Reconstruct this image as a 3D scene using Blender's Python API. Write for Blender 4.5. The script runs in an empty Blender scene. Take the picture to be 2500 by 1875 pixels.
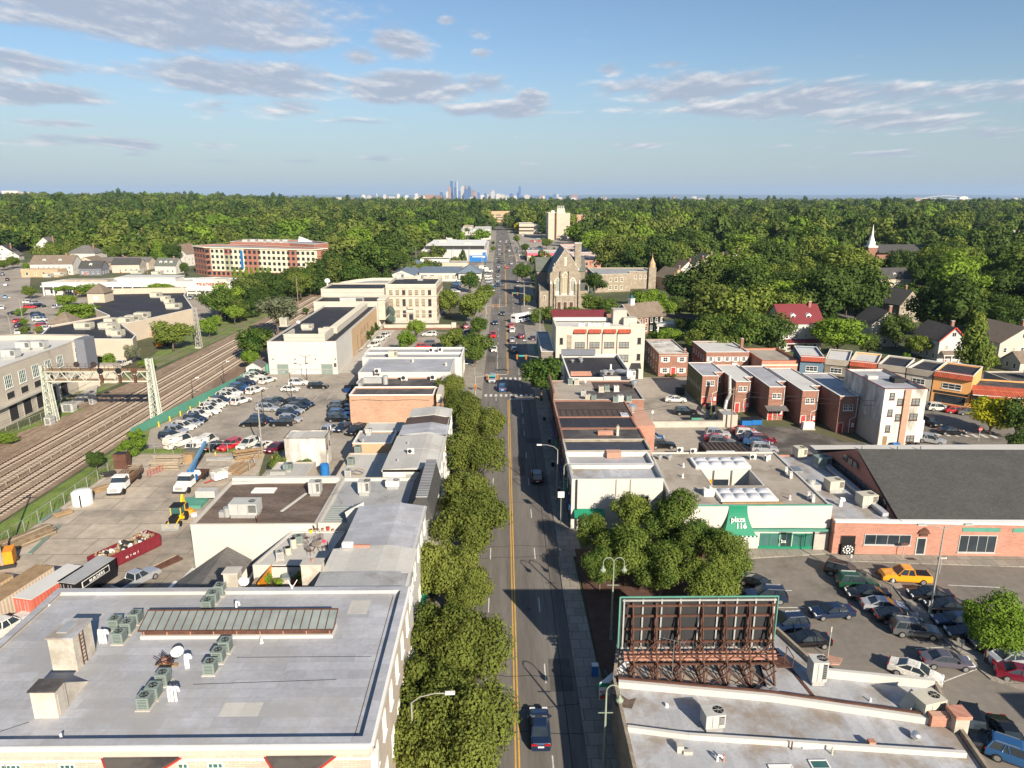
import bpy,math,random,numpy as np
from mathutils import Vector
R=math.radians;PI=math.pi
random.seed(7);rng=np.random.default_rng(7)
scene=bpy.context.scene
# ---------------------------------------------------------------- camera
H=46.0;FPX=1734.0;PITCH=math.atan(463.5/FPX);YAW=R(0.6703)
cam_d=bpy.data.cameras.new('camera');cam=bpy.data.objects.new('camera',cam_d);scene.collection.objects.link(cam)
cam.location=(0,0,H);cam.rotation_euler=(PI/2-PITCH,0,-YAW)
cam_d.sensor_width=36;cam_d.lens=FPX/2500*36;cam_d.clip_start=1;cam_d.clip_end=120000
scene.camera=cam
# ---------------------------------------------------------------- render settings, sun, exposure
scene.view_settings.view_transform='Standard';scene.view_settings.look='None'
scene.view_settings.exposure=0.78;scene.view_settings.gamma=1
cy=scene.cycles
cy.max_bounces=4;cy.diffuse_bounces=2;cy.glossy_bounces=2;cy.transmission_bounces=2;cy.transparent_max_bounces=4;cy.volume_bounces=0
cy.use_denoising=True;cy.caustics_reflective=False;cy.caustics_refractive=False
SUN_EL=27.0;SUN_AZ=154.0 # azimuth clockwise from +Y
sd=bpy.data.lights.new('sun','SUN');sd.energy=5.0;sd.angle=R(0.5);sd.color=(1,.89,.73)
sun=bpy.data.objects.new('sun',sd);scene.collection.objects.link(sun)
_s=Vector((math.sin(R(SUN_AZ))*math.cos(R(SUN_EL)),math.cos(R(SUN_AZ))*math.cos(R(SUN_EL)),math.sin(R(SUN_EL))))
sun.rotation_euler=_s.to_track_quat('Z','Y').to_euler();sun.location=(60,-60,90)
# ---------------------------------------------------------------- world: sky texture plus cloud layer
world=bpy.data.worlds.new('World');scene.world=world;world.use_nodes=True
def sky_nodes():
 nt=world.node_tree;N=nt.nodes;L=nt.links;N.clear()
 out=N.new('ShaderNodeOutputWorld');bg=N.new('ShaderNodeBackground');L.new(bg.outputs[0],out.inputs[0])
 bg.inputs[1].default_value=0.085
 sky=N.new('ShaderNodeTexSky');sky.sky_type='NISHITA';sky.sun_disc=False
 sky.sun_elevation=R(SUN_EL);sky.sun_rotation=R(SUN_AZ);sky.air_density=1.0;sky.dust_density=0.6;sky.ozone_density=2.2;sky.altitude=100
 tc=N.new('ShaderNodeTexCoord');sep=N.new('ShaderNodeSeparateXYZ');L.new(tc.outputs['Generated'],sep.inputs[0])
 def mt(op,a,b=None,c=None,clamp=False):
  n=N.new('ShaderNodeMath');n.operation=op;n.use_clamp=clamp
  for k,v in enumerate((a,b,c)):
   if v is None:continue
   if isinstance(v,(int,float)):n.inputs[k].default_value=v
   else:L.new(v,n.inputs[k])
  return n.outputs[0]
 x,y,z=sep.outputs
 a=mt('MULTIPLY',mt('ARCTAN2',x,y),57.2958) # azimuth in degrees from +Y
 e=mt('MULTIPLY',mt('ARCSINE',z),57.2958) # elevation in degrees
 ec=mt('MAXIMUM',e,0.35)
 # cloud masses (azimuth, elevation, half width, half height, weight) of the real cloud layer
 px=[(400,25,420,95,1.1),(650,85,210,38,.85),(10,160,90,38,.9),(80,230,190,32,.85),(590,192,340,52,1),(330,172,210,32,.75),(1010,212,270,42,.95),(1000,105,95,46,.95),(880,140,62,26,.75),(640,262,170,28,.85),(890,298,130,11,.5),(1230,268,180,28,.8),(1300,240,52,28,.85),
  (1090,50,32,13,.7),(1170,83,38,16,.75),(1180,130,34,15,.75),(1125,105,18,8,.55),(1495,172,40,19,.95),(1630,158,64,13,.75),(1700,215,270,48,.95),(1950,248,340,52,.95),(2190,292,210,36,.85),(2370,228,190,36,.6),(1600,262,150,18,.65),(2440,325,95,15,.75),
  (100,300,120,11,.65),(150,345,165,17,.75),(330,352,95,15,.7),(530,355,64,11,.65),(330,377,52,8,.6),(470,396,115,10,.65),(740,396,115,10,.65),(930,387,55,8,.65),(1120,360,26,8,.6),(1530,355,115,10,.6),(1900,355,42,8,.6),(2150,376,120,9,.6),(1660,377,55,7,.5),(1250,400,60,7,.5),(2050,410,90,6,.45)]
 masses=[(60,12,14,3,.9),(-60,14,12,3,.9),(95,20,20,5,.9),(-100,18,20,5,.9),(150,25,25,5,.9),(-150,22,22,5,.9)]
 cp,sp=math.cos(PITCH),math.sin(PITCH)
 for X,Y,hw,hh,wt in px: # directions of the real clouds read off the photograph
  u,v=(X-1250)/FPX,(937.5-Y)/FPX;fx,fz=cp+v*sp,v*cp-sp;az=math.degrees(math.atan2(u,fx)+YAW);n=math.sqrt(u*u+fx*fx);k=57.3/FPX/n*(1/math.sqrt(1+(fz/n)**2))
  masses.append((az,math.degrees(math.atan2(fz,n)),hw*57.3/FPX/n,hh*k,wt))
 tot=None
 for(ma,me,wa,we,wt)in masses:
  da=mt('MULTIPLY',mt('SUBTRACT',a,ma),1/wa);de=mt('MULTIPLY',mt('SUBTRACT',e,me),1/we)
  r2=mt('ADD',mt('MULTIPLY',da,da),mt('MULTIPLY',de,de))
  g=mt('MULTIPLY',mt('MULTIPLY_ADD',r2,-0.62,1.0,clamp=True),wt)
  tot=g if tot is None else mt('MAXIMUM',tot,g)
 def field(off,s=1.0):
  # stretched coordinates: clouds flatten towards the horizon
  u=mt('DIVIDE',mt('MULTIPLY',a,.26),mt('POWER',ec,.4));v=mt('MULTIPLY',mt('LOGARITHM',mt('ADD',mt('ADD',ec,off),1.2),2.718),3.1)
  cb=N.new('ShaderNodeCombineXYZ');L.new(u,cb.inputs[0]);L.new(v,cb.inputs[1])
  n=N.new('ShaderNodeTexNoise');n.inputs['Scale'].default_value=1.5*s;n.inputs['Detail'].default_value=9;n.inputs['Roughness'].default_value=.58;n.inputs['Distortion'].default_value=.15
  L.new(cb.outputs[0],n.inputs['Vector']);return n.outputs[0]
 n0=field(0);n1=field(.3)
 dens=mt('ADD',mt('MULTIPLY',tot,.8),mt('MULTIPLY',mt('SUBTRACT',n0,.5),1.9))
 def ss(v,lo,hi):
  m=N.new('ShaderNodeMapRange');m.interpolation_type='SMOOTHSTEP';L.new(v,m.inputs[0]);m.inputs[1].default_value=lo;m.inputs[2].default_value=hi;return m.outputs[0]
 alpha=ss(dens,.24,.66)
 lit=ss(mt('ADD',mt('SUBTRACT',n0,n1),mt('MULTIPLY',dens,-.16)),-.15,.11)
 def mix(f,A,B):
  m=N.new('ShaderNodeMix');m.data_type='RGBA'
  if isinstance(f,(int,float)):m.inputs[0].default_value=f
  else:L.new(f,m.inputs[0])
  for k,v in((6,A),(7,B)):
   if isinstance(v,tuple):m.inputs[k].default_value=(*v,1)
   else:L.new(v,m.inputs[k])
  return m.outputs[2]
 cl=mix(lit,(3.0,3.4,4.2),(7.0,6.75,6.5))
 # far clouds sink into the pale air near the horizon
 fade=ss(e,.2,7)
 cl=mix(mt('MULTIPLY_ADD',fade,.6,.4),(3.4,3.8,4.3),cl)
 hz=mix(ss(e,-.5,11),(4.4,4.75,4.95),sky.outputs[0])
 skyc=mix(.72,sky.outputs[0],hz)
 gain=N.new('ShaderNodeMix');gain.data_type='RGBA';gain.blend_type='MULTIPLY';gain.inputs[0].default_value=1
 L.new(skyc,gain.inputs[6]);gain.inputs[7].default_value=(.70,.755,.80,1)
 L.new(mix(mt('MULTIPLY',alpha,.9),gain.outputs[2],cl),bg.inputs[0])
sky_nodes()
# ---------------------------------------------------------------- pixel ray -> point at height z (used to read real positions off the photograph)
_cy,_sy,_cp,_sp=math.cos(YAW),math.sin(YAW),math.cos(PITCH),math.sin(PITCH)
_f=(_sy*_cp,_cy*_cp,-_sp);_r=(_cy,-_sy,0.0);_d=(-_sy*_sp,-_cy*_sp,-_cp)
T={c:(ox,oy,k/2212)for c,ox,oy,k in(('A',0,450,640),('B',620,450,640),('C',1240,450,640),('D',1860,450,640),('E',0,920,640),('F',620,920,640),('G',1240,920,640),('H',1860,920,640),
 ('I',0,1395,640),('J',620,1395,640),('K',1240,1395,640),('L',1860,1395,640),('M',380,640,480),('N',360,860,540),('O',1000,560,400),('P',1830,1360,670),('Z',0,0,2500),('X',0,0,2212),('Q',0,600,400),('W',900,420,500))}
def g(t,x,y,z=0.0):
 ox,oy,k=T[t];u=(ox+x*k-1250)/FPX;v=(oy+y*k-937.5)/FPX
 D=[_r[i]*u+_d[i]*v+_f[i]for i in range(3)];t_=(z-H)/D[2]
 return(D[0]*t_,D[1]*t_)
# ---------------------------------------------------------------- objects, tags
COL=scene.collection
def tag(o,label=None,cat=None,group=None,kind=None):
 if label:o['label']=label
 if cat:o['category']=cat
 if group:o['group']=group
 if kind:o['kind']=kind
 return o
def empty(name,loc,rz=0,**k):
 o=bpy.data.objects.new(name,None);COL.objects.link(o);o.location=loc if len(loc)==3 else(*loc,0);o.rotation_euler=(0,0,rz);o.empty_display_size=.5
 tag(o,**k);return o
def inst(name,mesh,parent=None,loc=(0,0,0),rz=0,sc=1,**k):
 o=bpy.data.objects.new(name,mesh);COL.objects.link(o);o.parent=parent;o.location=loc;o.rotation_euler=(0,0,rz)
 o.scale=(sc,sc,sc)if isinstance(sc,(int,float))else sc
 tag(o,**k);return o
def dup(root,loc,rz=None,sc=None,**k):
 r=root.copy();COL.objects.link(r);r.location=loc if len(loc)==3 else(*loc,0)
 for q in('label','group','category'):
  if q in k:r[q]=k[q]
 if rz is not None:r.rotation_euler=(0,0,rz)
 if sc is not None:r.scale=(sc,sc,sc)if isinstance(sc,(int,float))else sc
 for ch in KIDS.get(root.name,()):
  c=ch.copy();COL.objects.link(c);c.parent=r;KIDS.setdefault(r.name,[]).append(c)
  for g2 in KIDS.get(ch.name,()):
   d=g2 .copy();COL.objects.link(d);d.parent=c;KIDS.setdefault(c.name,[]).append(d)
 return r
KIDS={}
def kid(o):
 KIDS.setdefault(o.parent.name,[]).append(o);return o
ORD='first second third fourth fifth sixth seventh eighth ninth tenth eleventh twelfth thirteenth fourteenth fifteenth sixteenth seventeenth eighteenth nineteenth twentieth'.split()
def od(i):return ORD[i]if i<20 else('twenty-'+ORD[i-20]if i<29 else str(i+1)+'th')
# ---------------------------------------------------------------- materials
MATS={}
def lin(c):return tuple((v/12.92 if v<=.04045 else((v+.055)/1.055)**2.4)for v in c)
def mat(name,col,rough=.85,var=.12,scale=.35,fine=.08,metal=0,spec=.3,stain=0,stain_col=(.05,.045,.04),pat=None,psize=(1,1),pcol=None,pmort=.03,stretch=None,bump=0,rand=0,trans=0,coat=0):
 if name in MATS:return MATS[name]
 m=bpy.data.materials.new(name);MATS[name]=m;m.use_nodes=True;nt=m.node_tree;N=nt.nodes;L=nt.links
 b=N['Principled BSDF'];b.inputs['Roughness'].default_value=rough;b.inputs['Metallic'].default_value=metal
 b.inputs['Specular IOR Level'].default_value=spec
 if coat:b.inputs['Coat Weight'].default_value=coat;b.inputs['Coat Roughness'].default_value=.05
 geo=N.new('ShaderNodeNewGeometry');vec=geo.outputs['Position']
 def noise(s,v=None,d=4,ro=.6):
  n=N.new('ShaderNodeTexNoise');n.inputs['Scale'].default_value=s;n.inputs['Detail'].default_value=d;n.inputs['Roughness'].default_value=ro;L.new(v or vec,n.inputs['Vector']);return n.outputs[0]
 def rng_(v,a,b_,c,d):
  r=N.new('ShaderNodeMapRange');L.new(v,r.inputs[0]);r.inputs[1].default_value=a;r.inputs[2].default_value=b_;r.inputs[3].default_value=c;r.inputs[4].default_value=d;return r.outputs[0]
 def mul(a,v):
  r=N.new('ShaderNodeMix');r.data_type='RGBA';r.blend_type='MULTIPLY';r.inputs[0].default_value=1;L.new(a,r.inputs[6]);L.new(v,r.inputs[7]);return r.outputs[2]
 def mixc(f,a,c):
  r=N.new('ShaderNodeMix');r.data_type='RGBA';L.new(f,r.inputs[0])
  for k,v in((6,a),(7,c)):
   if isinstance(v,tuple):r.inputs[k].default_value=(*v,1)
   else:L.new(v,r.inputs[k])
  return r.outputs[2]
 rgb=N.new('ShaderNodeRGB');rgb.outputs[0].default_value=(*col,1);c=rgb.outputs[0]
 if pat:
  if pat=='wall':
   sp=N.new('ShaderNodeSeparateXYZ');L.new(vec,sp.inputs[0]);ad=N.new('ShaderNodeMath');ad.operation='ADD';L.new(sp.outputs[0],ad.inputs[0]);L.new(sp.outputs[1],ad.inputs[1])
   cb=N.new('ShaderNodeCombineXYZ');L.new(ad.outputs[0],cb.inputs[0]);L.new(sp.outputs[2],cb.inputs[1]);pv=cb.outputs[0]
  elif pat=='roofy':
   sp=N.new('ShaderNodeSeparateXYZ');L.new(vec,sp.inputs[0]);cb=N.new('ShaderNodeCombineXYZ');L.new(sp.outputs[1],cb.inputs[0]);L.new(sp.outputs[0],cb.inputs[1]);pv=cb.outputs[0]
  else:pv=vec
  br=N.new('ShaderNodeTexBrick');L.new(pv,br.inputs['Vector']);br.inputs['Scale'].default_value=1
  br.inputs['Brick Width'].default_value=psize[0];br.inputs['Row Height'].default_value=psize[1];br.inputs['Mortar Size'].default_value=pmort;br.inputs['Mortar Smooth'].default_value=.3
  pc=pcol or tuple(v*.7 for v in col)
  br.inputs['Color1'].default_value=(*[v*1.1 for v in col],1);br.inputs['Color2'].default_value=(*[v*.88 for v in col],1);br.inputs['Mortar'].default_value=(*pc,1);c=br.outputs[0]
 v2=vec
 if stretch:
  mp=N.new('ShaderNodeMapping');mp.inputs['Scale'].default_value=stretch;L.new(vec,mp.inputs[0]);v2=mp.outputs[0]
 if var:c=mul(c,rng_(noise(scale,v2),.3,.7,1-var,1+var))
 if fine:c=mul(c,rng_(noise(scale*14,v2,3),.3,.7,1-fine,1+fine))
 if stain:
  s=noise(scale*.8,v2,7,.68);c=mixc(rng_(s,.62-stain*.25,.74-stain*.2,0,.8),c,stain_col)
 if rand:
  oi=N.new('ShaderNodeObjectInfo');c=mul(c,rng_(oi.outputs['Random'],0,1,1-rand,1+rand))
 L.new(c,b.inputs['Base Color'])
 if bump:
  bp=N.new('ShaderNodeBump');bp.inputs['Strength'].default_value=bump;bp.inputs['Distance'].default_value=.05;L.new(noise(scale*10,v2),bp.inputs['Height']);L.new(bp.outputs[0],b.inputs['Normal'])
 return m
def leafmat(name,col,col2,ttint=(.35,.5,.06)):
 if name in MATS:return MATS[name]
 m=bpy.data.materials.new(name);MATS[name]=m;m.use_nodes=True;nt=m.node_tree;N=nt.nodes;L=nt.links;N.clear()
 out=N.new('ShaderNodeOutputMaterial');d=N.new('ShaderNodeBsdfDiffuse');t=N.new('ShaderNodeBsdfTranslucent');mx=N.new('ShaderNodeMixShader');mx.inputs[0].default_value=.2
 L.new(d.outputs[0],mx.inputs[1]);L.new(t.outputs[0],mx.inputs[2]);L.new(mx.outputs[0],out.inputs[0])
 oi=N.new('ShaderNodeObjectInfo');geo=N.new('ShaderNodeNewGeometry');n=N.new('ShaderNodeTexNoise');n.inputs['Scale'].default_value=.35;n.inputs['Detail'].default_value=3;L.new(geo.outputs['Position'],n.inputs['Vector'])
 ad=N.new('ShaderNodeMath');ad.operation='MULTIPLY_ADD';L.new(oi.outputs['Random'],ad.inputs[0]);ad.inputs[1].default_value=.75
 s2=N.new('ShaderNodeMath');s2 .operation='MULTIPLY_ADD';L.new(n.outputs[0],s2 .inputs[0]);s2 .inputs[1].default_value=1.2;s2 .inputs[2].default_value=-.45;L.new(s2 .outputs[0],ad.inputs[2])
 a2=N.new('ShaderNodeMath');a2 .operation='MULTIPLY_ADD';L.new(geo.outputs['Random Per Island'],a2 .inputs[0]);a2 .inputs[1].default_value=.7;L.new(ad.outputs[0],a2 .inputs[2]);a3=N.new('ShaderNodeMath');a3 .operation='SUBTRACT';L.new(a2 .outputs[0],a3 .inputs[0]);a3 .inputs[1].default_value=.35
 mc=N.new('ShaderNodeMix');mc.data_type='RGBA';mc.clamp_factor=False;L.new(a3 .outputs[0],mc.inputs[0]);mc.inputs[6].default_value=(*col,1);mc.inputs[7].default_value=(*col2,1)
 L.new(mc.outputs[2],d.inputs[0]);
 tm=N.new('ShaderNodeMix');tm.data_type='RGBA';tm.blend_type='MULTIPLY';tm.inputs[0].default_value=1;L.new(mc.outputs[2],tm.inputs[6]);tm.inputs[7].default_value=(1.5,1.6,.6,1);L.new(tm.outputs[2],t.inputs[0])
 return m
def emat(name,col,s):
 if name in MATS:return MATS[name]
 m=bpy.data.materials.new(name);MATS[name]=m;m.use_nodes=True;b=m.node_tree.nodes['Principled BSDF'];b.inputs['Base Color'].default_value=(*col,1)
 b.inputs['Emission Color'].default_value=(*col,1);b.inputs['Emission Strength'].default_value=s;return m
# ---------------------------------------------------------------- mesh builder
class MB:
 def __init__(s):s.v=[];s.f=[];s.m=[];s.ms=[]
 def mi(s,m):
  if m not in s.ms:s.ms.append(m)
  return s.ms.index(m)
 def add(s,vs,fs,m):
  o=len(s.v);s.v+=[tuple(q)for q in vs];k=s.mi(m)
  for f in fs:s.f.append(tuple(i+o for i in f));s.m.append(k)
 def box(s,x0,y0,z0,x1,y1,z1,m):
  s.add([(x0,y0,z0),(x1,y0,z0),(x1,y1,z0),(x0,y1,z0),(x0,y0,z1),(x1,y0,z1),(x1,y1,z1),(x0,y1,z1)],[(0,3,2,1),(4,5,6,7),(0,1,5,4),(1,2,6,5),(2,3,7,6),(3,0,4,7)],m)
 def rbox(s,cx,cy,z0,w,d,h,rz,m):
  c,n=math.cos(rz),math.sin(rz);P=[(cx+x*c-y*n,cy+x*n+y*c)for x,y in((-w/2,-d/2),(w/2,-d/2),(w/2,d/2),(-w/2,d/2))];s.prism(P,z0,z0+h,m)
 def prism(s,P,z0,z1,m,top=True,bot=True):
  n=len(P);vs=[(x,y,z0)for x,y in P]+[(x,y,z1)for x,y in P];fs=[(i,(i+1)%n,(i+1)%n+n,i+n)for i in range(n)]
  if top:fs.append(tuple(range(n,2*n)))
  if bot:fs.append(tuple(range(n-1,-1,-1)))
  s.add(vs,fs,m)
 def ring(s,P,t,z0,z1,m): # wall ring of thickness t inside polygon P
  Q=inset(P,t);n=len(P);vs=[(x,y,z)for z in(z0,z1)for PP in(P,Q)for x,y in PP]
  fs=[]
  for i in range(n):
   j=(i+1)%n;fs+=[(i,j,2*n+j,2*n+i),(n+j,n+i,3*n+i,3*n+j),(2*n+i,2*n+j,3*n+j,3*n+i),(i,n+i,n+j,j)]
  s.add(vs,fs,m)
 def flat(s,P,z,m):s.add([(x,y,z)for x,y in P],[tuple(range(len(P)))],m)
 def cyl(s,cx,cy,z0,z1,r,m,n=12,r2=None,cap=True):
  r2=r if r2 is None else r2;vs=[(cx+q*math.cos(2*PI*i/n),cy+q*math.sin(2*PI*i/n),z)for z,q in((z0,r),(z1,r2))for i in range(n)]
  fs=[(i,(i+1)%n,(i+1)%n+n,i+n)for i in range(n)]
  if cap:fs+=[tuple(range(n,2*n)),tuple(range(n-1,-1,-1))]
  s.add(vs,fs,m)
 def lathe(s,cx,cy,prof,m,n=14):
  vs=[(cx+r*math.cos(2*PI*i/n),cy+r*math.sin(2*PI*i/n),z)for r,z in prof for i in range(n)];fs=[]
  for k in range(len(prof)-1):fs+=[(k*n+i,k*n+(i+1)%n,(k+1)*n+(i+1)%n,(k+1)*n+i)for i in range(n)]
  fs.append(tuple(range((len(prof)-1)*n,len(prof)*n)));s.add(vs,fs,m)
 def bar(s,a,b,w,m,h=None,n=4):
  a=Vector(a);b=Vector(b);d=b-a
  if d.length<1e-6:return
  h=h or w;u=d.cross(Vector((0,0,1)));
  if u.length<1e-4:u=Vector((1,0,0))
  u.normalize();v=u.cross(d).normalized()
  if n==4:offs=[(-u*w/2-v*h/2),(u*w/2-v*h/2),(u*w/2+v*h/2),(-u*w/2+v*h/2)]
  else:offs=[u*w/2*math.cos(2*PI*i/n)+v*w/2*math.sin(2*PI*i/n)for i in range(n)]
  vs=[a+o for o in offs]+[b+o for o in offs];fs=[(i,(i+1)%n,(i+1)%n+n,i+n)for i in range(n)]+[tuple(range(n-1,-1,-1)),tuple(range(n,2*n))]
  s.add(vs,fs,m)
 def tube(s,pts,rs,m,n=8):
  if isinstance(rs,(int,float)):rs=[rs]*len(pts)
  P=[Vector(q)for q in pts];vs=[]
  for i,q in enumerate(P):
   d=(P[min(i+1,len(P)-1)]-P[max(i-1,0)]).normalized();u=d.cross(Vector((0,1,0.01)));
   if u.length<.05:u=d.cross(Vector((1,0,0)))
   u.normalize();v=d.cross(u);vs+=[q+(u*math.cos(2*PI*k/n)+v*math.sin(2*PI*k/n))*rs[i]for k in range(n)]
  fs=[]
  for i in range(len(P)-1):fs+=[(i*n+k,i*n+(k+1)%n,(i+1)*n+(k+1)%n,(i+1)*n+k)for k in range(n)]
  fs+=[tuple(range(n-1,-1,-1)),tuple(range((len(P)-1)*n,len(P)*n))];s.add(vs,fs,m)
 def mesh(s,name,org=(0,0,0),smooth=False):
  me=bpy.data.meshes.new(name);ox,oy,oz=org;me.from_pydata([(x-ox,y-oy,z-oz)for x,y,z in s.v],[],s.f)
  for m in s.ms:me.materials.append(m)
  me.polygons.foreach_set('material_index',s.m)
  if smooth:me.polygons.foreach_set('use_smooth',[True]*len(s.f))
  me.update();return me
 def obj(s,name,parent=None,world=True,smooth=False,**k):
  """world=True: vertices are world coordinates, moved to sit at the origin of the parent / their own base"""
  if parent is not None:
   org=tuple(parent.location)if(world and parent.rotation_euler[2]==0)else(0,0,0)
   o=inst(name,s.mesh(name,org,smooth),parent,**k);kid(o);return o
  if world:
   xs=[v[0]for v in s.v];ys=[v[1]for v in s.v];zs=[v[2]for v in s.v];org=((min(xs)+max(xs))/2,(min(ys)+max(ys))/2,min(zs))
   return inst(name,s.mesh(name,org,smooth),None,org,**k)
  return inst(name,s.mesh(name,(0,0,0),smooth),None,**k)
def inset(P,t):
 n=len(P);out=[]
 ar=sum(P[i][0]*P[(i+1)%n][1]-P[(i+1)%n][0]*P[i][1]for i in range(n));sg=1 if ar>0 else-1
 for i in range(n):
  a,b,c=P[i-1],P[i],P[(i+1)%n]
  d1=Vector((b[0]-a[0],b[1]-a[1])).normalized();d2=Vector((c[0]-b[0],c[1]-b[1])).normalized()
  n1=Vector((-d1 .y,d1 .x))*sg;n2=Vector((-d2 .y,d2 .x))*sg;k=n1+n2;q=k.length_squared
  k=k*(2/q)if q>.05 else n1
  out.append((b[0]+k.x*t,b[1]+k.y*t))
 return out
def rect(x0,y0,x1,y1):return[(x0,y0),(x1,y0),(x1,y1),(x0,y1)]
def sheet(name,P,z,m):
 b=MB();b.flat(P,z,m);o=b.obj(name,kind='structure');return o
# ================================================================ MATERIAL LIBRARY
class AD(dict):__getattr__=dict.__getitem__;__setattr__=dict.__setitem__
M=AD()
def mm(k,*a,**kw):M[k]=mat(k,*a,**kw)
mm('asphalt',(.165,.15,.134),.9,.24,.45,.12,stain=.45,stain_col=(.1,.092,.084),stretch=(1,.05,1));mm('asphalt_patch',(.1,.092,.085),.9,.2,.5,.15)
mm('asphalt_lot',(.2,.178,.152),.9,.12,.08,.12,stain=.3,stain_col=(.075,.068,.06))
mm('asphalt_pale',(.36,.315,.26),.9,.12,.07,.12,stain=.55,stain_col=(.15,.135,.115))
mm('asphalt_dark',(.18,.162,.14),.9,.25,.2,.2,stain=.9,stain_col=(.05,.045,.042))
mm('yard',(.43,.365,.29),.92,.12,.05,.14,stain=.6,stain_col=(.17,.15,.125),pat='xy',psize=(7,4.5),pmort=.07,pcol=(.2,.175,.145))
mm('pavement',(.29,.26,.22),.9,.1,.3,.1,pat='xy',psize=(1.6,1.5),pmort=.05,pcol=(.17,.155,.13))
mm('brick_pavement',(.3,.15,.1),.9,.15,.5,.12)
mm('pink_pavement',(.45,.27,.2),.9,.1,.5,.1,pat='xy',psize=(2,2),pmort=.05)
mm('kerb',(.36,.34,.3),.9,.08,.6)
mm('ground',(.085,.1,.045),.95,.35,.03,.25,stain=.5,stain_col=(.13,.11,.06))
mm('grass',(.14,.2,.04),.95,.35,.25,.35,stain=.45,stain_col=(.24,.19,.11))
mm('weeds',(.15,.2,.055),.95,.3,.2,.35,stain=.7,stain_col=(.2,.17,.12))
mm('ballast',(.3,.22,.155),.95,.2,.15,.3,stain=.6,stain_col=(.17,.11,.075),stretch=(1,.3,1))
mm('bed',(.1,.055,.04),.95,.3,1,.4)
mm('dirt',(.27,.2,.14),.95,.2,.3,.2)
mm('sleeper',(.43,.37,.3),.9,.15,1)
mm('gantry',(.46,.48,.41),.6,.1,1);mm('rail',(.1,.055,.035),.5,.1,1,metal=.3)
mm('paint_white',(.62,.6,.55),.7,.2,.5,.3);mm('paint_yellow',(.62,.36,.07),.7,.12,.5,.2)
mm('white_wall',(.53,.51,.47),.8,.05,.25,.03,stain=.12,stain_col=(.5,.47,.42));mm('old_white_wall',(.66,.63,.57),.85,.12,.35,.06,stain=.75,stain_col=(.22,.2,.17),stretch=(1,1,.35))
mm('cream_wall',(.49,.45,.385),.85,.07,.3,.04,stain=.15,stain_col=(.42,.37,.3));mm('limestone',(.5,.45,.37),.85,.07,.3,.05,pat='wall',psize=(1.6,.8),pmort=.02,pcol=(.46,.42,.35))
mm('grey_wall',(.47,.42,.35),.85,.08,.3,.05,stain=.15,stain_col=(.3,.27,.23));mm('beige_wall',(.5,.42,.33),.85,.06,.3,.04)
mm('tan_wall',(.47,.33,.2),.85,.08,.3,.05);mm('orange_wall',(.72,.36,.13),.8,.06,.4);mm('blue_wall',(.11,.17,.23),.8,.06,.4);mm('slate_wall',(.16,.17,.2),.8,.06,.4)
mm('red_brick',(.25,.125,.09),.9,.12,.4,.1,pat='wall',psize=(.45,.15),pmort=.012,pcol=(.4,.22,.16));mm('orange_brick',(.42,.2,.14),.9,.1,.4,.08,pat='wall',psize=(.45,.15),pmort=.012,pcol=(.5,.3,.22))
mm('pale_brick',(.52,.44,.36),.9,.08,.4,.06,pat='wall',psize=(.5,.16),pmort=.02,pcol=(.38,.32,.27));mm('tan_brick',(.47,.28,.19),.9,.1,.3,.06,pat='wall',psize=(.6,.2),pmort=.015,pcol=(.4,.26,.19))
mm('apt_red',(.36,.16,.115),.9,.08,.3,.05);mm('apt_olive',(.36,.35,.24),.9,.06,.3);mm('apt_cream',(.66,.6,.45),.9,.05,.3)
mm('stone',(.27,.225,.17),.95,.22,.7,.2,pat='wall',psize=(1.1,.45),pmort=.05,pcol=(.36,.31,.25));mm('dark_stone',(.2,.17,.14),.95,.2,.6,.2,pat='wall',psize=(.9,.4),pmort=.04,pcol=(.27,.24,.2))
mm('ivy_wall',(.1,.1,.05),.95,.3,.5,.3)
mm('silver_roof',(.37,.375,.4),.62,.17,.22,.08,pat='xy',psize=(3.2,.95),pmort=.02,pcol=(.3,.305,.33),stain=.5,stain_col=(.33,.32,.31))
mm('silver_roof_dirty',(.4,.405,.42),.6,.12,.3,.08,pat='roofy',psize=(9,.95),pmort=.03,pcol=(.36,.38,.42),stain=.62,stain_col=(.25,.2,.15))
mm('pale_roof',(.47,.455,.42),.75,.08,.2,.05,pat='xy',psize=(1.6,30),pmort=.04,pcol=(.46,.44,.41),stain=.2,stain_col=(.38,.35,.3))
mm('white_roof',(.56,.55,.52),.7,.06,.2,.04,stain=.2,stain_col=(.45,.42,.38));mm('grey_roof',(.33,.335,.34),.8,.1,.25,.06,stain=.3,stain_col=(.2,.19,.18))
mm('gravel_roof',(.36,.315,.26),.95,.1,.3,.12,stain=.45,stain_col=(.24,.2,.16));mm('brown_roof',(.135,.1,.08),.95,.3,.3,.3,stretch=(.5,1.5,1),stain=.3,stain_col=(.2,.17,.15))
mm('black_roof',(.032,.032,.038),.7,.25,.15,.12,pat='roofy',psize=(40,3),pmort=.04,pcol=(.06,.06,.065),stain=.3,stain_col=(.075,.072,.075));mm('tar_roof',(.06,.055,.055),.8,.25,.25,.2,stain=.7,stain_col=(.14,.125,.115))
mm('darkbrown_roof',(.085,.06,.05),.8,.2,.3,.12,stain=.2,stain_col=(.05,.04,.035));mm('shiny_black_roof',(.045,.048,.06),.45,.3,.6,.4)
mm('shingle_dark',(.075,.073,.07),.95,.1,.4,.22,pat='xy',psize=(.5,.22),pmort=.02,pcol=(.045,.043,.04));mm('shingle_grey',(.16,.15,.14),.95,.12,.4,.2,pat='xy',psize=(.6,.28),pmort=.03,pcol=(.1,.095,.09))
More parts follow.
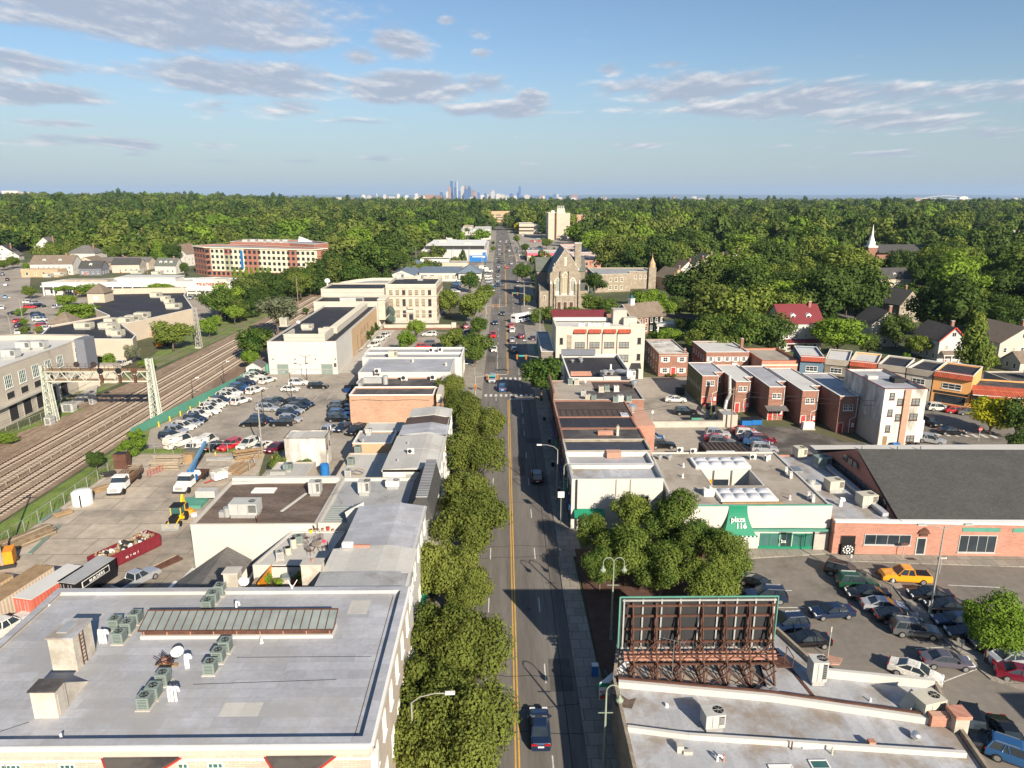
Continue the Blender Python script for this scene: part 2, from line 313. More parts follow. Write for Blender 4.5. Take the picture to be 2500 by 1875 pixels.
mm('shingle_brown',(.21,.165,.125),.95,.12,.4,.18,pat='xy',psize=(.6,.28),pmort=.03,pcol=(.14,.11,.085));mm('shingle_green',(.13,.14,.12),.95,.1,.4,.15,pat='xy',psize=(.6,.3),pmort=.03)
mm('slate_roof',(.16,.2,.25),.6,.1,.4,.15,pat='xy',psize=(.6,.3),pmort=.03,pcol=(.1,.13,.16));mm('copper_roof',(.03,.1,.12),.55,.15,.3,.1,pat='xy',psize=(.5,.4),pmort=.03,pcol=(.02,.07,.09))
mm('red_tile',(.4,.085,.04),.8,.15,.6,.12,pat='roofx',psize=(.35,8),pmort=.09,pcol=(.2,.04,.025));mm('red_metal',(.18,.035,.04),.6,.08,.3)
mm('green_metal',(.09,.27,.2),.6,.1,.5);mm('metal',(.42,.43,.43),.4,.08,1,metal=.7);mm('galv',(.5,.5,.48),.5,.1,1,metal=.5);mm('aluminium',(.72,.72,.7),.3,.05,1,metal=.8)
mm('unit_grey',(.44,.44,.42),.6,.07,.8,.05,stain=.15,stain_col=(.3,.27,.22));mm('unit_green',(.2,.245,.225),.6,.08,.8);mm('unit_beige',(.5,.47,.38),.6,.07,.8);mm('unit_white',(.66,.65,.61),.6,.05,.8)
mm('rust',(.1,.048,.033),.9,.3,.8,.3);mm('rust_dark',(.1,.045,.03),.9,.3,.8,.3);mm('wood',(.3,.2,.11),.9,.2,1,.2);mm('wood_grey',(.33,.27,.2),.9,.2,.8,.3,stretch=(.3,1,1));mm('timber',(.22,.16,.1),.9,.35,1.2,.3)
mm('black',(.012,.012,.014),.6,0,1,0);mm('rubber',(.02,.02,.02),.9,0,1,0);mm('dark',(.03,.03,.032),.8,.1,1,0);mm('white',(.75,.74,.7),.6,.04,1);mm('cream',(.7,.64,.5),.7,.04,1)
mm('green',(.01,.2,.11),.6,.06,.5);mm('red',(.42,.05,.04),.5,.06,.5);mm('blue',(.02,.15,.42),.5,.06,.5);mm('orange',(.75,.28,.02),.5,.06,.5);mm('yellow',(.8,.5,.02),.5,.06,.5);mm('teal',(.02,.3,.3),.5,.05,.5);mm('pink',(.75,.1,.16),.6,.04,.5);mm('navy',(.015,.04,.13),.5,.05,.5)
mm('glass',(.025,.035,.045),.12,.3,.4,0,spec=.8);mm('glass_green',(.05,.13,.12),.12,.2,.4,0,spec=.8);mm('glass_pale',(.22,.25,.24),.2,.2,.5,0,spec=.7);mm('blind',(.33,.29,.2),.7,.1,.5,0)
mm('bark',(.13,.1,.075),.95,.25,2,.2);mm('pole',(.3,.29,.26),.6,.1,1);mm('pole_green',(.25,.29,.22),.6,.1,1);mm('pole_dark',(.05,.045,.04),.7,.1,1);mm('pole_wood',(.24,.19,.14),.9,.2,1)
mm('concrete',(.44,.41,.36),.9,.1,.4,.08,stain=.25,stain_col=(.28,.25,.21));mm('stucco_old',(.52,.47,.4),.9,.15,.5,.1,stain=.55,stain_col=(.3,.27,.22));mm('dome',(.46,.47,.5),.25,.05,.5,spec=.7)
mm('city_pale',(.5,.45,.4),.9,0,1,0,rand=.3);mm('city_glass',(.04,.1,.24),.5,0,1,0,rand=.3);mm('city_brown',(.28,.18,.14),.9,0,1,0,rand=.25)
mm('far_wood',(.05,.075,.028),.95,.3,.004,.35)
# bands of floors and windows on the far towers are real colour differences, a few metres apart
mm('tower_stripe',(.42,.4,.4),.8,.05,.1,0,pat='wall',psize=(60,7),pmort=1.6,pcol=(.16,.17,.2))
LEAF={'street':leafmat('leaf_street',(.092,.118,.026),(.175,.2,.045)),'green':leafmat('leaf_green',(.05,.098,.022),(.18,.22,.045)),'dark':leafmat('leaf_dark',(.036,.07,.018),(.09,.13,.034)),
  'bright':leafmat('leaf_bright',(.11,.19,.025),(.19,.27,.04)),'yellow':leafmat('leaf_yellow',(.28,.3,.02),(.42,.38,.03)),'wood':leafmat('leaf_wood',(.03,.06,.018),(.155,.185,.045)),
  'grey':leafmat('leaf_grey',(.12,.14,.08),(.2,.2,.13)),'blue':leafmat('leaf_blue',(.12,.17,.15),(.18,.23,.2)),'maroon':leafmat('leaf_maroon',(.05,.02,.018),(.09,.04,.03))}
# ================================================================ GROUND
def terrain_z(x,y):
 r=math.hypot(x,y);t=min(1,max(0,(r-2400)/3800));sm=lambda v,a,b:(lambda u:u*u*(3-2*u))(min(1,max(0,(v-a)/(b-a))))
 return-66*t*t*(3-2*t)+17*sm(-math.degrees(math.atan2(x,max(y,1))),9,26)*sm(r,650,2100)*(1-sm(r,3200,5200))
def build_ground():
 rs=[0,60,150,300,600,900,1200,1500,1800,2100,2400]+[2400+380*i for i in range(1,11)]+[8000,12000,18000,26000,38000];na=72
 vs=[(0,0,0)];fs=[]
 for r in rs[1:]:
  for i in range(na):
   a=2*PI*i/na;x,y=r*math.sin(a),r*math.cos(a);vs.append((x,y,terrain_z(x,y)))
 fs=[(0,1+(i+1)%na,1+i)for i in range(na)]
 for k in range(len(rs)-2):
  o=1+k*na;fs+=[(o+i,o+(i+1)%na,o+na+(i+1)%na,o+na+i)for i in range(na)]
 me=bpy.data.meshes.new('ground');me.from_pydata(vs,[],fs);me.materials.append(M.ground);me.update()
 inst('ground',me,kind='structure')
build_ground()
# far rise on the horizon and the wooded ridge at the left
def ridge(name,x0,x1,y,zb,top,m,depth,seed,n=60):
 rr=random.Random(seed);vs=[];fs=[]
 for i in range(n+1):
  t=i/n;x=x0+(x1-x0)*t;e=min(1,t*6,(1-t)*6);h=top*(.72+.28*math.sin(t*9+seed)*math.sin(t*23+seed*2))*e+rr.uniform(-.03,.03)*top
  for k,(dy,hh)in enumerate(((-depth,0),(-depth*.35,.8),(0,1),(depth,0))):vs.append((x,y+dy,zb+max(0,h)*hh))
 for i in range(n):
  for k in range(3):o=i*4+k;fs.append((o,o+4,o+5,o+1))
 me=bpy.data.meshes.new(name);me.from_pydata(vs,[],fs);me.materials.append(m);me.update();return inst(name,me,kind='structure')
ridge('hills',-33000,33000,33500,-66,104,M.far_wood,900,3,120)
ridge('hills',-5200,-2300,4700,-66,118,M.far_wood,700,5)
sheet('road',[(-5.2,-30),(7.2,-30),(7.2,300),(8.6,480),(6,700),(4.5,950),(0,1040),(-12,1040),(-9.5,950),(-7.6,700),(-6.8,480),(-5.2,300)],.012,M.asphalt)
sheet('side_street',rect(7.2,268,140,280),.008,M.asphalt)
sheet('side_street',rect(7.2,171,66,178.5),.008,M.asphalt_pale)
sheet('side_street',[(-150,212),(-156,232),(-188,280),(-242,366),(-300,458),(-420,640),(-435,628),(-345,500),(-330,420),(-250,300),(-200,212)],.008,M.asphalt_pale)
sheet('side_street',[(-360,500),(-250,452),(-245,462),(-352,514)],.014,M.asphalt_pale)
sheet('cross_street',rect(-80,495,160,508),.016,M.asphalt)
sheet('side_street',[(83.5,118),(97,118),(108,130),(108,154),(98,156),(84,143),(79,143),(79,125)],.008,M.asphalt_lot)
sheet('side_street',[(66,150),(78,150),(98,158),(128,146),(170,134),(170,120),(108,128),(96,138),(80,141)],.014,M.asphalt_lot)
sheet('side_street',[(95,200),(112,196),(112,182),(160,176),(160,170),(98,178)],.01,M.asphalt_lot)
# pavements as real steps beside the road
def slab(name,P,h,m):b=MB();b.prism(P,0,h,m,bot=False);return b.obj(name,kind='structure')
for P in([(-8.3,20),(-5.2,20),(-5.2,133),(-8.3,133)],[(-14,159),(-5.2,159),(-5.2,300),(-14,300)],[(-12,300),(-5.2,300),(-6.8,480),(-7,494),(-12,494)],[(-14,509),(-7,509),(-7.6,700),(-9.5,950),(-16,950)],
   [(7.2,84),(10.2,84),(10.2,170.5),(7.2,170.5)],[(7.2,180),(14.5,180),(14.5,266),(7.2,266)],[(7.2,282),(14,282),(16,494),(8.6,494)],[(8.6,509),(15,509),(12,950),(4.5,950)]):
 slab('pavement',P,.13,M.pavement)
slab('pavement',[(6.9,20),(10.2,20),(10.2,52),(11.5,56),(9.3,62),(9,84),(7.0,84)],.13,M.pavement)
slab('pavement',[(27,85.5),(27,83),(33,83.4),(42.5,84.4),(43.5,82.6),(51,81.9),(68,80.6),(90,78),(90,84),(27,89.4)],.13,M.pavement)
slab('planting_bed',[(9.5,60),(10.5,56.5),(14,60),(27,64),(27,85),(15,86),(9.4,86)],.16,M.bed)
slab('pavement',[(27.5,64.2),(33.2,63.2),(34.6,62.6),(33.8,61.6),(31.5,61.8),(27,62.6)],.12,M.pink_pavement)
slab('pavement',[(45.2,80.2),(47.1,76.4),(46.5,71),(46.7,66.3),(47.6,59.2),(50.4,57.2),(62,52),(62,54),(51.2,59.5),(49.4,62.6),(48.1,68),(48.3,76.8),(46.2,80.4)],.13,M.pavement)
slab('planting_bed',[(46.3,79.4),(47.5,76.9),(48.1,76.9),(47,79.6)],.17,M.bed)
sheet('parking_lot',[(9,40),(70,30),(95,60),(95,80),(70,81),(51,82.3),(43.5,83),(42,84.8),(33,83.8),(27,86),(18,84),(12,60)],.006,M.asphalt_lot)
sheet('parking_lot',[(27.5,100),(62,104),(79,118),(79,127),(66,128),(60,137),(45,140),(28,137.4)],.006,M.asphalt_dark)
sheet('parking_lot',[(27.3,118),(46,118),(46,138),(27.3,137.2)],.01,M.asphalt_pale)
sheet('parking_lot',[(27,140),(44,140),(44,171),(27,171)],.006,M.asphalt_pale)
sheet('parking_lot',[(-71,124),(-72,140),(-65,182),(-62,184),(-38,184),(-37,159),(-29,134),(-22,110),(-41,110),(-41,123.8)],.006,M.asphalt_pale)
sheet('parking_lot',rect(-44.5,183,-35,258),.004,M.concrete)
sheet('parking_lot',[(-38,187),(-17,187),(-17,240),(-38,250)],.009,M.asphalt_pale)
sheet('plaza_path',[(-43,246),(-16,246),(-16,255),(-43,255)],.013,M.brick_pavement)
sheet('yard_ground',[(-67.5,60),(-67.5,88),(-67.3,123),(-44,123.6),(-41,110),(-22,110),(-22,78),(-41,77),(-36,55),(-60,50)],.006,M.yard)
sheet('parking_lot',[(-112,255),(-134,292),(-170,298),(-176,290),(-176,262),(-189,280),(-232,346),(-208,338),(-150,329),(-118,325),(-106,290)],.006,M.asphalt_pale)
sheet('parking_lot',[(-145,227),(-157,234),(-188,280),(-176,292),(-146,262)],.011,M.asphalt_pale)
sheet('parking_lot',[(-130,200),(-106,180),(-104,198),(-112,216),(-126,226)],.006,M.asphalt_lot)
sheet('parking_lot',rect(-24,300,-13,384),.006,M.asphalt_pale);sheet('parking_lot',rect(-58,388,-13,494),.005,M.asphalt_pale)
sheet('parking_lot',rect(15,600,70,860),.005,M.asphalt_pale);sheet('parking_lot',rect(-60,640,-14,920),.005,M.asphalt_pale)
sheet('grass_strip',[(-73,60),(-67.6,60),(-67.4,123),(-41,123.7),(-41,126.3),(-67,126),(-71.5,137),(-64.8,182),(-63,210),(-66,210),(-72.3,137),(-72.3,126),(-73.2,60)],.02,M.grass)
sheet('grass_strip',[(-104,150),(-98,160),(-95,190),(-92,245),(-92,330),(-84,480),(-78,480),(-90,560),(-100,420),(-112,262),(-106,216),(-100,190),(-104,165)],.01,M.weeds)
sheet('grass_strip',[(-104,120),(-101,132),(-98,142),(-97,152),(-93,152),(-97,134),(-99,110)],.03,M.grass)
sheet('ballast',[(-98,40),(-73.2,40),(-73.2,120),(-72.6,150),(-66.3,190),(-66,260),(-72,330),(-66,420),(-40,560),(-52,570),(-80,430),(-92,330),(-92,240),(-94,180),(-98,140)],.016,M.ballast)
# lawns among the houses at the right and left
sheet('lawn',rect(40,240,75,262),.007,M.grass);sheet('lawn',[(60,282),(110,262),(118,300),(64,312)],.007,M.grass)
# ---- road markings
def marks():
 def strip(name,segs,m,z=.016):
  b=MB()
  for x0,y0,x1,y1 in segs:b.flat(rect(x0,y0,x1,y1),z,m)
  b.obj(name,kind='structure')
 strip('centre_line',[(.82,-20,.96,158),(1.12,-20,1.26,158),(.82,182,.96,268),(1.12,182,1.26,268),(.8,300,1.0,490),(1.15,300,1.35,490),(.3,512,.6,700)],M.paint_yellow)
 d=[]
 for i in range(12):y=47+12.2*i;d+=[(3.95,y,4.07,y+3),(-1.9,y,-1.78,y+3)]
 for i in range(20):y=184+12.2*i;d+=[(3.95,y,4.1,y+3.2)]+([(-1.95,y,-1.8,y+3.2)]if y<480 else[])
 d+=[(3.95,178,4.07,158)][:0]+[(3.95,140,4.07,158),(-1.9,183,-1.76,206),(-1.9,300,-1.7,322)]
 strip('lane_line',d,M.paint_white)
 c=[(x,160.6,x+.6,162.6)for x in np.arange(-4.6,6.8,1.2)]+[(x,176.2,x+.6,178.6)for x in np.arange(-4.6,6.8,1.2)]
 strip('crosswalk',c,M.paint_white)
 strip('stop_line',[(1.3,158.2,7,158.8),(-5,181.5,.8,182),(-5,299,.8,299.6),(1.4,264.5,7,265),(-5,281.5,7,281.8)],M.paint_white)
 # lot bays
 b=MB()
 for P in(((52.2,69.8),(47.5,70.6)),((48.5,64.6),(43,64.2)),((48.6,61.4),(42.6,58.9)),((34.5,75.6),(30,75.6)),((34.5,72),(30,72)),((41,77),(45.6,77.6)),((41.2,74),(45.6,74.6)),((60,76),(54,76.6))):
  (x0,y0),(x1,y1)=P;b.bar((x0,y0,.012),(x1,y1,.012),.12,M.paint_white,h=.004)
 for i in range(16):b.bar((-66.5+.0*i,127+3.0*i,.012),(-61.5,128+3.0*i,.012),.1,M.paint_white,h=.004)
 for i in range(6):b.bar((-55.5+2.9*i,158.5,.012),(-55.5+2.9*i,163,.012),.1,M.paint_white,h=.004)
 for i in range(9):b.bar((-60+2.8*i,124,.012),(-60+2.8*i,129,.012),.1,M.paint_white,h=.004)
 b.obj('bay_line',kind='structure')
 strip('crosswalk',[(x,132.5-.16*(x-80),x+.7,134.5-.16*(x-80))for x in np.arange(80.5,97,1.7)],M.paint_white,.02)
 # tar seams on the carriageway
 b=MB()
 for x in(-3.5,5.6):b.bar((x,30,.014),(x,156,.014),.07,M.black,h=.003)
 rr=random.Random(5)
 for y in(52.2,56,60.5,84,86.5,101,119,139,188,214,236,252):
  x=-5;yy=y
  while x<6.8:
   x2=x+rr.uniform(.8,1.8);y2=yy+rr.uniform(-.25,.25);b.bar((x,yy,.0145),(min(x2,7),y2,.0145),.07,M.black,h=.003);x=x2;yy=y2
 b.obj('tar_seam',kind='structure')
 strip('road_patch',[(4.4,58,6.6,63),(-4.6,88,-2.2,93),(1.6,112,3.6,121),(4.3,128,6.9,131),(-1.5,141,.6,144),(-4.8,196,-2.4,204),(1.6,222,3.8,231)],M.asphalt_patch,.0135)
marks()
# ---- railway: four tracks, each rail pair and its sleepers
def railways():
 def cx(x0,y): # the line runs straight and then bends right
  return x0+(max(0,y-330)**2)*.00085
 for k,x0 in enumerate((-75.6,-79.5,-83.6,-87.6)):
  ys=list(range(40,330,29))+list(range(330,600,18))
  t=empty('railway_track',(x0,120,0),label=['rusty railway track nearest the green fence','second railway track from the green fence','third railway track from the green fence, left of the inner pair','railway track farthest from the green fence, nearest the pale depot'][k],cat='railway track',group='parallel railway tracks')
  for s in(-.75,.75):
   b=MB()
   for a,c in zip(ys,ys[1:]):b.bar((cx(x0,a)+s,a,.19),(cx(x0,c)+s,c,.19),.13,M.rail,h=.18)
   b.obj('rail',t)
  b=MB()
  for y in np.arange(60,330,.75):
   x=cx(x0,y);b.box(x-1.3,y,.02,x+1.3,y+.3,.1,M.sleeper)
  o=b.obj('sleepers',t);tag(o,kind='stuff')
railways()
# low trough fence between the middle tracks
b=MB()
for y in np.arange(70,150,3):b.box(-81.6,y,.0,-81.45,y+.12,.9,M.wood_grey)
for z in(.35,.8):b.box(-81.58,70,z,-81.5,150,z+.12,M.wood_grey)
b.obj('track_fence',label='low weathered timber fence running between the railway tracks',cat='fence')
# ================================================================ TREES
def crown_data(seed,r,zb,zt,n,size,lobes=14,shape='round'):
 q=np.random.default_rng(seed);zc=(zb+zt)/2;hh=(zt-zb)/2
 C=[];RR=[]
 for i in range(lobes):
  while 1:
   p=q.uniform(-1,1,3)
   if.15<np.linalg.norm(p)<1:break
  if shape=='cone':k=(1-(p[2]+1)/2)*.85+.1;c=np.array([p[0]*r*k*.8,p[1]*r*k*.8,zc+p[2]*hh*.86]);rad=r*(.2+.34*k)
  elif shape=='flat':c=np.array([p[0]*r*.78,p[1]*r*.78,zc+p[2]*hh*.5]);rad=r*q.uniform(.22,.36)
  else:c=np.array([p[0]*r*.76,p[1]*r*.76,zc+p[2]*hh*.72]);rad=r*q.uniform(.2,.4)
  C.append(c);RR.append(rad)
 C=np.array(C);RR=np.array(RR);sq=min(1,hh/r*.95)
 w=RR**2;ids=q.choice(lobes,size=int(n*1.9),p=w/w.sum())
 d=q.normal(size=(len(ids),3));d/=np.linalg.norm(d,axis=1)[:,None]
 rad=RR[ids]*q.uniform(.6,1.2,len(ids))*(1+.18*np.sin(d[:,0]*7+ids)*np.sin(d[:,2]*6+ids*2))
 P=C[ids]+d*rad[:,None]*np.array([1,1,.85 if shape!='flat' else.55])
 keep=np.ones(len(P),bool)
 for j in range(lobes):
  dj=np.linalg.norm((P-C[j])/np.array([1,1,.85]),axis=1);keep&=~((dj<RR[j]*.66)&(ids!=j))
 keep&=P[:,2]>zb*.8
 P=P[keep][:n];d=d[keep][:n];m=len(P)
 nrm=d*1.0+q.normal(size=(m,3))*(.42 if n>2000 else.3)+np.array([0,0,.25]);nrm/=np.linalg.norm(nrm,axis=1)[:,None]
 u=np.cross(nrm,q.normal(size=(m,3)));u/=np.linalg.norm(u,axis=1)[:,None];v=np.cross(nrm,u)
 s=size*q.uniform(.6,1.25,m)[:,None]*.5
 V=np.stack([P-u*s*1.1,P-v*s*.75,P+u*s*1.1,P+v*s*.75],1).reshape(-1,3)
 return V,m,C,RR
def quads_mesh(name,V,m,mt,extra=None):
 me=bpy.data.meshes.new(name);nv=len(V);me.vertices.add(nv);me.vertices.foreach_set('co',V.astype(np.float32).ravel())
 me.loops.add(nv);me.loops.foreach_set('vertex_index',np.arange(nv,dtype=np.int32));me.polygons.add(m)
 me.polygons.foreach_set('loop_start',np.arange(0,nv,4,dtype=np.int32));me.polygons.foreach_set('loop_total',np.full(m,4,dtype=np.int32))
 me.materials.append(mt);me.update();me.validate();return me
def trunk_mesh(name,seed,C,RR,zb,r0,height):
 rr=random.Random(seed);b=MB();top=zb+(height-zb)*.45;lean=(rr.uniform(-.3,.3),rr.uniform(-.3,.3))
 b.tube([(0,0,0),(lean[0]*.2,lean[1]*.2,zb*.5),(lean[0]*.6,lean[1]*.6,zb),(lean[0],lean[1],top)],[r0*1.25,r0*.9,r0*.75,r0*.35],M.bark,7)
 for i in sorted(range(len(C)),key=lambda i:-RR[i])[:8]:
  c=C[i];s=zb*rr.uniform(.75,1.1);b.tube([(lean[0]*.5,lean[1]*.5,s),(c[0]*.45,c[1]*.45,s+(c[2]-s)*.5),(c[0]*.9,c[1]*.9,c[2])],[r0*.45,r0*.28,r0*.1],M.bark,5)
 return b.mesh(name,smooth=True)
TP={}
def tree_proto(kind,v,lod):
 """meshes of unit trees: height 10, crown radius 4.5 (scaled per tree)"""
 k=(kind,v,lod)
 if k in TP:return TP[k]
 n,size=dict(near=(14500,.29),mid=(4200,.48),far=(420,1.35))[lod]
 shape,lob,zb={'round':('round',24,2.2),'broad':('round',26,1.6),'cone':('cone',16,.8),'flat':('flat',16,4.6),'loose':('round',17,2.6),'bush':('round',12,.2)}[kind.split('_')[0]]
 leaf=kind.split('_')[1]
 if shape=='cone':zt=10.2
 else:zt=9.4
 V,m,C,RR=crown_data(hash_(kind)+v*31+len(lod),4.5,zb,zt,n if kind[:5]!='loose' else int(n*.7),size,lob,shape)
 TP[k]=(quads_mesh('crown',V,m,LEAF[leaf]),trunk_mesh('trunk',v,C,RR,max(zb,1.2),.22,zt));return TP[k]
def hash_(s):return sum((i+3)*ord(c)for i,c in enumerate(s))%9973
NT=[0];TREES=[]
def tree(x,y,h,r,kind='round_green',lod='mid',label=None,group=None,cat='tree',z=0,name='tree',v=None):
 v=NT[0]%3 if v is None else v;NT[0]+=1
 cm,tm=tree_proto(kind,v,lod);rt=empty(name,(x,y,z),random.uniform(0,6.28),label=label,cat=cat,group=group)
 k=5.1 if kind[:5]in('round','broad','loose')else 4.6;sc=(r/k,r/k,h/9.9);kid(inst('crown',cm,rt,sc=sc));kid(inst('trunk',tm,rt,sc=sc));TREES.append((x,y,r,rt));return rt
def tz(t,x,y,h,r,kind,label,lod='mid',zc=.6,**k):
 """a tree whose crown centre is seen at the pixel, crown centre at zc*h above ground"""
 X,Y=g(t,x,y,h*zc);return tree(X,Y,h,r,kind,lod,label,**k)
SG='street trees along the left pavement'
for i,(x,y,h,r,lab)in enumerate(((978,830,9,3.6,'smallest street tree by the white flat roofs'),(1002,868,10,4.0,'olive green street tree beside the grey metal shop roof'),(1048,905,10,4.4,'olive green street tree overhanging the road below the crosswalks'),
 (1050,968,11,5.0,'wide round olive street tree, widest over the left lane'),(1015,1055,10,4.4,'street tree at the stepped mansard shopfronts'),(1040,1115,11,4.9,'large olive street tree with grey twigs beside the ribbed mansard'),
 (968,1218,10,4.2,'yellow green street tree beside the pale grey sheet roof'),(1022,1255,8,2.7,'low street tree between two larger olive trees'),(1050,1375,10,4.2,'street tree reaching farthest over the road beside the big flat roof'),
 (955,1360,9.5,3.8,'dense street tree close against the big grey roof building'),(925,1500,10,4.2,'street tree beside the front corner of the brick block'),(1060,1530,10,4.0,'bottom street tree overhanging the left lane with twigs'),(985,1610,9.5,3.6,'street tree at the bottom edge behind the white lamp head'),(880,1590,8.5,2.8,'street tree in the bottom edge nearest the brick facade'))):
 X,Y=g('Z',x-6,y,h*.62);tree(min(X,.9-r*1.06),Y,h,r*1.12,'round_street','near',lab,SG)
NEAR=[('G',1330,1150,10.5,4.6,'loose_green','tall loose tree in front of the white wall beside the plaza'),('G',1050,1130,9,3.6,'loose_green','thin leafy tree in front of the white wall windows'),('G',720,1290,7,3.0,'loose_green','small tree at the white building corner by the pavement'),
 ('G',1000,1440,8.5,4.4,'round_green','broad tree in the planting bed behind the two headed lamp'),('G',1600,1350,8,4.0,'round_green','leafy tree beside the green plaza sign'),('G',1850,1500,8,3.8,'round_green','leafy tree at the edge of the car park in front of the shops'),
 ('G',1300,1580,7.5,3.9,'round_green','dark leafy tree directly behind the billboard'),('K',1700,60,7.5,3.6,'round_green','rounded tree behind the right end of the billboard'),('G',780,1580,6.5,3.0,'round_green','low tree in the bed beside the kerb')]
for t,x,y,h,r,k,lab in NEAR:tz(t,x,y,h,r,k,lab,'near')
X,Y=g('L',1890,770);tree(X,Y,8.2,3.7,'round_bright','near','bright green maple with bare pale trunk in the car park divider')
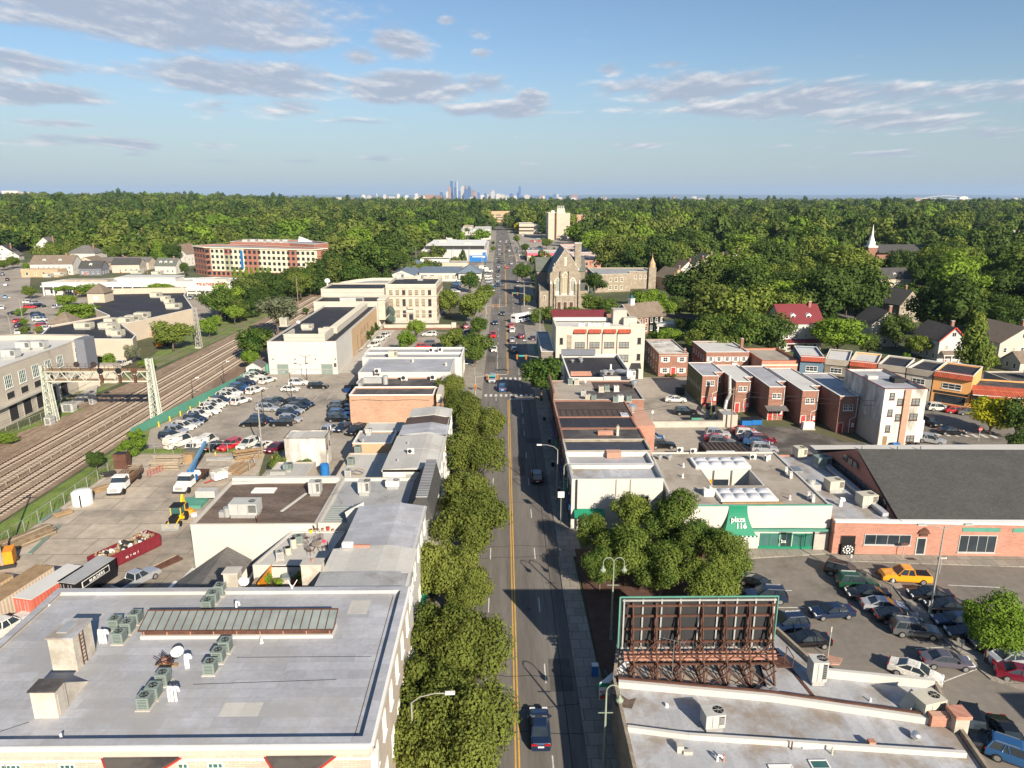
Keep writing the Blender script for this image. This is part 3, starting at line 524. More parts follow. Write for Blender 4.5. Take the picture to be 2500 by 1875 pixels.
MID=[('Z',1170,800,12,6.0,'round_green','round dark street tree at the right of the crosswalks'),('B',1290,1300,8,3.6,'round_bright','bright tree in the library car park, nearer the box building'),('B',1370,1200,8,3.4,'round_bright','bright tree in the library car park, nearer the entrance door'),
 ('B',1680,1290,8,5.4,'broad_green','flat spreading tree at the car park and street corner'),('B',1870,1330,9.5,6,'broad_green','broad spreading tree at the pavement above the white flat roofs'),('B',1900,1180,8.5,3.8,'round_green','yellowish green tree in front of the library lawn'),
 ('B',1850,980,14,7.6,'broad_green','largest tree between the library and the road'),('B',1650,960,13,6,'round_green','tree close to the right side of the library'),('B',1820,790,12,6.2,'broad_green','tree by the car dealer forecourt'),('B',1950,890,10,5.2,'round_green','tree leaning over the pavement beside the dealer forecourt'),
 ('B',1860,1420,7,3.6,'round_green','tree at the end of the white flat roofs by the signals'),('B',1160,1080,7.5,2.2,'cone_blue','pale blue spruce against the library front'),
 ('B',940,1260,4.6,2.4,'bush_dark','clipped round dark green shrub nearest the box building'),('B',985,1225,4.6,2.3,'bush_dark','clipped round dark green shrub, middle of the three'),('B',1020,1190,4.4,2.1,'bush_dark','clipped round dark green shrub nearest the library'),
 ('M',1360,540,15,8.5,'loose_grey','large half bare grey twigged tree beside the railway'),('M',1150,850,12,7,'round_green','dense tree between the railway and the white box building'),('M',1060,1070,6.5,2.8,'round_bright','bright green young tree by the green fence and shed'),
 ('M',170,760,11,7,'round_green','round tree behind the dark roofed store by the lattice mast'),('M',590,700,7.5,4.2,'round_bright','bright bushy tree right of the lattice mast'),('M',880,560,8,4.4,'round_bright','bushy bright tree at the end of the store car park'),('M',980,470,8.5,4.6,'round_green','bushy tree in the grass beyond the store car park'),
 ('M',690,640,5,2.3,'round_bright','small bushy tree beside the lattice mast'),('M',630,370,4.5,1.9,'round_green','small tree in the store car park with cars around'),('M',1690,540,3.4,1.5,'round_dark','small dark tree beside the long black roof'),
 ('A',650,1060,8.5,9.5,'broad_bright','very wide spreading tree in front of the black roofed store'),('A',560,960,6,5.5,'broad_bright','spreading tree left of the square roofed tower'),('A',760,880,6.5,7.5,'broad_bright','wide flat tree behind the square roofed tower'),('A',540,890,6,4.6,'flat_bright','flat tree in front of the long white store'),
 ('A',920,860,5,4.0,'flat_bright','small flat tree in front of the long canopy'),('A',1220,860,5,4.6,'flat_bright','flat tree behind the black roof, left of the pair'),('A',1330,880,7,6.8,'flat_bright','wide flat tree behind the black roof, right of the pair'),('A',1080,850,4,3,'flat_bright','low flat tree behind the middle of the black roof'),
 ('A',250,890,7,4.0,'round_green','bushy tree beside the side street and the long white store'),('A',900,1480,5.5,3.2,'round_bright','bright shrub tree behind the signal bridge'),('A',1110,1410,6.5,2.6,'loose_grey','thin pale tree in front of the blank store wall'),('A',1240,1500,4.6,2.8,'bush_bright','yellow green shrub beside the signal bridge tower'),
 ('A',30,670,7,4.5,'round_green','tree at the left edge by the side street'),('A',200,1150,3.5,1.6,'bush_bright','roadside shrub at the side street, middle of the hedge'),('A',320,1210,3.6,1.8,'bush_green','small shrub by the store corner car park'),
 ('E',1100,560,4.5,2.6,'bush_bright','bright shrub at the end of the green fence'),('E',1150,480,3,1.8,'bush_bright','low shrub growing through the green fence'),('E',800,680,4.2,1.8,'round_dark','dark shrub on the railway bank beside the yard'),('E',60,500,2.6,2.2,'bush_bright','low shrub at the foot of the depot'),
 ('F',200,700,4,1.8,'bush_green','shrub beside the old white block building'),('F',430,680,3,2.2,'bush_green','feathery shrub on the ground in front of the old white block'),
 ('C',120,720,13,6,'round_green','street tree between the road and the church'),('C',730,830,14,7,'round_dark','large dark tree right of the church front'),('C',720,980,10,6,'round_green','tree below the large dark tree right of the church'),('C',700,930,8,2.4,'cone_blue','blue grey conifer beside the church'),
 ('C',830,1030,10,5.5,'round_green','tree left of the brick cupola building'),('C',300,1080,7.5,5,'round_green','leafy tree at the street corner near the bus'),('C',430,1090,7,5,'round_green','tree in front of the church doors, left one'),('C',540,1080,7,4.6,'round_green','tree in front of the church doors, right one'),
 ('C',230,1120,5.5,2.8,'round_green','tree behind the bus'),('C',1180,960,11,6.5,'broad_bright','bright broad tree behind the cupola roof'),('C',1320,1030,9,5.5,'round_bright','bright tree right of the cupola roof'),('C',1080,930,8,3.2,'round_green','tree between the stone school and the cupola'),
 ('C',1540,800,10,3.4,'round_maroon','dark maroon tree in front of the gabled houses'),('C',1550,950,9,2.8,'cone_green','conifer standing right of the utility pole'),('C',1560,1040,6,3.0,'round_grey','pale flowering tree on the lawn'),
 ('C',1620,1290,9,6,'round_green','tree behind the left brick house'),('C',1370,1270,7.5,5,'round_bright','bright shrubby tree behind the brick house with red door'),('C',1240,1280,6,3.2,'round_green','tree right of the arcaded building'),('C',1800,1330,10,6,'round_green','tree behind the brick house with white shutters'),
 ('C',1480,1180,7,3.8,'round_dark','dark tree on the shaded lawn'),('C',2000,1000,21,11.5,'broad_green','huge broad tree above the brick houses'),('C',1900,800,18,9.5,'round_green','big tree at the upper left of the huge broad tree'),('C',1960,1220,16,7.5,'loose_green','tall tree with pale trunk behind the brick houses'),
 ('C',1700,790,7,2.6,'cone_dark','small dark conifer by the white houses'),
 ('D',640,1230,13,9,'broad_bright','broad pale green tree in front of the red roofed house, left of the brown gable'),('D',450,1190,11,5,'round_bright','pale green tree at the red roof eaves'),('D',110,1230,15,7.5,'round_dark','dark tree left of the red roofed house'),
 ('D',1230,1440,3.2,1.2,'bush_bright','small round bright shrub on the driveway island'),('D',1790,1300,18,5.6,'cone_green','tall ivy covered tree between the two pale gabled houses'),('D',1650,950,23,13,'broad_dark','enormous dark tree above the white gabled house with red trim'),
 ('D',1430,1000,18,9,'round_dark','dark spreading evergreen left of the enormous tree'),('D',1950,1470,5,2.6,'bush_green','shrub beside the far right garage'),('D',820,900,19,10,'broad_dark','big dark tree behind the broad pale green tree'),('D',230,1000,17,9,'broad_green','big tree above the red roofed house'),
 ('D',1330,470,19,5,'loose_grey','tall thin pine with bare trunks right of the steeple'),('D',1000,680,9,6,'broad_bright','bright low tree below the steeple church'),('D',550,680,18,6,'cone_dark','tall dark conifer left of the steeple'),
 ('H',1960,280,8.5,5.2,'broad_yellow','yellow flowering tree by the orange restaurant'),('H',2180,310,9,4.6,'round_dark','dark green tree at the right edge beside the yellow tree'),('H',2180,560,6,3.2,'round_dark','shaded tree on the island right of the stop sign'),
 ('O',1560,240,9,4.2,'round_dark','dark round tree beside the far parked cars'),('O',1850,160,11,6,'round_green','tree in the shop car park left of the tower block'),('O',1130,250,6,2.8,'round_green','street tree in front of the white flat roofed shop'),('O',1130,180,5,2.2,'round_dark','narrow street tree beyond the white shop'),
 ('O',230,340,9,4.6,'round_green','tree left of the white shop wall'),('O',370,330,8,4,'loose_bright','thin bright tree in front of the white shop wall'),('O',1440,120,9,4.2,'round_green','roadside tree near the far bend'),('O',1590,920,6,2.6,'round_green','tree in the shade of the church'),
 ('O',780,30,10,5,'round_dark','tree in front of the far white shops'),('W',1600,590,13,6,'round_yellow','yellow green tree in front of the office block left of the tower'),('W',1060,620,9,5,'round_green','rounded tree in front of the far gridded office'),
 ('A',1340,540,17,7.6,'cone_bright','very large bright green tree left of the brick apartments'),('A',1550,700,9,3.4,'round_dark','dark tree in front of the small white cottage'),('B',680,530,16,6,'round_green','tree at the end of the brick apartments'),('A',100,640,9,5,'round_green','tree before the white gabled house at the far left'),('A',600,640,12,6,'round_bright','bright tree between the twin chimney house and the hipped roof house'),('A',480,560,18,9,'broad_green','big tree behind the twin chimney house'),('A',950,560,15,8,'broad_green','broad tree behind the hipped roof house'),
 ('A',700,500,20,11,'broad_green','very big tree high above the hipped roof house'),('A',330,590,8,4,'round_maroon','reddish tree left of the twin chimney house'),('A',900,330,24,15,'broad_green','widest crown in the wood at the upper left'),('A',1180,640,8,5,'round_bright','bright tree right of the square red brick flats'),('A',1120,540,13,7,'round_green','tree above the square red brick flats'),('A',230,690,7,4,'round_bright','bright tree by the side street near the long store'),
 ('A',600,690,6,3,'round_green','small tree behind the twin gabled brown roof'),('A',1450,560,17,8,'round_dark','dark tree left of the apartment roof'),('A',170,1060,4,2.4,'bush_bright','roadside shrub at the side street, upper end of the hedge'),('A',215,1220,4,2.4,'bush_green','roadside shrub at the side street, lower end of the hedge'),('D',1150,1200,12,6,'round_dark','dark tree between the stone gable and the white gabled house'),
 ('D',1330,1330,8,4.5,'round_green','tree left of the white gabled house driveway'),('D',2060,1150,15,8,'broad_dark','dark tree above the cream gabled house at the right edge'),('D',1230,640,17,9,'round_dark','dark tree in front of the long slate roof'),('C',1700,1160,12,7,'broad_green','tree in the middle of the shaded lawns'),('D',900,1330,8,4,'round_dark','small dark tree below the brown gable')]
for t,x,y,h,r,k,lab in MID:tz(t,x,y,h,r,k,lab)
for i in range(7):
 X,Y=g('A',1985+48*i,800+4*(i%2));tree(X,Y,7.5,1.5,'cone_bright','mid','narrow clipped conifer, %s from the left in the row before the apartments'%od(i),'row of narrow conifers before the apartments')
# ---- woodland: the nearest trees one by one, the rest as one mass
EXC=[] # rectangles (x0,y0,x1,y1) kept clear
def clear(*r):EXC.append(r)
for r in((-14,0,14,950),(-120,40,-62,300),(-108,300,-62,330),(-62,0,-8,300),(8,0,80,205),(8,205,62,262),(60,236,75,262),(80,110,160,208),(-62,300,-8,500),(-58,500,-8,660),(-60,690,-8,950),(8,262,50,345),(44,320,80,380),(14,420,62,600),(14,600,50,840),
   (40,735,78,815),(12,835,45,925),(80,1040,182,1105),(75,335,96,378),(94,365,108,405),(104,395,146,445),(112,210,130,238),(140,240,158,275),(74,195,106,232),(120,150,165,215),(180,325,200,360),(192,930,215,990),(255,450,300,530),(480,690,560,770),
   (-345,200,-108,372),(-215,372,-84,445),(-205,395,-90,480),(-300,372,-190,462),(-378,470,-330,560),(-305,462,-250,525),(-232,455,-200,500),(-350,630,-328,682),(-570,760,-530,810),(-375,810,-352,858),(-265,1120,-238,1195),(-32,1150,16,1260)):clear(*r)
VIEW=[(97,387,7,70),(107,398,7,75),(116,414,7,80),(126,424,7,85),(137,431,8,90),(262,511,9,150),(280,514,16,130),(190,350,9,75),(84,357,8,45),(147,262,7,40),(119,222,7,25),(60,345,16,50),(520,755,26,170),(-338,672,9,110),(-363,845,9,120),(134,1095,44,260),(58,775,14,240),(-7,1240,20,260),(52,447,9,75),(52,520,9,60),(32,530,16,70),(200,975,12,170)]
def rotated_clear(x,y):
 # side street corridor at the left
 dx,dy=x+157,y-234;t=dx*(-.535)+dy*.845;s=dx*.845+dy*.535
 return-40<s<2 and-20<t<420
def free(x,y,r=3):
 for a,b_,c,d in EXC:
  if a-r<x<c+r and b_-r<y<d+r:return False
 for vx,vy,w,dp in VIEW:
  L=math.hypot(vx,vy);t=(x*vx+y*vy)/L;s=abs(x*vy-y*vx)/L
  if L-dp<t<L+8 and s<w*t/L+3:return False
 return not rotated_clear(x,y)
def woodland():
 q=np.random.default_rng(11);pts=[]
 def band(y0,y1,sp,smin,smax):
  y=y0
  while y<y1:
   w=y*.80+25;x=-w
   while x<w:
    X=x+q.uniform(-.45,.45)*sp;Y=y+q.uniform(-.45,.45)*sp
    if free(X,Y,2.5)and not(abs(X-(-.006*Y))<9 and Y<960):pts.append((X,Y,smin*.8+(smax*1.15-smin*.8)*q.random()**1.8))
    x+=sp
   y+=sp*.9
 band(205,520,12.5,1.25,2.45);band(520,1000,15,1.5,2.7);band(1000,1900,19,1.8,3.0);band(1900,3700,25,2.1,3.2)
 pts=[p_ for p_ in pts if all((p_[0]-t[0])**2+(p_[1]-t[1])**2>(t[2]*.55)**2 for t in TREES)]
 # the row of trees by the railway
 for i in range(26):
  y=262+9.5*i;pts.append((-97+.0016*(y-262)**2*.6+q.uniform(-3,3),y,q.uniform(1.0,1.5)))
 for i in range(22):y=262+10*i;pts.append((-106+.0009*(y-262)**2+q.uniform(-3,3),y,q.uniform(1.2,1.7)))
 for i in range(16):y=330+10*i;pts.append((-62+.0016*(y-330)**2+q.uniform(-2,2),y,q.uniform(.8,1.1)))
 pts.sort(key=lambda p_:math.hypot(p_[0],p_[1])/p_[2]**.5)
 kinds=[('round_green','rounded mid green'),('broad_green','broad mid green'),('round_dark','rounded dark green'),('broad_wood','broad olive green'),('cone_dark','tall dark conical'),('broad_dark','wide dark'),('round_bright','bright green'),('loose_green','loose open crowned'),('round_wood','olive green')]
 LM=[(-45,275,'the limestone library'),(-157,440,'the brick apartment block'),(60,800,'the pale tower block'),(27,300,'the stone church'),(60,310,'the stone school'),(47,252,'the cupola building'),(88,215,'the red roofed house'),(126,200,'the white house with red trim'),(140,192,'the pale house at the right edge'),
  (298,560,'the white steeple'),(190,348,'the dark roofed dormer house'),(-150,345,'the long white store'),(-215,380,'the white houses by the side street'),(105,330,'the row of gabled houses'),(-40,580,'the white flat roofed shop'),(520,745,'the far pale building at the right'),(-95,330,'the railway bank'),(-300,440,'the side street corner at the left')]
 cnt={}
 nind=300-len(TREES)+14
 qs=random.Random(3)
 for i,(X,Y,s)in enumerate(pts[:nind]):
  k,dsc=kinds[int(qs.random()*len(kinds))]
  if k[:4]=='cone':s*=.9
  lx,ly,ln=min(LM,key=lambda l:(l[0]-X)**2+(l[1]-Y)**2)
  side=('behind' if Y-ly>abs(X-lx)else'in front of' if ly-Y>abs(X-lx)else'left of' if X<lx else'right of')
  key=(dsc,side,ln);n=cnt.get(key,0);cnt[key]=n+1
  lab='%s tree %s %s'%(dsc,side,ln)if n==0 else'%s tree %s %s, %s nearest'%(dsc,side,ln,od(n))
  tree(X,Y,9.3*s,5.2*s*qs.uniform(.9,1.12),k,'mid',lab,'woodland trees among the houses')
 rest=pts[nind:]
 # one mass: points that carry far tree shapes through geometry nodes
 protos=[]
 pk=[('round_wood',0),('broad_wood',1),('round_green',2),('broad_dark',0),('broad_wood',2),('cone_dark',1),('round_bright',1),('broad_green',0)]
 for j,(k,v)in enumerate(pk):
  V,m,C,RR=crown_data(900+j*7,4.5,1.2 if k[:4]!='cone' else.8,9.6 if k[:4]!='cone' else 11,1000,.9,18,'cone' if k[:4]=='cone' else'round')
  me=quads_mesh('crown',V,m,LEAF[k.split('_')[1]]);X,Y,s=rest[j*40+5]
  protos.append(inst('tree',me,None,(X,Y,0),0,s,label='%s tree standing out of the wood, %s seed tree'%(k.split('_')[1],od(j)),cat='tree',group='distant wood trees'))
 P=np.array(rest);me=bpy.data.meshes.new('woodland');me.from_pydata([(a,b_,terrain_z(a,b_)-.3)for a,b_,c in rest],[],[])
 for nm,tp,vals in(('sc','FLOAT',P[:,2]),('sz','FLOAT',P[:,2]*q.uniform(.7,1.25,len(P))),('rt','FLOAT',q.uniform(0,6.28,len(P))),('ix','INT',q.integers(0,len(pk),len(P)))):
  at=me.attributes.new(nm,tp,'POINT');at.data.foreach_set('value',vals.astype(np.float32 if tp=='FLOAT' else np.int32))
 o=inst('woodland',me,kind='stuff',label='deep green wood of broad crowned trees reaching towards the city',cat='woodland')
 ng=bpy.data.node_groups.new('wood','GeometryNodeTree');ng.interface.new_socket('Geometry',in_out='INPUT',socket_type='NodeSocketGeometry');ng.interface.new_socket('Geometry',in_out='OUTPUT',socket_type='NodeSocketGeometry')
 N=ng.nodes;L=ng.links;gi=N.new('NodeGroupInput');go=N.new('NodeGroupOutput');ip=N.new('GeometryNodeInstanceOnPoints');jn=N.new('GeometryNodeJoinGeometry')
 for pr in reversed(protos):
  oi=N.new('GeometryNodeObjectInfo');oi.inputs['Object'].default_value=pr;oi.inputs['As Instance'].default_value=True;L.new(oi.outputs['Geometry'],jn.inputs[0])
 def na(nm,dt):
  a=N.new('GeometryNodeInputNamedAttribute');a.data_type=dt;a.inputs['Name'].default_value=nm;return a.outputs['Attribute']
 cx=N.new('ShaderNodeCombineXYZ');L.new(na('rt','FLOAT'),cx.inputs[2]);L.new(gi.outputs[0],ip.inputs['Points']);L.new(jn.outputs[0],ip.inputs['Instance']);ip.inputs['Pick Instance'].default_value=True
 L.new(na('ix','INT'),ip.inputs['Instance Index']);L.new(cx.outputs[0],ip.inputs['Rotation']);cs=N.new('ShaderNodeCombineXYZ');L.new(na('sc','FLOAT'),cs.inputs[0]);L.new(na('sc','FLOAT'),cs.inputs[1]);L.new(na('sz','FLOAT'),cs.inputs[2]);L.new(cs.outputs[0],ip.inputs['Scale']);L.new(ip.outputs[0],go.inputs[0])
 md=o.modifiers.new('wood','NODES');md.node_group=ng
 print('woodland points',len(rest),'individual',nind)
woodland()
# ================================================================ BUILDING KIT
WM={}
def win_mesh(w,h,fr='white',gl='glass',nx=1,ny=2,fw=.09,sill=True,deep=.07):
 k=('w',w,h,fr,gl,nx,ny,fw,sill)
 if k in WM:return WM[k]
 b=MB();F=M[fr];d=deep
 b.box(-w/2,-.012,0,w/2,.02,h,M[gl])
 b.box(-w/2,-d,0,-w/2+fw,0,h,F);b.box(w/2-fw,-d,0,w/2,0,h,F);b.box(-w/2+fw,-d,h-fw,w/2-fw,0,h,F);b.box(-w/2+fw,-d,0,w/2-fw,0,fw,F)
 t=fw*.6
 for i in range(1,nx):x=-w/2+w*i/nx;b.box(x-t/2,-d*.8,fw,x+t/2,0,h-fw,F)
 for j in range(1,ny):z=h*j/ny;b.box(-w/2+fw,-d*.7,z-t/2,w/2-fw,0,z+t/2,F)
 if sill:b.box(-w/2-.08,-d-.08,-.1,w/2+.08,0,-.002,F)
 WM[k]=b.mesh('window');return WM[k]
def door_mesh(w,h,m,glass=False):
 k=('d',w,h,m,glass)
 if k in WM:return WM[k]
 b=MB();b.box(-w/2-.1,-.05,0,-w/2,0,h+.1,M.white);b.box(w/2,-.05,0,w/2+.1,0,h+.1,M.white);b.box(-w/2,-.05,h,w/2,0,h+.1,M.white);b.box(-w/2,-.03,0,w/2,0,h,M[m])
 if glass:b.box(-w/2+.15,-.04,h*.3,w/2-.15,-.028,h-.2,M.glass)
 b.box(w/2-.2,-.09,h*.45,w/2-.12,-.03,h*.5,M.metal);WM[k]=b.mesh('door');return WM[k]
def plainroof(P,z,m,b):b.prism(P,z-.12,z,m)
class Bld:
 def __init__(s,name,label,P,h,wall,roof,par=.45,cope=None,cw=.32,ch=.08,z0=0,group=None,cat='building',t=.28,rb=True):
  if len(P)==4 and not isinstance(P[0],(tuple,list)):P=rect(*P)
  n=len(P)
  if sum(P[i][0]*P[(i+1)%n][1]-P[(i+1)%n][0]*P[i][1]for i in range(n))<0:P=P[::-1]
  s.P=P;s.h=h;s.z0=z0;s.par=par
  cx=sum(p[0]for p in P)/n;cy_=sum(p[1]for p in P)/n
  s.root=empty(name,(cx,cy_,z0),label=label,cat=cat,group=group)
  b=MB();b.ring(P,t,z0,h,M[wall]);s.wall=b.obj('wall',s.root)
  if roof:b=MB();b.prism(inset(P,t-.01),h-par-.15,h-par,M[roof]);s.roof=b.obj('roof',s.root)
  if cope:b=MB();b.ring(inset(P,-.06),cw,h+.002,h+.002+ch,M[cope]);b.obj('coping',s.root)
 def w2(s,e,t,off=0):
  a=Vector((*s.P[e],0));c=Vector((*s.P[(e+1)%len(s.P)],0));d=(c-a);L=d.length;u=d/L;nrm=Vector((u.y,-u.x,0));return a+u*t+nrm*off,L,u,nrm
 def put(s,name,mesh,e,t,z,off=0,label=None):
  p,L,u,nr=s.w2(e,t,off);ox,oy,oz=s.root.location
  o=inst(name,mesh,s.root,(p.x-ox,p.y-oy,z-oz),math.atan2(u.y,u.x));kid(o)
  if label:o['label']=label
  return o
 def wins(s,e,n,z,w,h,m0=1,m1=1,fr='white',gl='glass',nx=1,ny=2,sill=True,fw=.09):
  L=s.w2(e,0)[1];zz=z if isinstance(z,(list,tuple))else[z]
  for z_ in zz:
   for i in range(n):
    t=m0+(L-m0-m1)*(i+.5)/n;g2='blind' if gl=='glass' and hash_(str(t)+str(z_))%4==0 else gl;s.put('window',win_mesh(w,h,fr,g2,nx,ny,fw,sill),e,t,z_)
  return s
 def door(s,e,t,w,h,m='red',z=None,glass=False):s.put('door',door_mesh(w,h,m,glass),e,t,s.z0 if z is None else z);return s
 def band(s,e,z0,z1,m,out=.08,name='cornice',t0=0,t1=None):
  b=MB();p,L,u,nr=s.w2(e,0);t1=L if t1 is None else t1;a=p+u*t0;c=p+u*t1
  P=[(a.x,a.y),(a.x+nr.x*out,a.y+nr.y*out),(c.x+nr.x*out,c.y+nr.y*out),(c.x,c.y)];b.prism(P[::-1]if 1 else P,z0,z1,M[m]);b.obj(name,s.root);return s
 def part(s,name,fn,smooth=False,**k):b=MB();fn(b);o=b.obj(name,s.root,smooth=smooth,**k);return o
 def box(s,name,x0,y0,z0,x1,y1,z1,m):return s.part(name,lambda b:b.box(x0,y0,z0,x1,y1,z1,M[m]))
def gable_on(B,x0,y0,x1,y1,z,zr,axis,m,wallm=None,oh=.35,th=.14,name='roof'):
 """pitched roof over a rectangle; ridge along 'x' or 'y'"""
 b=MB();mt=M[m]
 if axis=='y':
  xm=(x0+x1)/2;s=(zr-z)/(xm-x0);e=oh*s
  for sg,xe in((-1,x0-oh),(1,x1+oh)):
   A=[(xe,y0-oh,z-e),(xm,y0-oh,zr),(xm,y1+oh,zr),(xe,y1+oh,z-e)]
   b.add(A+[(q[0],q[1],q[2]+th)for q in A],[(0,3,2,1),(4,5,6,7),(0,1,5,4),(1,2,6,5),(2,3,7,6),(3,0,4,7)]if sg<0 else[(0,1,2,3),(4,7,6,5),(0,4,5,1),(1,5,6,2),(2,6,7,3),(3,7,4,0)],mt)
  if wallm:
   for yy,y2 in((y0,y0+.25),(y1-.25,y1)):g_=MB();g_.add([(x0,yy,z),(x1,yy,z),(xm,yy,zr),(x0,y2,z),(x1,y2,z),(xm,y2,zr)],[(0,1,2),(3,5,4),(0,3,4,1),(1,4,5,2),(2,5,3,0)],M[wallm]);g_.obj('gable',B.root)
 else:
  ym=(y0+y1)/2;s=(zr-z)/(ym-y0);e=oh*s
  for sg,ye in((-1,y0-oh),(1,y1+oh)):
   A=[(x0-oh,ye,z-e),(x1+oh,ye,z-e),(x1+oh,ym,zr),(x0-oh,ym,zr)]
   b.add(A+[(q[0],q[1],q[2]+th)for q in A],[(0,3,2,1),(4,5,6,7),(0,1,5,4),(1,2,6,5),(2,3,7,6),(3,0,4,7)]if sg<0 else[(0,1,2,3),(4,7,6,5),(0,4,5,1),(1,5,6,2),(2,6,7,3),(3,7,4,0)],mt)
  if wallm:
   for xx,x2 in((x0,x0+.25),(x1-.25,x1)):g_=MB();g_.add([(xx,y0,z),(xx,y1,z),(xx,ym,zr),(x2,y0,z),(x2,y1,z),(x2,ym,zr)],[(0,2,1),(3,4,5),(0,1,4,3),(1,2,5,4),(2,0,3,5)],M[wallm]);g_.obj('gable',B.root)
 return b.obj(name,B.root)
def hip_on(B,x0,y0,x1,y1,z,zr,m,oh=.5,name='roof'):
 b=MB();x0-=oh;y0-=oh;x1+=oh;y1+=oh;w,d=x1-x0,y1-y0
 if w>=d:R0=(x0+d/2,(y0+y1)/2,zr);R1=(x1-d/2,(y0+y1)/2,zr);F=[(0,1,5,4),(1,2,5),(2,3,4,5),(3,0,4)]
 else:R0=((x0+x1)/2,y0+w/2,zr);R1=((x0+x1)/2,y1-w/2,zr);F=[(0,1,4),(1,2,5,4),(2,3,5),(3,0,4,5)]
 b.add([(x0,y0,z),(x1,y0,z),(x1,y1,z),(x0,y1,z),R0,R1],F+[(3,2,1,0)],M[m]);return b.obj(name,B.root)
# ---- detached houses, built in their own frame so that they can be turned
def house(label,x,y,w,d,h,rz=0,wall='white_wall',roof='shingle_grey',kind='gy',pitch=.75,chim=True,win='white',trim=None,porch=None,name='house',dormers=0,group='houses among the trees',z0=0):
 s=Bld(name,label,rect(-w/2,-d/2,w/2,d/2),h,wall,None,group=group,cat='house',t=.2)
 s.root.location=(0,0,0)
 for k,mx in((0,w),(1,d)):
  n=max(2,int(mx/2.8));s.wins(k,n,[z for z in([.9,3.6]if h>5 else[.9])],.95,1.4,.5,.5,fr=win);s.wins(k+2,n,[.9]+([3.6]if h>5 else[]),.95,1.4,.5,.5,fr=win)
 s.door(0,w*.3,1,2.1,'red')
 rise=pitch*(w if kind in('gy',)else d)/2
 if kind=='gy':gable_on(s,-w/2,-d/2,w/2,d/2,h,h+rise,'y',roof,wall)
 elif kind=='gx':gable_on(s,-w/2,-d/2,w/2,d/2,h,h+rise,'x',roof,wall)
 else:hip_on(s,-w/2,-d/2,w/2,d/2,h-.05,h+pitch*min(w,d)/2,roof)
 if kind=='gy':
  b=MB();b.box(-.5,-d/2-.05,h+rise*.3,.5,-d/2+.02,h+rise*.3+1.1,M.glass);b.box(-.6,-d/2-.07,h+rise*.3-.12,.6,-d/2,h+rise*.3,M.white);b.box(-.03,-d/2-.07,h+rise*.3,.03,-d/2,h+rise*.3+1.1,M.white);b.obj('attic_window',s.root)
  if trim:
   b=MB()
   for sg in(-1,1):b.bar((sg*(w/2+.35),-d/2-.4,h-.35*pitch+.05),(0,-d/2-.4,h+rise+.06),.08,M[trim],h=.34)
   b.obj('bargeboard',s.root)
 for k in range(dormers):
  xx=(-w/2+w*(k+.5)/dormers)*.75;b=MB();zz=h+rise*.15;b.box(xx-.7,-d*.36,zz,xx+.7,-d*.05,zz+1.25,M.white);b.box(xx-.45,-d*.36-.04,zz+.2,xx+.45,-d*.36,zz+1.1,M.glass)
  b.add([(xx-.9,-d*.38,zz+1.25),(xx+.9,-d*.38,zz+1.25),(xx,-d*.38,zz+2),(xx-.9,0,zz+1.25),(xx+.9,0,zz+1.25),(xx,0,zz+2)],[(0,1,2),(1,4,5,2),(0,2,5,3),(3,5,4),(0,3,4,1)],M.white);b.obj('dormer',s.root)
 if chim:b=MB();zt=h+max(rise,2)+.9;b.box(w*.28,-d*.1,h*.3,w*.28+.8,-d*.1+.7,zt,M.red_brick);b.box(w*.28-.07,-d*.1-.07,zt,w*.28+.87,-d*.1+.77,zt+.15,M.concrete);b.obj('chimney',s.root)
 if porch:
  b=MB();b.box(-w*.42,-d/2-1.9,0,w*.42,-d/2,.4,M.concrete);b.add([(-w*.45,-d/2-2.2,2.6),(w*.45,-d/2-2.2,2.6),(w*.4,-d/2,3.5),(-w*.4,-d/2,3.5)],[(0,1,2,3)],M[roof])
  b.box(-w*.45,-d/2-2.2,2.4,w*.45,-d/2-2.0,2.6,M.white)
  for k in range(4):xx=-w*.4+w*.8*k/3;b.box(xx-.08,-d/2-2.1,.4,xx+.08,-d/2-1.95,2.45,M.white)
  b.obj('porch',s.root)
 s.root.location=(x,y,z0);s.root.rotation_euler=(0,0,rz);return s
# ---- things that stand on roofs
def prot(fn,*a):
 k=(fn,)+a
 if k not in WM:WM[k]=fn(*a)
 return WM[k]
def _cond(m):
 b=MB();b.box(-.4,-.4,.1,.4,.4,.92,M[m]);b.box(-.43,-.43,.92,.43,.43,.97,M[m])
 for k in range(6):z=.2+.12*k;b.box(-.408,-.3,z,.408,.3,z+.03,M.dark);b.box(-.3,-.408,z,.3,.408,z+.03,M.dark)
 body=b.mesh('body');b=MB();b.cyl(0,0,.972,.985,.3,M.black,16)
 for k in range(8):a=PI*k/4;b.bar((0,0,1.0),(.33*math.cos(a),.33*math.sin(a),1.0),.02,M[m])
 b.cyl(0,0,.97,1.03,.08,M.dark,8);fan=b.mesh('fan');b=MB();b.box(-.5,-.5,0,.5,.5,.1,M.concrete);return(('body',body),('fan',fan),('base',b.mesh('base')))
def roofthing(name,parts,x,y,z,rz,label,cat,group=None,sc=1):
 r=empty(name,(x,y,z),rz,label=label,cat=cat,group=group)
 for n,me in parts:kid(inst(n,me,r,sc=sc))
 return r
def condenser(x,y,z,label,m='unit_green',rz=0,sc=1,group=None):return roofthing('condenser',prot(_cond,m),x,y,z,rz,label,'air conditioner',group,sc)
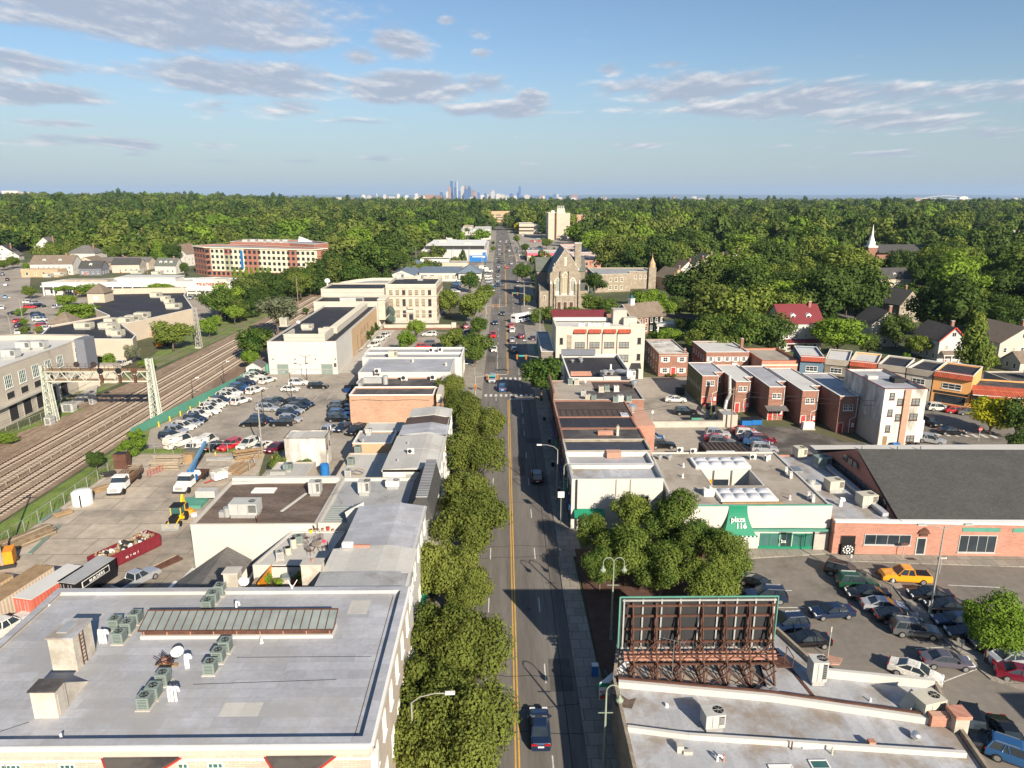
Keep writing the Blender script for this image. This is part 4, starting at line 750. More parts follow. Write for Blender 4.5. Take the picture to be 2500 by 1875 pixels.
def _rtu(m,w,d,h,legs):
 b=MB();b.box(-w/2,-d/2,.45,w/2,d/2,.45+h,M[m]);b.box(-w/2-.03,-d/2-.03,.45+h,w/2+.03,d/2+.03,.5+h,M[m])
 for x in(-w*.17,w*.17):b.box(x-.01,-d/2-.015,.5,x+.01,-d/2,.4+h,M.dark)
 body=b.mesh('body');b=MB();b.box(w*.2,-d/2-.02,.75,w/2-.1,-d/2-.001,.3+h,M.dark)
 for k in range(7):zz=.78+(h-.5)*k/7;b.box(w*.2,-d/2-.04,zz,w/2-.1,-d/2-.02,zz+.03,M[m])
 gr=b.mesh('grille');b=MB();b.cyl(w*.25,0,.5+h,.53+h,min(.42,d*.36),M.black,18)
 for k in range(6):a=PI*k/3;b.bar((w*.25,0,.54+h),(w*.25+.42*math.cos(a),.42*math.sin(a),.54+h),.02,M[m])
 fan=b.mesh('fan');b=MB()
 b.box(-w/2+.12,-d/2+.1,0,w/2-.12,d/2-.1,.45,M.galv)
 return(('body',body),('grille',gr),('fan',fan),('curb',b.mesh('curb')))
def rtu(x,y,z,label,m='unit_grey',w=2.2,d=1.4,h=1.2,rz=0,group=None):return roofthing('rooftop_unit',prot(_rtu,m,w,d,h,0),x,y,z,rz,label,'air conditioner',group)
def _fan(r,h):
 b=MB();b.lathe(0,0,[(r*.55,0),(r*.55,h*.5),(r,h*.52),(r,h*.8),(r*.7,h*.95),(r*.3,h),(.01,h)],M.aluminium,18);return(('body',b.mesh('body',smooth=False)),)
def fan(x,y,z,label,r=.45,h=.9,group=None):return roofthing('exhaust_fan',prot(_fan,r,h),x,y,z,0,label,'roof fan',group)
def _mini():
 b=MB();b.box(-.42,-.16,.12,.42,.16,.8,M.unit_white);b.box(-.4,-.12,0,-.3,.12,.12,M.galv);b.box(.3,-.12,0,.4,.12,.12,M.galv);body=b.mesh('body');b=MB()
 n=18;b.add([(-.12+.27*math.cos(2*PI*i/n),-.163,.46+.27*math.sin(2*PI*i/n))for i in range(n)]+[(-.12+.27*math.cos(2*PI*i/n),-.17,.46+.27*math.sin(2*PI*i/n))for i in range(n)],[tuple(range(n,2*n))]+[(i,(i+1)%n,(i+1)%n+n,i+n)for i in range(n)],M.dark);return(('body',body),('fan',b.mesh('fan')))
def mini(x,y,z,label,rz=0,group=None,sc=1.15):return roofthing('split_unit',prot(_mini),x,y,z,rz,label,'air conditioner',group,sc)
def pipe(x,y,z,label,h=.6,r=.08,m='white',hook=False,group=None,name='vent_pipe'):
 b=MB()
 if hook:b.tube([(x,y,z),(x,y,z+h*.8),(x+.06,y-.04,z+h),(x+.25,y-.1,z+h),(x+.33,y-.12,z+h*.75)],r,M[m],8)
 else:b.cyl(x,y,z,z+h,r,M[m],10);b.cyl(x,y,z,z+.08,r*2,M[m],10,r)
 return b.obj(name,label=label,cat='vent pipe',group=group)
def skylight(x0,y0,x1,y1,z,label,m='glass_pale',h=.25,group=None):
 r=empty('skylight',((x0+x1)/2,(y0+y1)/2,z),label=label,cat='skylight',group=group);b=MB();b.ring(rect(x0,y0,x1,y1),.1,z,z+h,M.white);b.obj('frame',r);b=MB();b.box(x0+.1,y0+.1,z,x1-.1,y1-.1,z+h*.8,M[m]);b.obj('pane',r);return r
def dish(x,y,z,label,r=.45,rz=.6,group=None):
 t=empty('satellite_dish',(x,y,z),rz,label=label,cat='satellite dish',group=group);b=MB();n=16
 vs=[(0,-.05,.75)];
 for k,(q,o)in enumerate(((.5,.0),(1,-.1))):
  for i in range(n):a=2*PI*i/n;vs.append((r*q*math.cos(a),-.05+o-0.0,.75+r*q*math.sin(a)))
 fs=[(0,1+i,1+(i+1)%n)for i in range(n)]+[(1+i,1+n+i,1+n+(i+1)%n,1+(i+1)%n)for i in range(n)];b.add(vs,fs,M.unit_white);b.obj('reflector',t,world=0)
 b=MB();b.bar((0,0,0),(0,0,.75),.06,M.metal);b.bar((0,-.08,.5),(0,-.6,.7),.03,M.metal);b.box(-.05,-.66,.65,.05,-.56,.76,M.unit_white);b.obj('mount',t,world=0);return t
def aerial(x,y,z,label,h=2,rz=0.5):
 b=MB();b.bar((x,y,z),(x,y,z+h),.04,M.metal);c,s=math.cos(rz),math.sin(rz);b.bar((x-c,y-s,z+h-.1),(x+c,y+s,z+h+.05),.035,M.metal)
 for k in range(7):t=-.9+.3*k;l=.35+.06*k;b.bar((x+c*t-s*-l,y+s*t-c*l,z+h),(x+c*t+s*-l,y+s*t+c*l,z+h),.02,M.metal)
 return b.obj('aerial',label=label,cat='tv aerial')
def chimney(B,x,y,z0,z1,w=.7,d=.6,m='red_brick',pots=1):
 b=MB();b.box(x-w/2,y-d/2,z0,x+w/2,y+d/2,z1,M[m]);b.box(x-w/2-.06,y-d/2-.06,z1,x+w/2+.06,y+d/2+.06,z1+.12,M.concrete)
 for k in range(pots):xx=x-w/2+w*(k+.5)/pots;b.cyl(xx,y,z1+.12,z1+.4,.11,M.orange_brick,8)
 b.obj('chimney',B.root)
# ---- lettering
FONT={'p':None}
def text3d(name,s,loc,size,m,rz=0,tilt=PI/2,parent=None,ext=.02,shear=0,space=1,bold=.0,align='CENTER'):
 cu=bpy.data.curves.new(name,'FONT');cu.body=s;cu.size=size;cu.extrude=ext;cu.align_x=align;cu.shear=shear;cu.space_character=space;cu.offset=bold
 o=bpy.data.objects.new(name,cu);COL.objects.link(o);dg=bpy.context.evaluated_depsgraph_get();me=bpy.data.meshes.new_from_object(o.evaluated_get(dg));bpy.data.objects.remove(o);me.materials.clear();me.materials.append(M[m])
 r=bpy.data.objects.new(name,me);COL.objects.link(r);r.rotation_euler=(tilt,0,rz)
 if parent:r.parent=parent;r.location=tuple(loc[i]-parent.location[i]for i in range(3));kid(r)
 else:r.location=loc
 return r
# ================================================================ LEFT OF THE ROAD
# ---- big grey flat roof block in the foreground
B=Bld('corner_block','large pale brick block in the foreground with a wide silver grey roof',(-38.6,37.0,-8.4,55.2),13,'pale_brick','silver_roof',par=.42,cope='silver_roof',cw=.62,ch=.05)
B.band(0,12.3,12.8,'cream_wall',.14,'cornice');B.band(0,12.8,13.05,'white',.24,'gutter');B.band(1,12.3,12.8,'cream_wall',.14,'cornice');B.band(1,12.8,13.05,'white',.24,'gutter');B.band(0,11.85,11.95,'white',.06,'string_course')
def _back(b):b.box(-38.3,54.9,12.5,-9,55.0,13.0,M.white_wall)
B.part('flashing',_back)
for X0,Y0 in[g('I',140,1625,10.4),g('I',262,1625,10.4),g('I',690,1635,10.4),g('I',1470,1640,10.4),g('I',1605,1640,10.4),g('I',1890,1640,10.4),g('J',462,1610,10.4)]:B.put('window',win_mesh(1.0,1.7,'white','glass_green',3,4,.08),0,X0+38.6,10.0)
for xa,xb in((-24.9,-20.4),(-14.8,-10.8)):
 def _bay(b,xa=xa,xb=xb):
  P=[(xa,37),(xb,37),(xb-1.1,35.7),(xa+1.1,35.7)][::-1];b.prism(P,6,12.0,M.pale_brick);b.prism([(xa-.25,36.95),(xa+1,35.4),(xb-1,35.4),(xb+.25,36.95)],12.0,12.1,M.red);b.prism([(xa-.1,36.95),(xa+1.05,35.52),(xb-1.05,35.52),(xb+.1,36.95)],12.1,12.16,M.tar_roof)
 B.part('bay_window',_bay)
for k in range(6):B.put('window',win_mesh(1.1,1.8,'white','glass_green',3,4,.08),1,1.6+3*k,9.6);B.put('window',win_mesh(1.1,1.8,'white','glass_green',3,4,.08),1,1.6+3*k,5.6)
B.box('pilaster',-8.4,37.0,0,-8.0,37.6,12.1,'white')
# penthouses (stair heads) are part of the block
def _ph(b):
 b.box(-32.7,44.7,12.6,-30.9,47,15.3,M.stucco_old);b.box(-32.8,44.6,15.3,-30.8,47.1,15.42,M.silver_roof_dirty);b.box(-32.3,45.2,15.42,-31.6,46.5,15.5,M.galv)
B.part('stair_head',_ph)
def _lad(b):
 for y in(45.35,45.8):b.bar((-30.83,y,12.7),(-30.83,y,15.3),.05,M.rust_dark)
 for k in range(8):b.bar((-30.83,45.35,12.9+.3*k),(-30.83,45.8,12.9+.3*k),.04,M.rust_dark)
B.part('ladder',_lad)
def _ph2(b):
 b.box(-31,39.9,12.6,-29.4,41.0,14.65,M.stucco_old);b.box(-31.1,39.8,14.65,-29.3,41.1,14.75,M.tar_roof);b.box(-29.42,40.1,12.7,-29.37,40.75,14.3,M.concrete)
 b.add([(-31,41,12.6),(-29.5,41,12.6),(-29.5,43.6,12.6),(-31,43.6,12.6),(-31,41,14.5),(-29.5,41,14.5)],[(0,1,5,4),(1,2,5),(3,0,4),(4,5,2,3)],M.stucco_old)
B.part('stair_head',_ph2)
def _sk(b):
 b.box(-28.3,48.5,12.58,-13.4,50.1,12.85,M.white_wall);b.box(-28.2,48.7,12.85,-13.5,50.1,13.35,M.rust)
 for k in range(9):x=-28.1+1.8*k;b.box(x,48.66,12.86,x+.07,48.7,13.35,M.orange_brick)
B.part('clerestory',_sk)
def _skg(b):
 A=[(-28.4,48.5,13.3),(-13.3,48.5,13.3),(-13.3,50.3,13.95),(-28.4,50.3,13.95)];b.add(A+[(q[0],q[1],q[2]+.06)for q in A],[(0,3,2,1),(4,5,6,7),(0,1,5,4),(1,2,6,5),(2,3,7,6),(3,0,4,7)],M.glass_pale)
 for k in range(24):x=-28.35+.655*k;b.bar((x,48.5,13.38),(x,50.3,14.03),.06,M.rust_dark)
 b.bar((-28.4,50.28,14.0),(-13.3,50.28,14.0),.12,M.rust);b.bar((-28.4,48.5,13.33),(-13.3,48.5,13.33),.1,M.rust)
B.part('glazing',_skg)
def _seams(b):
 for x0,y0,x1,y1 in((-34,37.8,-31.2,39.6),(-9.6,38,-9.6,54.6),(-22,43.2,-12,43.6),(-20,46.2,-10,46.2)):b.bar((x0,y0,12.59),(x1,y1,12.59),.04,M.dark,h=.012)
 for x,y,w,d in((-19,40,2.6,1.3),(-26.5,51.5,3,1.4),(-13,51.8,1.6,2),(-35,51,2,1.2)):b.box(x,y,12.58,x+w,y+d,12.592,M.pale_roof)
B.part('roof_patches',_seams)
CG=['behind the stair head','beside the dish','on the right of the roof','at the back of the roof']
for grp,pts in enumerate((((995,630),(1065,545),(1130,465),(960,515)),((1210,1185),(1285,1100),(1365,985)),((1765,890),(1835,790),(1895,705)),((1745,355),(1790,290),(1850,225)))):
 for i,(x,y)in enumerate(pts):
  X,Y=g('I',x,y-14,12.6);condenser(X,Y+.35,12.58,'grey green fan unit, %s from the front, %s'%(od(i),CG[grp]),group='grey green fan units on the big silver roof')
for i,(x,y,lab)in enumerate(((845,600,'left white capped pipe beside the stair head'),(870,602,'middle white capped pipe beside the stair head'),(895,600,'right white capped pipe beside the stair head'),(1430,1090,'left of three white pipes by the front fan units'),(1458,1092,'middle of three white pipes by the front fan units'),(1488,1090,'right of three white pipes by the front fan units'),(1572,815,'left white pipe near the dish'),(1592,810,'right white pipe near the dish'),(2000,355,'white pipe behind the rusty skylight'))):
 X,Y=g('I',x,y,12.6);pipe(X,Y,12.58,lab,1.15,.09,hook=True)
for t,x,y,lab in(('I',520,1420,'small white vent by the front parapet'),('J',65,600,'white vent in front of the rusty skylight'),('I',410,285,'small white vent near the back left edge')):X,Y=g(t,x,y,12.6);pipe(X,Y,12.58,lab,.45,.08)
X,Y=g('I',1500,740,12.6);dish(X,Y,12.58,'grey dish on the silver roof among cut branches')
X,Y=g('I',1400,790,12.6);b=MB();q=random.Random(2)
for k in range(26):a=q.uniform(0,6.3);l=q.uniform(.3,1.0);b.bar((X+q.uniform(-.7,.7),Y+q.uniform(-.3,.6),12.65+q.uniform(0,.3)),(X+l*math.cos(a),Y+.2+l*math.sin(a)*.6,12.7+q.uniform(0,.6)),.04,M.rust_dark if k%3 else M.black)
b.box(X-.5,Y-.2,12.58,X+.9,Y+.1,12.7,M.wood);b.obj('junk_pile',label='heap of dark cables and branches beside the dish',cat='junk')
X,Y=g('I',1395,775,12.6);b=MB();b.cyl(X,Y-.1,12.7,13.0,.16,M.orange_brick,12,.2);b.obj('flower_pot',label='terracotta pot on the roof by the cable heap',cat='pot')
X,Y=g('J',325,185,12.6);b=MB();b.bar((X,Y,12.6),(X,Y,13.4),.08,M.white);b.bar((X,Y,13.1),(X-.3,Y,13.9),.06,M.white);b.bar((X,Y,13.1),(X+.5,Y,13.9),.06,M.white);b.obj('vent_fork',label='white forked pipe at the back parapet of the silver roof',cat='vent pipe')
# chimney with dish at the back parapet
X,Y=g('I',1950,140,13);b=MB();b.box(X-.6,55.3,9,X+.6,56.3,14.3,M.stucco_old);b.box(X-.7,55.2,14.3,X+.7,56.4,14.42,M.concrete);b.obj('chimney',B.root)
dish(X+1.0,55.7,12.7,'white dish fixed beside the stubby chimney',.45,.2)
# ---- row of roofs going back along the pavement
def strip(name,label,x0,y0,x1,y1,h,roof,wall='white_wall',ridge=.35,cat='building',**k):
 s=Bld(name,label,(x0,y0,x1,y1),h,wall,None,group=None,cat=cat);xm=x0+(x1-x0)*.62
 b=MB();b.add([(x0-.15,y0,h),(xm,y0,h+ridge),(x1+.15,y0,h-.05),(x1+.15,y1,h-.05),(xm,y1,h+ridge),(x0-.15,y1,h),(x0-.15,y0,h-.3),(x1+.15,y0,h-.3),(x1+.15,y1,h-.3),(x0-.15,y1,h-.3)],[(0,1,4,5),(1,2,3,4),(0,6,7,2,1),(2,7,8,3),(3,8,9,5,4),(5,9,6,0)],M[roof]);b.obj('roof',s.root)
 s.wins(1,max(2,int((y1-y0)/2.6)),[4.2,h-2.3]if h>7.5 else[h-2.3],1.1,1.5,.5,.5);s.band(1,.3,3.0,'glass',.05,'shopfront');s.band(1,3.1,3.6,'green' if int(y0)%2 else'white',.5,'fascia');return s
strip('rowhouse','low grey roof strip right behind the big silver block',-17,55.6,-8.7,59.8,11.9,'grey_roof',ridge=.1)
s=strip('rowhouse','shop house with pale sheet roof nearest the big silver block',-17.2,60,-9.0,65.4,11.3,'pale_roof')
chimney(s,-18.3,61.2,8,12.1,1.9,1.2,'stucco_old')
b=MB();b.box(-16.4,65.2,11.5,-15.3,65.6,12.0,M.white);b.box(-15.3,65.25,11.5,-13.6,65.5,11.75,M.orange_brick);b.obj('upstand',s.root)
strip('rowhouse','shop house with smooth lavender grey roof behind the pale sheet roof',-16.6,65.6,-9.1,75.8,11.2,'silver_roof',ridge=.4)
s=Bld('mansard_shop','wide flat shop with grey green roof and ribbed mansard',(-22.3,78.0,-9.6,92.0),8,'white_wall','grey_roof',par=.35,cope='concrete',cw=.25)
def _rib(b):
 b.box(-22,78.3,7.66,-15.5,83.4,7.72,M.unit_green)
 for k in range(9):b.bar((-22,78.6+.55*k,7.75),(-15.5,78.6+.55*k,7.75),.08,M.grey_roof)
s.part('ribbed_sheet',_rib)
def _wall(b):b.box(-19.4,77.9,6,-16.6,78.05,11.1,M.white_wall)
def _mans(b):
 b.add([(-12.4,79.5,7.7),(-10.6,79.5,10.6),(-9.4,79.5,10.6),(-8.7,79.5,7.7),(-12.4,91.9,7.7),(-10.6,91.9,10.6),(-9.4,91.9,10.6),(-8.7,91.9,7.7)],[(0,1,5,4),(1,2,6,5),(2,3,7,6),(0,3,2,1),(4,5,6,7)],M.shingle_dark);b.box(-10.7,79.5,10.6,-9.3,91.9,10.72,M.grey_roof)
 for k in range(24):b.bar((-10.7,79.7+.52*k,10.74),(-9.3,79.7+.52*k,10.74),.05,M.dark)
s.part('mansard',_mans);s.band(1,.3,3.0,'glass',.05,'shopfront')
s.part('canopy',lambda b:(b.box(-9.6,74.8,3.6,-7.6,92,3.9,M.concrete),[b.bar((-7.7,75+2.8*k,0.13),(-7.7,75+2.8*k,3.6),.12,M.white)for k in range(7)]))
b=MB();b.add([(-18.5,77.6,7.6),(-16.6,77.6,7.6),(-16.6,77.6,10.9),(-18.9,77.6,9.6),(-18.5,82,7.6),(-16.6,76.2,11.2),(-18.7,82.0,8.6)],[(0,1,2,3),(0,3,6,4),(3,2,6),(1,4,6,2)],M.white_wall);b.obj('end_wall',s.root)
for t,x,y,lab,m in(('F',515,1020,'tall grey rooftop unit on the brown roof','unit_grey'),('F',930,1015,'tall grey rooftop unit on the grey green roof','unit_grey'),('F',1170,960,'low white rooftop unit with red and green pipes','unit_white')):
 X,Y=g(t,x,y-10,7.65);rtu(X,Y+.5,7.65,lab,m,1.5 if lab[0]=='t' else 1.8,1.3,1.5 if lab[0]=='t' else.7)
X,Y=g('F',750,1075,7.65);aerial(X,Y,7.65,'thin aerial on the grey green roof',1.9)
s=Bld('warehouse','white walled warehouse with rough dark brown flat roof beside the yard',[(-37.4,77.8),(-22.5,77.8),(-22.5,92.0),(-37.4,90.8)],8,'white_wall','brown_roof',par=.3,cope='concrete',cw=.22)
s.part('tall_flashing',lambda b:b.box(-37.2,90.9,7.7,-22.6,91.6,8.5,M.white_wall))
for t,x,y,lab in(('F',90,960,'white flat skylight on the brown roof'),):X,Y=g(t,x,y,7.8);skylight(X-1.6,Y-.6,X+1.4,Y+.9,7.7,lab,'white',.15)
X,Y=g('E',2060,1190,7.7);rtu(X,Y+.8,7.7,'biggest silver rooftop unit with round duct on the brown roof','unit_grey',3.4,2.0,1.4);b=MB();b.cyl(X-2.2,Y+.5,7.7,8.9,.42,M.galv,16);b.box(X-3.1,Y+.1,7.7,X-2.5,Y+.9,8.4,M.galv);b.obj('duct',label='round silver duct beside the biggest rooftop unit',cat='duct')
X,Y=g('F',300,1100,7.7);b=MB();b.bar((X-.6,Y-1.3,7.75),(X+1.0,Y+4.2,7.75),.35,M.white_wall,h=.08);b.obj('roof_seam',s.root)
pipe(-29.5,78.2,7.7,'rusty flue at the front edge of the brown roof',1.3,.07,'rust',name='flue')
# lower roofs between the warehouse and the big block: terrace with chairs, dark shingle roof
s=Bld('terrace_building','low building with a pale roof terrace full of wire chairs',[(-27.3,69.6),(-19.9,69.5),(-18.9,77.6),(-25.4,77.6)],7.2,'white_wall','pale_roof',par=.12)
for t,x,y,lab,m in(('F',380,1400,'grey green cooling unit behind the round tan ones','unit_green'),('F',335,1440,'larger round tan cooling unit on the terrace','unit_beige'),('F',290,1495,'smaller round tan cooling unit on the terrace','unit_beige'),('F',222,1535,'dark grey cooling unit nearest the terrace edge','unit_grey')):
 X,Y=g(t,x,y,7.15)
 if m=='unit_beige':
  r=empty('round_unit',(X,Y,7.12),label=lab,cat='air conditioner');hh=1.15 if'larger' in lab else.85;b=MB();b.cyl(0,0,.08,hh,.36,M[m],18);b.cyl(0,0,0,.08,.45,M.concrete,4);b.obj('body',r,world=0);b=MB();b.cyl(0,0,hh,hh+.05,.3,M.black,16);b.obj('fan',r,world=0)
 else:condenser(X,Y,7.12,lab,m,.3)
def chair_proto():
 r=empty('wire_chair',(0,0,0));b=MB()
 for k in range(7):b.bar((-.25+.083*k,-.25,.45),(-.25+.083*k,.25,.45),.02,M.rust_dark)
 b.obj('seat',r,world=0);b=MB()
 for k in range(6):b.bar((-.25+.1*k,.25,.45),(-.25+.1*k,.33,.95),.025,M.rust_dark)
 b.bar((-.25,.33,.95),(.25,.33,.95),.03,M.rust_dark);b.obj('backrest',r,world=0)
 for sx in(-.24,.24):
  for sy in(-.24,.24):b=MB();b.bar((sx,sy,.45),(sx*1.15,sy*1.2,0),.03,M.rust_dark);b.obj('leg',r,world=0)
 return r
cp=chair_proto();first=True
for i,(x,y,rz,lab)in enumerate(((450,1365,1.3,'wire chair standing apart near the cooling units'),(530,1290,2.2,'wire chair by the parapet beside the yellow pot'),(455,1440,.6,'wire chair left of the round table'),(480,1475,2.6,'wire chair in front of the round table'),(520,1395,0,'wire chair behind the round table'),(600,1440,-1.2,'wire chair right of the round table'),(560,1375,-.3,'wire chair beside the red folded parasol'))):
 X,Y=g('F',x,y+20,7.15)
 if first:cp.location=(X,Y,7.12);cp.rotation_euler=(0,0,rz);tag(cp,lab,'chair','wire chairs on the roof terrace');first=False
 else:dup(cp,(X,Y,7.12),rz,label=lab,category='chair',group='wire chairs on the roof terrace')
X,Y=g('F',530,1455,7.15);t=empty('wire_table',(X,Y,7.12),label='round wire table amid the chairs on the terrace',cat='table');b=MB();b.cyl(0,0,.7,.73,.55,M.wood_grey,18);b.obj('tabletop',t,world=0);b=MB()
for k in range(4):a=PI/4+PI/2*k;b.bar((0,0,.6),(.45*math.cos(a),.45*math.sin(a),0),.04,M.rust_dark)
b.obj('legs',t,world=0)
X,Y=g('F',590,1390,7.15);b=MB();b.tube([(X,Y,7.2),(X+.5,Y+.9,4.5),(X+.9,Y+1.7,5.0)],[.28,.18,.04],M.pink,8);b.bar((X,Y,7.12),(X+1.1,Y+2,5.15),.05,M.white);b.obj('parasol',label='folded pink red parasol leaning on the terrace',cat='parasol')
for x,y,m,lab,s_ in((488,1300,'yellow','yellow plant pot on the terrace parapet',.22),(585,1285,'orange_brick','left terracotta pot on the terrace parapet',.16),(630,1280,'red','red pot with plants on the terrace parapet',.25),(672,1290,'orange_brick','right terracotta pot on the terrace parapet',.15)):
 X,Y=g('F',x,y,7.15);b=MB();b.cyl(X,Y-.3,7.1,7.1+s_*1.8,s_*.75,M[m],12,s_);b.cyl(X,Y-.3,7.1+s_*1.8,7.14+s_*1.8,s_*.8,M.bed,12);b.obj('flower_pot',label=lab,cat='flower pot')
# terrace court with painted walls
b=MB();b.box(-27,65.2,0,-19.9,69.4,5.8,M.dirt);b.obj('terrace_court',label='low brown court in front of the terrace',cat='courtyard')
b=MB();[b.box(-25.2+.13*k,69.35,5.8,-25.13+.13*k,69.42,7.1,M.white)for k in range(42)]
b.box(-25.2,69.33,7.05,-19.9,69.44,7.15,M.dark);b.obj('picket_railing',label='white picket railing below the terrace edge',cat='railing')
b=MB();b.add([(-25.3,69.4,5.8),(-25.1,69.4,7.4),(-25.7,66.4,5.8),(-25.5,66.4,6.9),(-25.9,66.4,5.8),(-25.7,66.4,6.9)],[(0,1,3,2),(1,0,4,5),(2,3,5,4)],M.orange);b.obj('orange_screen',label='orange painted screen wall in the terrace court',cat='screen')
for xa,xb,m,nm,lab in((-22.5,-20.9,'red','planter','red painted planter box in the terrace court'),(-24.4,-22.8,'concrete','bench','long stone bench in the terrace court'),(-20.4,-20.0,'white','post','white post beside the planters in the court')):
 b=MB();b.box(xa,67.6,5.8,xb,68.2,6.4,M[m]);b.box(xa+.05,67.65,6.4,xb-.05,68.15,6.45,M.bed if m=='red' else M[m]);b.obj(nm,label=lab,cat=nm)
for k,(x,y)in enumerate(((-25,67.8),(-22,68.5),(-20.2,68),(-21.1,67),(-23.8,67))):tree(x,y,1.6,.6,'bush_bright','far','bright potted shrub, %s from the left in the terrace court'%od(k),'shrubs in the terrace court',name='shrub',cat='shrub',z=5.8)
b=MB();b.cyl(-23.3,68.5,6.5,6.55,.6,M.glass_pale,20);b.cyl(-23.3,68.5,5.8,6.5,.05,M.metal,6);b.obj('glass_table',label='round glass table in the terrace court',cat='table')
s=Bld('shed_roof_building','dark shingled shallow roof between the yard and the terrace',[(-38.8,57),(-29.6,57),(-29.7,78),(-37.6,77.2)],2.6,'white_wall',None)
b=MB();b.add([(-39.2,57,2.6),(-32.4,57,5.2),(-29.7,57,4.4),(-38.0,74.0,2.6),(-33.2,77.6,5.2),(-29.7,75.8,4.4)],[(0,1,4,3),(1,2,5,4)],M.shingle_grey);b.add([(-39.6,57,2.55),(-38.4,74.4,2.55),(-37.5,74.0,2.75),(-38.6,57,2.75)],[(0,3,2,1)],M.white);b.obj('roof',s.root)
# ---- white roofs farther along the pavement
s=strip('rowhouse','white sheet roofed shop behind the ribbed mansard',-16.9,92.4,-9.2,100,9,'pale_roof');s.part('vent_panel',lambda b:(b.box(-16.3,92.28,7.3,-14.2,92.4,8.7,M.white),b.box(-13.6,92.28,7.5,-12.9,92.4,8.4,M.galv)))
strip('rowhouse','second white sheet roof, with a small cooling unit',-16.8,100.1,-9.2,106.8,9,'pale_roof')
strip('rowhouse','grey roofed shop behind the white sheet roofs',-16.6,107,-9.2,112,9.1,'silver_roof',ridge=.5);strip('rowhouse','dark brown roofed shop between the grey roofs',-16.4,112.1,-9.3,116.2,9,'darkbrown_roof',ridge=.5)
strip('rowhouse','light grey roofed shop with dark left slope at the end of the row',-16.2,116.3,-9.3,121.2,9.1,'pale_roof',ridge=.5)
X,Y=g('F',1325,650,9.2);mini(X,Y,9.15,'white split unit alone on the white sheet roofs')
for t,x,y,lab in(('F',1215,715,'silver gooseneck vent on the white sheet roof'),('F',1300,570,'dark small vent stack on the white sheet roof'),('F',1525,300,'dark vent at the end of the row')):X,Y=g(t,x,y,9.1);pipe(X,Y,9.1,lab,.5,.1,'galv')
s=Bld('back_annex','low pale roofed annex with cooling units behind the white shops',(-26,102,-18.2,112.6),4,'beige_wall','pale_roof',par=.15)
for t,x,y,m,lab in(('F',880,640,'unit_green','tall green cooling unit at the annex far edge'),('F',820,745,'unit_green','green cooling unit in the middle of the annex'),('F',800,845,'unit_grey','grey cooling unit on the front of the annex')):X,Y=g(t,x,y,3.9);condenser(X,Y,3.9,lab,m,sc=1.25)
X,Y=g('F',885,830,3.9);b=MB();
for k in range(3):
 for i in range(16):a=2*PI*i/16;a2=2*PI*(i+1)/16;b.bar((X+.8*math.cos(a),Y+.1*k,4.2+.45*math.sin(a)+.25),(X+.8*math.cos(a2),Y+.1*k,4.2+.45*math.sin(a2)+.25),.06,M.wood)
b.obj('hose_coil',label='coil of brown hose on the annex roof',cat='hose')
s=Bld('back_annex','small green grey roofed annex with a tan wall and a silver fan',(-25.8,114.5,-19.2,121),5,'tan_wall','grey_roof',par=.2,cope='white');X,Y=g('F',920,560,4.8);fan(X,Y,4.8,'silver drum fan on the tan annex',.55,1.1);X,Y=g('F',970,490,4.8);rtu(X,Y,4.8,'small grey unit with slanted hood on the tan annex','unit_grey',1.1,.9,.7)
Bld('back_annex','small ribbed white roofed annex against the brick wall',(-25.4,121.3,-18.6,126.5),4.9,'beige_wall','pale_roof',par=.12)
s=Bld('old_block','weathered white windowless block with a rusty edged pale roof',[(-37.8,115.8),(-30.8,115.8),(-31,120.2),(-37.9,120.2)],5.5,'old_white_wall','pale_roof',par=.1,cope='rust',cw=.12,ch=.05);s.wins(1,2,3.2,.5,.8,.3,.3,fr='rust',gl='glass_pale');s.door(1,1.2,.9,2.1,'white')
s=Bld('side_shed','small pale roofed shed covered with ducts',(-36.8,101.8,-30.6,108.6),4,'grey_wall','pale_roof',par=.15);X,Y=g('F',200,830,3.9);b=MB();b.box(X-1.2,Y,3.9,X+1.2,Y+.6,4.5,M.galv);b.add([(X-1.2,Y,4.5),(X+1.2,Y,4.5),(X+1.2,Y+.6,4.5),(X-1.2,Y+.6,4.5),(X-1.6,Y-.4,5),(X+.9,Y-.4,5)],[(0,1,5,4),(4,5,2,3)],M.metal);b.obj('duct',label='long grey duct on the small shed roof',cat='duct');X,Y=g('F',290,800,3.9);rtu(X,Y,3.9,'cluster like grey unit on the small shed','unit_green',1.3,1,.9)
b=MB();X,Y=g('F',600,830);b.cyl(X,Y,0,2.0,.75,M.blue,16);b.cyl(X,Y,2.0,2.15,.6,M.blue,16,.3);b.obj('barrel',label='bright blue tank in the gap beside the old white block',cat='tank')
# ---- brick hall and flat roofed shops before the library lot
s=Bld('brick_hall','long blank brick hall facing the camera with a stepped white coping',(-31.9,141.2,-14.6,147.6),5.9,'tan_brick','tar_roof',par=.25,cope='white',cw=.25,ch=.18)
s.part('cable',lambda b:[b.bar((-31.5+1.6*k,141.1,4.9+.12*math.sin(k)),(-29.9+1.6*k,141.1,4.9+.12*math.sin(k+1)),.05,M.dark)for k in range(10)])
s=Bld('brick_hall','lower brick building with ducts behind the long hall',[(-30.6,148.5),(-13.8,148),(-13.4,157.5),(-32.6,157.5),(-32.6,152)],5.6,'tan_brick','tar_roof',par=.3,cope='white',cw=.22,ch=.12);s.box('fascia',-14,141.2,4.2,-12.9,157,6.1,'cream_wall')
for t,x,y,lab in(('F',1270,35,'grey box unit in the middle of the dark roof'),('F',1515,30,'white split unit at the right of the dark roof')):X,Y=g(t,x,y,5.3);mini(X,Y,5.3,lab,sc=1.7)
